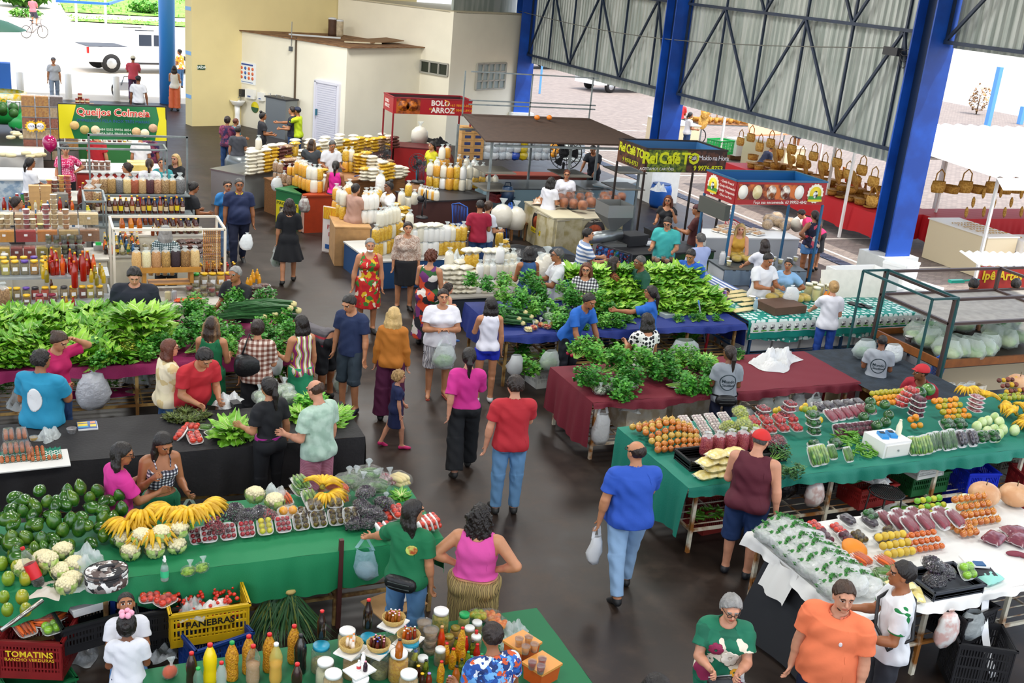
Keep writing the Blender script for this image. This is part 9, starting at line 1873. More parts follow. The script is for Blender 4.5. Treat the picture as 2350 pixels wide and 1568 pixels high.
for px,py,lb in((1512,475,'blue barrel of rubbish by white column base'),(2000,652,'dark blue barrel by near column base')):
 t=ob('barrel',N0,loc=TU(G(px,py,0)),Lb=lb,cat='barrel');ob('body',Lt([(.25,0),(.29,.1),(.3,.3),(.3,.5),(.27,.62),(.24,.64)],18).Q_(M('1450a0' if px<1600 else '12406a',.4)),t);ob('rim',Lt([(.24,.63),(.26,.66),(.22,.66)],18).Q_(M('0f3a70',.4)),t)
put(LF('plastic_bag',.4,.34,.2,MI_,110),1512,438,.62,'white bag heaped on blue rubbish barrel')
for px,py,h,lb in((2265,290,3.2,'tall pale blue post outside beyond white awning'),(2340,285,1.0,'low pale blue rail post outside'),(1238,215,2.2,'thin blue post outside beyond metal wall')):
 q=G(px,py,0);ob('post',Bx((0,0,h/2),(.25 if px>2000 else .08,.25 if px>2000 else .08,h)).Q_(M('5a9ae0')),loc=(q[0],q[1],0),Lb=lb,cat='post')
STR('wall_far_yard',Bx((75,62,1.5),(.4,70,3)),M('e4ddd0',.8));STR('wall_street',Bx((30,76,.5),(30,.4,1)),M('eeeae2',.8))
def WH_(t,xs,y,r,rim='b8bcc0'):
 for x in xs:
  for s in(-1,1):w=ob('wheel',Lt([(.001,-.11),(r*.6,-.11),(r,-.09),(r,.09),(r*.6,.11),(.001,.11)],22).Q_(M('1c1c1e',.8)),t,(x,s*y,r),rot=(PI/2,0,0));ob('rim',Lt([(.001,0),(r*.6,0),(r*.55,.03),(.001,.02)],10).Q_(M(rim,.35,metal=.6)),w,(0,0,.1 if s<0 else-.12))
def car(name,px,py,rz,Lb,pick,col='eef0f2',L=5.2):
 t=ob(name,N0,loc=TU(G(px,py,0)),rz=rz,Lb=Lb,cat='car');W2=.9;CM=M(col,.2,coat=.8)
 prof=[(-L/2,.45),(-L/2,1.08),(-L*.13,1.1),(-L*.1,1.75),(L*.1,1.78),(L*.26,1.15),(L*.46,1.02),(L/2,.8),(L/2,.42)]if pick else[(-L/2,.4),(-L/2,.9),(-L*.4,1.0),(-L*.25,1.42),(L*.08,1.45),(L*.25,1.0),(L*.46,.86),(L/2,.6),(L/2,.35)]
 mb=MB();n=len(prof);mb._add([(x,-W2,z)for x,z in prof]+[(x,W2,z)for x,z in prof],[TU(RG(n)),TU(RG(2*n-1,n-1,-1))]+[(i,n+i,n+(i+1)%n,(i+1)%n)for i in RG(n)]);ob('body',mb.Q_(CM),t)
 if pick:ob('cargo_bed',Bx((-L*.315,0,1.09),(L*.34,1.6,.03)).Q_(DM),t);[ob('roof_bar',Ba((-.4,s*.7,1.83),(.45,s*.7,1.83),.04).Q_(DM),t)for s in(-1,1)]
 for s in(-1,1):
  for x0,x1 in((-.06,.05),(.07,.2)):z1=1.66 if pick else 1.36;z0=1.18 if pick else 1.0;ob('side_window',MB()._add([(L*x0,s*(W2+.006),z0),(L*(x1+(.02 if x0>0 else 0)),s*(W2+.006),z0),(L*(x1-(.07 if x0>0 else 0)),s*(W2+.006),z1),(L*x0,s*(W2+.006),z1)],[(0,1,2,3)]).Q_(M('3a4250',.1)),t)
 ob('tail_lamp',Bx((-L/2+.03,-W2+.02,.95),(.08,.1,.26)).Q_(M('c81c1c',.3)),t);ob('side_step',Bx((.2,-W2-.02,.42),(1.7,.12,.08)).Q_(DM),t);WH_(t,(-L*.3,L*.32),W2-.08,.4 if pick else .33)
q0,q1=G(232,170,0),G(400,172,0);rz=atan2(q1[1]-q0[1],q1[0]-q0[0]);car('pickup_truck',318,162,rz,'white pickup truck on street outside',True);car('car',1420,208,.3,'white car parked outside beyond metal wall',False);car('car',1215,155,.3,'dark car passing in street beyond metal wall',False,'5a5e64')
t=ob('coconut_cart',N0,loc=TU(G(10,300,0)),rz=-.2,Lb='yellow and green coconut cart shaped like little car',cat='cart');ob('body',Bl((0,0,.65),(.75,.7,.45),16,10,e=.8).Q_(M('0f8a3a',.35,coat=.4)),t);ob('yellow_side',Lt([(.5,.7),(.62,.9),(.68,1.15),(.6,1.16)],20,cap=False).Q_(M('e8c01c',.4,c2='d8d8c0',vs=6.)),t);WH_(t,(.55,),.45,.25);ob('fender',Bl((.55,-.45,.35),(.36,.16,.3),12,8).Q_(M('1fa04a',.35,coat=.4)),t);txt(t,'COCO',.2,'2a7a3a',(.1,-.72,.95),.1)
lay(FRT('coconut',.12,.12,M('2a5a1c')),[(G(10,260,1.2)[0]+.26*(i%3)-.3,G(10,260,1.2)[1]+.25*(i//3)-.2,1.12+.1*(i%2))for i in RG(9)],'green coconut in{and green cart');lay(tub('cup',WT,WT,.2,.05),[(G(22,250,1.2)[0]+.1*(i%4),G(22,250,1.2)[1]+.1*(i//4),1.2)for i in RG(8)],'white cup stack in coconut cart')
t=ob('parasol',N0,loc=TU(G(-20,190,0)),Lb='dark green parasol over coconut cart',cat='parasol');ob('canopy',Lt([(1.35,2.0),(1.3,2.05),(.7,2.3),(.001,2.45)],10,cap=False).Q_(M('0f4a34',.6)),t);ob('pole',Ba((0,0,0),(0,0,2.4),.05,Sm=True,n=8).Q_(WT),t)
t=ob('street_canopy',N0,loc=TU(G(120,60,0)),Lb='blue steel canopy frame on white posts by street',cat='canopy');BLF=M('3a7ad0',.4)
p=[G(x,y,z)-G(120,60,0)for x,y,z in((128,2,3.),(248,9,3.),(300,-8,3.2),(175,60,0),(243,60,0))];ob('beam',Ba(TU(p[0]),TU(p[1]),.1).bar(TU(p[1]),TU(p[2]),.1).Q_(BLF),t)
for k,px in EN((176,243)):a=G(px,62,0)-G(120,60,0);ob('post',Ba(TU(a),TU(a+NA([0,0,3.])),.14).Q_(WT),t)
for px,py,lb in((48,222,'white bollard by coconut cart'),(158,225,'white bollard>grey shirted woman'),(268,230,'white bollard by hand cart'),(408,235,'white bollard by blue column')):q=G(px,py,0);ob('bollard',Lt([(.12,0),(.12,.85),(.001,.9)],14).Q_(WT),loc=TU(q),Lb=lb,cat='bollard')
t=ob('hand_cart',N0,loc=TU(G(285,222,0)),rz=.3,Lb='white hand cart pushed by man in red',cat='cart');ob('tray',Bx((0,0,.45),(.7,1.0,.3)).Q_(WT),t);ob('handle',Tb([(-.3,-.5,.5),(-.3,-.8,.85),(.3,-.8,.85),(.3,-.5,.5)],.02,6).Q_(GV_),t)
for s in(-1,1):ob('wheel',Lt([(.2,-.03),(.24,0),(.2,.03),(.17,0)],18,close=True).Q_(DM),t,(s*.38,0,.24),rot=(0,PI/2,0))
for px,py,lb in((10,215,'blue bin beyond coconut cart'),):q=G(px,py,0);ob('bin',Bx((0,0,.55),(.5,.5,1.1)).Q_(M('2a6ac0')),loc=TU(q),Lb=lb,cat='bin')
bike(80,88,'5a4a4a','bicycle ridden along street',.6)
for px,py,rz,lb in((2330,640,-.15,'red craft stall sign reading Ipe Artes'),):
 q=G(px,py,1.55);t=ob('stall_sign',N0,loc=TU(q),rz=rz,Lb=lb,cat='sign');ob('panel',Bx((0,0,0),(1.5,.04,.42)).Q_(M('a8241a')),t);txt(t,'Ipê Artes',.22,'e0c01c',(-.3,-.03,.05),bold=.006);ob('roof',Gd(lambda a,b:((a-.5)*1.6,.6*b,.22+.1*b+.02*sin(a*60)),60,2).Q_(WT),t);[ob('post',Bx((x,.2,-.8),(.04,.04,1.5)).Q_(DM),t)for x in(-.7,.7)]
 # the people
PM={'flor':PAT('cells',['b81420','c8201c','d8b01c','a81018','3a7a2a','e8dcc0','b8141c'],16),'lady':PAT('cells',['0b6b4f','0a5f46','8c1d4a','0d7050','e8dcc8','0b6b4f','0b6b4f'],9),'khaki':PAT('zigzag',['8a7448','4a3c22','9a8450'],9),'blue':PAT('cells',['1c4a9a','d8e0e8','2a6ac0','c8542a','16306a','6aa8e0'],26),'ging':PAT('check',['e8e8ec','6a6a78','1c1c2c'],30),'net':PAT('check',['6a3a2a','8a5a4a','d8ccc0'],16),'tie':PAT('cells',['e8dcb8','e4d8b4','ecdfbf','d8c08a'],11),'gstr':PAT('stripes',['4a464c','5a565c','a02a3a','3a383e'],9),'pstr':PAT('stripes',['b06a80','a05c74','c08a9a'],55),'bw':PAT('zigzag',['d8d8dc','2a2a34','b8b8c0'],8),'nav':PAT('stripes',['1c2440','e8e8ec'],24),'mint':M('9fbcaa',.8,c2='b4cdbd',vs=11.,bump=.2,bs=12),'beig':PAT('cells',['a88a78','d8ccc0','8a6a5a','c8b4a4'],60),'jung':PAT('cells',['1c1c24','6a2a6a','e0d8d0','c8401c','2a5a2a','1c1c24'],9),'dots':PAT('dots',['14141c','e8e6e2'],17),'leop':PAT('dots',['2a140c','8a4a24'],40),'shou':PAT('check',['e0e0e0','8a8a90','202028'],22),'wst':PAT('stripes',['e4e6ea','4a6a9a','e4e6ea','8a9ab8'],7),'skst':PAT('stripes',['a85a4a','e0b87a','5a2a4a','c87a6a','d8c8b8'],14,axis=0),'purp':PAT('cells',['4a1c3a','2a1c4a','8a3a5a','6a2a4a'],18),'den':M('34598a',.85,c2='2a4a74',vs=6.,bump=.2,bs=12),'flo2':PAT('cells',['1c1c34','c84a5a','2a2a4a','e8c8b0','1c1c34'],13),'oran':PAT('cells',['e8a02a','e8e0d0','d8602a','e0a84a'],13),'color':PAT('zigzag',['e8e0d0','2a8a5a','d8a82a','8a2a6a'],4),'houn':PAT('check',['d8dcdc','5a7a80','26383c'],30),'mut':PAT('dots',['f0b0c8','c8145a'],30)}
JE,LJ,DJ,BK,NV,WHc='3a6494','8fb4dc','22406e','14161c','18203c','e6e6ea'
def hu(px,py,h,yaw,sk,hair,top,bot,arms,legs,Lb,**k):
 f='f' in sk;sp=lambda s:s.split()if s else N0
 c=lambda q:PM[q[1:]]if q[0]=='@' else M(q,.8,bump=.25,bs=11)
 H_=sp(hair);T_=sp(top);B_=sp(bot)
 if H_ and len(H_)>2:H_[2]=float(H_[2])
 hm_=k.pop('hem',N0);T2=(T_[0],c(T_[1]),hm_)+((float(T_[2]),)if len(T_)>2 else())if T_ else('none',N0)
 B2_=(B_[0],c(B_[1]))+((k.pop('skt'),)if 'skt' in k else((float(B_[2]),)if len(B_)>2 else()))if B_ else('none',N0)
 return PE_(px,py,h or(1.56 if f else 1.66),yaw,int(sk[0]),H_,T2,B2_,arms,legs,sex='f' if f else 'm',Lb=Lb,**k)
GL=('glasses',M('2a1a14',.4));capm=lambda c:('cap',M(c,.7))
a=hu(948,1150,1.54,22,'1f','straight k .62','tee 0c6b42','jeans 5a86b4','td','st','~green T-shirt with very long dark hair and black belt bag',b=1.12,vox=.0075,head=(35,0),armv={'L':((.6,.5,-.62),(.75,.45,-.48),.3)},shoe='4a3a34')
def belt_bag(q,Lb,z=.98,y=-.16):
 t=ob('belt_bag',N0,N0,q['o'].location,q['yaw'],Lb=Lb,cat='bag');s=q['sc'];ob('pouch',Bl((0,y*s,z*s-.05),(.15,.055,.075),14,8,e=.75).Q_(BP_),t);ob('strap',Lt([(.187,-.012),(.19,.012)],24,c=(0,0,z*s),sy=.76,cap=False).Q_(BP_),t)
 for d in(0,-.045):ob('zip',Ba((-.1,y*s-.05,z*s-.03+d),(.1,y*s-.05,z*s-.025+d),.006).Q_(ST_),t)
belt_bag(a,'black belt bag with silver zips on ~green')
CAR('shopping_bag',M('a8d0dc',.18,alpha=.6,bump=.6,bs=20),.26,.3,True,120,M('d8dce0')).at(TU(a['hand']['L']+NA([0,0,.0])),a['yaw'],1,N0,'pale blue shopping bag hung from wrist of ~green')
mb=Bl((0,.06,0),(.05,.05,.002),10,6);a['badge'](mb.Q_(M('c8d86a',.6,c2='a84a24',vs=14.)),1.22,-1,.07,'back_print')
hu(1105,1160,1.56,8,'1f','curlylong k .3','cami d04a9a','skirt @khaki','hh','st','~pink strap top and khaki printed skirt with hands on hips',b=1.42,vox=.0075,skt=(.42,.25),shoe='3a2a22',hem=1.02)
a=hu(1132,1432,1.5,-28,'2f','short n','tee @blue .5','long '+DJ,'bb','st','~blue patterned blouse sorting pepper bottles',b=1.15,vox=.0075,lean=8,hem=.86)
hu(283,1018,1.54,68,'2f','straight k .5','tee c82a8a','jeans '+DJ,'cb','st','~pink T-shirt and glasses holding small white and blue box',vox=.0075,head=(20,12),extra=(GL,),armv={'R':((.15,.45,-.9),(-.25,.95,.05),.8),'L':((.15,.4,-.9),(-.2,.8,.35),1.)})
a=hu(380,1000,1.54,160,'2f','straight k .42','strap @ging','wide 0c6a48','bd','st','~checked strap top and green trousers looking down',vox=.0075,b=1.05,head=(-12,28),hem=1.08,armv={'R':((.2,.1,-1),(-.35,.7,.75),1.1)})
CAR('shopping_bag',HZ,.26,.3,True,121,M('d8dce0',.4)).at(TU(a['hand']['L']+NA([0,0,-.02])),0,1,N0,'clear white bag hung from arm of ~checked top')
hu(618,868,1.58,-38,'1f','pony k .26','tee 15171d','legging 101218','bD','st','~black T-shirt and leggings with purple waistband',vox=.008,tuck=True,extra=(('belt',M('a81c8a',.7)),),b=1.05)
hu(722,872,1.66,-48,'0','bald b','tee @mint','short @pstr .5','bd','st','~mint T-shirt and pink striped shorts at black}',vox=.008,b=1.15,extra=(('beard','n'),),head=(0,15))
a=hu(92,805,1.62,28,'2','thick k','polo 1f8ab0','jeans '+DJ,'bf','st','~turquoise polo shirt with white round back print',vox=.0085,b=1.3,belly=.04,head=(25,0))
a['badge'](Bl((0,0,0),(.085,.13,.001),20,6).Q_(M('e4e6e8',.6)),1.2,-1,0,'back_print');a['badge'](TM_('Agildo',.06,M('c8323a',.6),0,bold=.001),1.25,-1);a['badge'](TM_('Rei do açaí',.034,M('c8323a',.6),0),1.2,-1)
hu(142,765,1.58,140,'1f','bun b','tee b8145a','jeans '+DJ,'ub','st','~magenta T-shirt raising one arm to head',head=(-10,25),armv={'L':((.9,.3,.2),(-.9,.0,.55),.9)},vox=.0085)
hu(388,780,1.54,72,'0f','bob r .17','tee @tie','jeans '+JE,'ff','st','~cream blouse with red brown hair and glasses',b=1.15,extra=(GL,),vox=.0085)
hu(476,808,1.62,148,'1','thick k','tee b8202c','long '+NV,'ff','st','~red T-shirt bent over black} counting',lean=24,head=(0,22),b=1.25,belly=.05,vox=.0085)
hu(486,728,1.55,12,'1f','long m .36','cami 0c6a40','skirt 0c6a40','fb','st','~green strap dress with long streaked hair',skt=(.5,.2))
hu(592,735,1.55,8,'1f','bun n','tee @net .85','wide '+BK,'db','st','~brown lattice blouse carrying black shoulder bag',b=1.12)
t=ob('shoulder_bag',N0,loc=TU(G(572,838,1.0)),Lb='black leather shoulder bag of ~lattice blouse',cat='bag');ob('body',Bl((0,0,0),(.19,.1,.15),14,8,e=.7).Q_(BP_),t);ob('strap',Tb([(-.1,0,.1),(0,.03,.4),(.1,0,.1)],.014,6).Q_(BP_),t)
a=hu(692,724,1.55,-32,'1f','straight k .42','tank @color','skirt 2a9a6a','bd','st','~colourful top and green skirt with straight black hair',skt=(.35,.21));CAR('shopping_bag',M('e4e6e8'),.16,.26,False,122).at(TU(a['hand']['L']),0,1,N0,'white bag hung from arm of ~green skirt')
hu(757,900,1.66,-55,'2','short k','tee @gstr','short '+BK+' .55','rr','st','~striped T-shirt bending down over foam boxes',lean=85,foot='R')
a=hu(798,680,1.68,212,'1','short k','tee 1a2a50','short 34424e .55','dd','ct','~navy T-shirt and grey shorts looking down',head=(10,25),shoe='1c2434')
hu(905,706,1.58,6,'0f','long y .42','long b06a1c','wide 4e1038','dd','st','~mustard blouse and purple trousers with long blond hair')
hu(916,852,1.02,75,'0f','afro l','tee 16204a','skirt 16204a','wd','wl','small child in navy dress striding with pink shoes',skt=(.52,.2),hs=1.2,shoe='c82a6a',vox=.009)
hu(1078,800,1.6,-8,'0f','pony k .26','cap c82a8a .95','wide 0e1218','sf','wl','~pink blouse and wide black trousers walking away',b=1.08,hem=.95)
a=hu(1185,864,1.66,-14,'0','thick n','tee b0202c','jeans 6490ba','Df','st','~red T-shirt and blue jeans walking away',b=1.14,head=(-25,0),extra=(GL,))
hu(1128,683,1.55,-14,'1f','straight k .36','tank dcdce8','short 1428b0 .2','fd','st','~white sleeveless top and blue shorts holding phone',shoe='d8d8d8',hem=.9)
a=hu(1018,664,1.6,168,'1f','short n','tee dcdce4','short @bw .5','cc','st','~white T-shirt and patterned shorts holding toddler',b=1.32,shoe='s#a83a2a')
hu(1030,652,.86,60,'0','afro n','tank d8cc8a','short @nav .3','cd',(((.25,.6,-.8),(.1,-.2,-1)),)*2,'toddler in{vest and striped shorts held in arms',z0=.72,hs=1.3,shoe='2a5a9a',vox=.0085)
CAR('shopping_bag',HZ,.34,.34,True,123,M('3f7a22',c2='6aa03a',vs=14.)).at(TU(a['hand']['L']+NA([.05,-.1,-.05])),0,1,N0,'clear bag of greens hanging below toddler')
hu(850,548,1.58,172,'1f','short g','dress @flor','','dD','st','~red floral dress with short grey hair',b=1.2,extra=(('mask',WT),))
hu(937,510,1.58,172,'1f','pony n .3','long @beig','skirt '+BK,'dd','st','~beige patterned blouse and black skirt',b=1.2,skt=(.5,.2),tuck=True)
hu(990,576,1.56,20,'1f','afro r','dress @jung','','bb','st','~long colourful patterned dress with short curly hair',b=1.2,hem=(.15,.26))
a=hu(665,457,1.58,0,'1f','wavy n .24','dress 0c0f16 .9','','db','wl','~flared black dress walking down aisle',hem=(.5,.3));CAR('shopping_bag',HZ,.2,.3,True,124,M('2f6a2f',.6)).at(TU(a['hand']['L']),0,1,N0,'white bag of greens carried by ~black dress')
hu(549,410,1.7,172,'2','short s','polo 16244a','jeans '+NV,'dd','wl','~navy polo shirt with{collar and sunglasses',b=1.25,belly=.05,extra=(('collar',M('d8c81a',.8)),GL))
hu(522,414,1.58,165,'1f','short n','tee 2a78b8','slim 7a98c0','dd','wl','~blue T-shirt and sunglasses by navy polo shirt',b=1.1,extra=(GL,))
hu(447,418,1.56,62,'2f','bun k','tee 16181e','jeans '+DJ,'bb','st','~black T-shirt and jeans reading phone in aisle',head=(0,15))
hu(308,618,1.68,188,'0','thick k','tee 161c2a','long '+BK,'dd','st','large ~dark navy T-shirt>lettuces',b=1.5,belly=.07,head=(-8,25))
hu(540,612,1.62,218,'2','short g','polo 14161c','long '+BK,'rf','st','person with grey hair in black polo shirt>chives',b=1.1,lean=6)
hu(380,518,1.54,10,'0f','long g .36','tee @houn','long '+BK,'bb','st','~teal patterned top with long grey hair')
for px,py,yaw,sk,ha,to,bo,ar,lb in((150,332,178,'1f','bun n','tee @mut','long 14161c','hd','~dotted pink blouse>cheese counter'),(68,362,60,'2f','pony k .2','tee e0e0e4','jeans 22406e','rb','person with dark ponytail>blue tiled counter'),(292,374,-70,'1f','bun n','tank 5a6266','jeans 22406e','bb','~grey vest with dark hair in bun'),(343,365,5,'0f','pony m .34','tee e0e0e8','jeans 3a6494','bb','~white T-shirt with long wavy ponytail'),(372,362,185,'1f','short n','tee 2a8a90','jeans 22406e','bb','~teal top and glasses before cheese stall'),(403,354,215,'0f','long y .34','tee 14161a','jeans 22406e','fb','~black with long blond hair at cheese stall'),(37,452,75,'1f','bun n','tank 14161a','long 14161c','bb','~black with hair tied up>sauces'),(222,300,20,'1f','short k','tee a81420','long 14161c','dD','~red and black standing>green banner'),(322,303,10,'1f','short k','tee e4e4e8','skirt 8a4a24','db','~white top and brown skirt>banner'),(345,300,30,'2f','short k','tee @purp','jeans 22305a','dd','~blue trousers at banner end')):
 hu(px,py,0,yaw,sk,ha,to,bo,ar,'st',lb)
hu(122,132,0,178,'1f','short s','tee b8bcc4','jeans 8a9ab0','dd','wl','~grey top and cap crossing sunny pavement',extra=(capm('6a6a72'),));hu(305,128,0,5,'2','short k','shirt c84a5a','long 4a2a4a','ff','wl','~salmon red shirt pushing hand cart',extra=(capm('d8d0b8'),));hu(317,174,0,12,'3','buzz k','tee d8dae0','short 4a5058 .5','dD','st','~white T-shirt with black cross bag and cap',extra=(capm('1c1c22'),));hu(400,151,0,8,'1f','straight n .3','cami e4e0dc','wide e0704a','fb','st','~orange trousers and white top by blue column');hu(412,113,0,-60,'2f','bun k','tee @oran','jeans 3a6494','bb','st','~orange floral blouse by blue column',b=1.3)
hu(74,-8,0,20,'1','short k','tee d8707a','short 3a3a4a .5','ff',(((.1,.7,-.7),(0,-.2,-1)),((.1,.5,-.85),(0,-.3,-1))),'cyclist in pink shirt riding along street',z0=.35)
for px,py,yaw,sk,ha,to,bo,ar,lb,k in((522,267,25,'2f','bun n','tee @purp','jeans 22406e','bf','~purple patterned blouse at end of flour counter',{}),(541,272,60,'2f','short r','tee 3a8a9a','short 14161c','bb','~teal top between two at flour counter',dict(h=1.4)),(546,290,10,'1f','short k','tee 44464e','skirt 34343c','db','~dark grey tunic and short skirt at flour counter',dict(skt=(.52,.2),hem=.7)),(603,258,75,'2f','topbun k','tee 26262c','long 14161c','bb','~black with hair in top bun>flour counter',{}),(683,246,-70,'2','short k','tee b8d01c','long 22406e','Rb','~lime shirt and navy cap pointing',dict(extra=(capm('16203a'),))),(671,245,-70,'1','short n','tee 1c2030','long 22406e','bb','~dark;es>lime shirt',{}),(716,320,8,'1f','wavy m .2','blouse 3c4248','long 26282e','bb','~dark grey off shoulder blouse at grain counter',dict(b=1.25)),(764,324,160,'2','short s','shirt d4d6dc','long 34343c','bb','~white shirt with grey hair>grain counter',dict(head=(0,20))),(771,370,10,'2f','pony k .24','tank d01c8a','jeans 1f3a60','db','~bright pink vest and jeans at orange counter',dict(hem=.95)),(817,422,45,'1f','bun k','tee b08a7a','short @skst .35','ff','~beige top and striped shorts paying',dict(b=1.2)),(893,417,240,'3f','topbun k','polo e0e2e8','long 34343c','ff','~white polo with{collar taking money',dict(extra=(('collar',M('d8a01c',.8)),))),(992,325,230,'1f','pony k .2','polo c8c01c','long a8142c','bb','~yellow polo and red trousers>fan',{}),(1103,460,-10,'2','short k','tee 9a1434','long 22406e','bb','~dark red T-shirt>flour bags',dict(h=1.6)),(1122,462,40,'1f','bun b','tee c8ccd4','long 22406e','bb','~pale top>dark red T-shirt',{}),(1360,335,205,'2','short k','tee 181c26','long 14161c','rr','~black leaning over booth shelf',dict(lean=15,head=(0,20))),(1302,390,178,'1f','short r','shirt dcdce4','long 34343c','bb','~white shirt and glasses before booth',dict(extra=(GL,),b=1.15)),(1266,407,30,'1f','wavy k .3','tee dcdce4','long 34343c','bb','~white top with black wavy hair at bread counter',{}),(1215,567,-22,'2f','bob k .16','tank @den','skirt @den','bd','~sleeveless denim dress at herb}',dict(b=1.05)),(1282,571,255,'2','short s','shirt d0d2d4','long 34343c','ff','~white shirt and glasses facing denim dress',dict(extra=(GL,))),(1350,524,75,'1','short k','polo @wst','jeans 22406e','ff','~blue and white striped polo leaning on counter',dict(b=1.2)),(1347,604,185,'1f','bob r .14','tee @shou','long 14161c','cc','~checked blouse and glasses>herbs',dict(extra=(GL,))),(1410,590,65,'1f','wavy n .2','tee @leop','jeans 22406e','ff','~leopard print blouse>lettuces',{}),(1470,587,240,'3','buzz s','polo 0f4a38','long 34343c','cf','~dark green polo leaning on}',dict(lean=10)),(1585,574,200,'2','short k','polo 1458b8','long 22406e','bb','~blue polo shirt counting>lettuces',dict(b=1.2,head=(0,25))),(1533,500,190,'1','short k','polo 3aa8a4','long 34343c','bb','~turquoise polo looking at phone',dict(b=1.2,head=(0,22),extra=(GL,))),(1535,449,190,'1f','long r .3','blouse 14161c','long 14161c','pb','~black off shoulder top talking on phone',dict(extra=(GL,))),(1603,470,-80,'2','buzz k','tee 4a1c1a','jeans 22305a','fb','~brown T-shirt and brown cap',dict(extra=(capm('4a1a1c'),))),(1610,536,-45,'1','short s','shirt 98a4cc','long 4a0f3a','bf','~lilac shirt and purple trousers seen from behind',dict(b=1.15)),(1702,514,175,'0f','long y .36','tank c89a3a','jeans 22406e','rr','person with long blond hair under red cheese sign',dict(lean=10)),(1757,550,-30,'1f','straight n .28','tee dcdce4','jeans 22406e','rb','~white top with dark hair under cheese sign',{}),(1836,482,-70,'1f','short n','tee c81c5a','skirt 14161c','ff','~hot pink top stooping at snack}',dict(lean=55,skt=(.5,.2))),(1872,484,-40,'2f','pony n .2','tank @flo2','short 5a8ac0 .25','hd','~dark floral top and denim shorts with bag',dict(b=1.2)),(1768,584,135,'2','short k','tee d8dade','long 34343c','ff','~white T-shirt holding card machine',dict(b=1.2,head=(0,22))),(1812,595,190,'2f','short k','tee 86b0d8','jeans 22406e','hb','~light blue T-shirt>dairy}',dict(h=1.5)),(1668,662,180,'1','short k','tee 5a5a62','short 22406e','dd','child whose dark hair shows>dairy}',dict(h=1.0,hs=1.15)),(1916,646,-20,'0f','bun l','tee dcdce4','slim 1f48a0','rb','~white T-shirt and tight blue jeans at dairy}',{}),(1357,676,130,'2','short k','polo 1c60b8','long 161a26','rr','~blue polo leaning forward with bag of greens',dict(lean=26,extra=(('beard','k'),))),(1497,657,-75,'2f','pony k .3','polo 1c60b8','jeans 22406e','Rd','~blue polo reaching over lettuces',{}),(1487,720,-35,'1f','bob k .2','blouse @dots','long 14161c','fb','~polka dot blouse choosing herbs',dict(b=1.1))):
 hu(px,py,k.pop('h',0),yaw,sk,ha,to,bo,ar,'st',lb,**k)
a=hu(1678,795,1.5,-18,'3f','pony n .28','tee 8a9098','slim '+NV,'bb','st','~grey Mundo Saudavel T-shirt with curly ponytail',head=(-30,0));belt_bag(a,'black belt bag on ~grey');b_=hu(2028,770,1.4,-8,'3','buzz k','tee 9aa0a8','short 8a5220 .5','bb','st','child in grey Mundo Saudavel T-shirt and brown shorts')
for q in(a,b_):
 q['badge'](Lt([(.1,0),(.112,0)],26,cap=False).Q_(M('22323a',.7)),1.2,-1,0,'ring_print');q['badge'](TM_('Mundo',.06,M('22323a',.7),0,bold=.001),1.21,-1);q['badge'](TM_('Saudável',.05,M('22323a',.7),0,bold=.001),1.15,-1,.01)
hu(2118,838,1.66,205,'3','buzz k','tee 9a1428','jeans 1c3460','ff','si','~red cap and dark red T-shirt sitting and eating',lean=14,head=(40,0),extra=(capm('b81c28'),),b=1.1)
a=hu(1465,1014,1.68,-22,'1','bald n','polo 2450b4','jeans 8fb2d8','Df','wl','~royal blue polo and pale jeans walking with white bag',b=1.34,belly=.06,vox=.0085,head=(-25,0),shoe='16181c',extra=(GL,));CAR('shopping_bag',M('dcdee0'),.16,.3,True,125).at(TU(a['hand']['L']+NA([0,0,.02])),0,1,N0,'small white bag carried by ~royal blue')
hu(1752,988,1.66,10,'0','buzz s','tank 521426','short 14305e .56','bD','st','~maroon sleeveless shirt and red cap at green}',b=1.38,belly=.05,vox=.0085,head=(15,15),extra=(capm('c82020'),),shoe='1a1c22')
a=hu(1683,1372,1.5,172,'0f','thick g','tee @lady','long 0b6b4f','ff','st','~green floral blouse and glasses holding black purse',b=1.2,vox=.007,extra=(GL,),head=(-8,10))
w=a['wp'](a['TT'](0,.3,1.0));p=Proto('purse');p.part('body',Bl((0,0,0),(.11,.03,.06),12,8,e=.6),BP_);p.part('zip',Ba((-.09,0,.06),(.09,0,.06),.008),ST_);p.at(TU(w),a['yaw'],1,(.3,.3,a['yaw']),'black zip purse held by ~green floral blouse');CAR('shopping_bag',MI_,.2,.24,True,126).at(TU(w+NA([.2,.05,.02])),0,1,N0,'white plastic bag held by ~floral blouse')
for x,z,r,c in((-.05,1.17,.075,'ece4d4'),(.07,1.25,.06,'8c1d4a'),(-.1,1.02,.035,'e0a01c'),(.1,1.12,.03,'ece4d4')):
 mb=MB();[mb.ball((r*.6*cos(k*.9),r*.6*sin(k*.9),0),(r*.45,r*.45,.001),8,4)for k in RG(7)];a['badge'](mb.Q_(M(c,.7)),z,1,x,'flower_print')
a=hu(1943,1338,1.7,192,'0','short b','polo e8784e','jeans '+NV,'dd','st','~coral orange polo shirt with short beard',b=1.34,vox=.0065,head=(-32,4),extra=(('beard','b'),('collar',M('e0785a',.8))),belly=.02)
a['badge'](Bl((0,0,0),(.014,.022,.001),8,4).Q_(M('e8e0e4',.6)),1.27,1,-.09,'chest_mark')
a=hu(2080,1291,1.68,256,'2','short k','tee dfe2e6','jeans 2a2c34','bf','st','~white T-shirt with green sleeves and cross strap',b=1.05,vox=.007)
for q in 'LR':
 s_,e_,w_=a['J'][q][:3];u=un(e_-s_);F_=Field(.009);F_.cap(s_,s_+u*.04,.066);MBF(F_,s_,u,.0,.2,.068,.072,.02);v,f=F_.build();ob('sleeve',np_mesh(v*a['sc'],f,[M('0f7a3c',.8)]),a['o'])
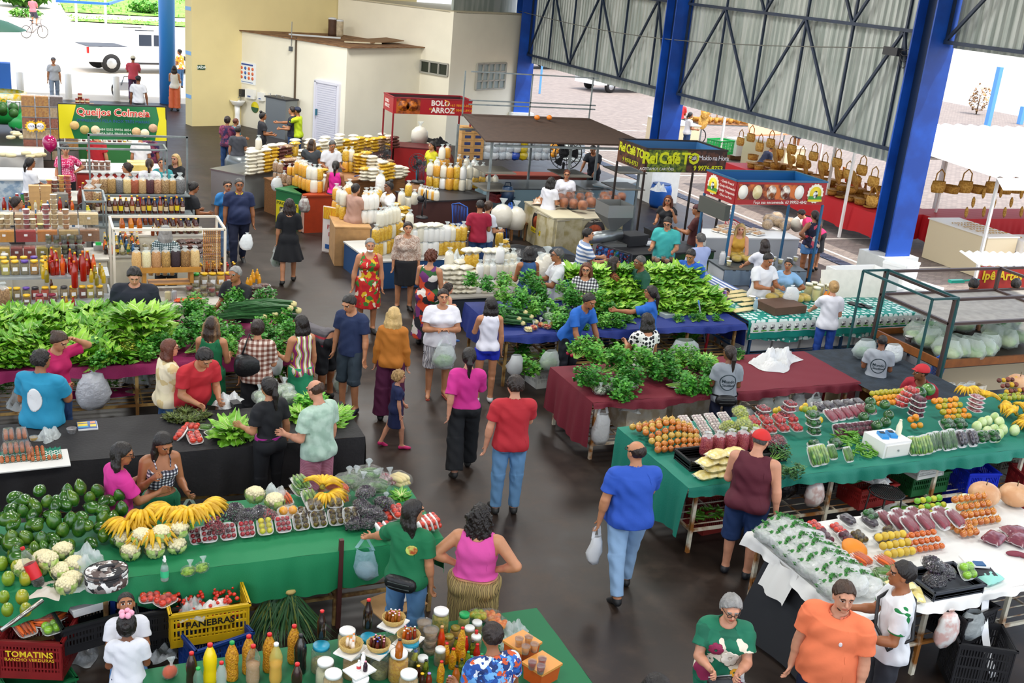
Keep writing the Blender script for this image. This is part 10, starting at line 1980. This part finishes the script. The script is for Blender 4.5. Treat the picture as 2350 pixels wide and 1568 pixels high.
t=ob('cross_strap',N0,N0,a['o'].location,a['yaw'],Lb='black strap of bag across white and green T-shirt',cat='strap');ob('band',Tb([a['TT'](.13,-.02,1.47)*a['sc'],a['TT'](.08,.15,1.32)*a['sc'],a['TT'](-.06,.16,1.14)*a['sc'],a['TT'](-.19,.05,1.0)*a['sc'],a['TT'](-.12,-.14,1.1)*a['sc'],a['TT'](.08,-.14,1.36)*a['sc'],a['TT'](.13,-.02,1.47)*a['sc']],.016,6).Q_(BP_),t)
hu(1512,1553,1.55,120,'1f','pony k .2','tee 5a5a62','jeans '+DJ,'dd','st','person whose dark hair just shows at bottom edge')
hu(288,1360,1.12,178,'2','buzz k','tee dcdde4','jeans 4a74a4','ff',(((.2,.9,-.45),(0,-.1,-1)),)*2,'small child in white T-shirt looking up from under}',hs=1.22,head=(0,-30),vox=.0075,extra=(('collar',M('1c2450',.8)),))
a=hu(290,1412,1.12,4,'3f','bun k','tee dcdde4','skirt 16204a','bb','st','small child in white T-shirt with pink flower hair bow',hs=1.2,vox=.0075)
w=a['wp'](a['HH'](0,-.03,.13));mb=MB();[mb.ball((.035*cos(k*1.257),.035*sin(k*1.257),.01),.024,8,5)for k in RG(5)];ob('hair_bow',mb.Q_(M('f0a8c0',.6)),loc=TU(w),Lb='pink flower bow on hair of small child',cat='hair bow')
for px,py,yaw,sk,ha,to,bo,ar,lb,k in((2238,640,20,'1','short k','shirt e0dce4','jeans 22406e','bd','~white shirt and jeans>brown frame',{}),(2335,640,20,'1','short k','tee 16264a','long 8fa8d8','hh','~navy and pale trousers>brown frame',dict(b=1.2)),(1775,333,60,'2','short s','tee 16203c','short 22406e .5','ff','~navy seated on{chair outside',dict(legs='si',lean=30)),(1563,228,0,'2','short k','tee c8323a','jeans 4a74a4','ff','~red shirt at far craft}',dict(b=1.2)),(1585,258,60,'2f','pony k .2','tee dcdce0','jeans 22406e','bb','~white by straw bags outside',{}),(1842,248,40,'2','short k','tee 2a4a8a','short 34425a .5','dd','~shorts whose legs show under metal wall',{})):
 hu(px,py,0,yaw,sk,ha,to,bo,ar,k.pop('legs','st'),lb,**k)
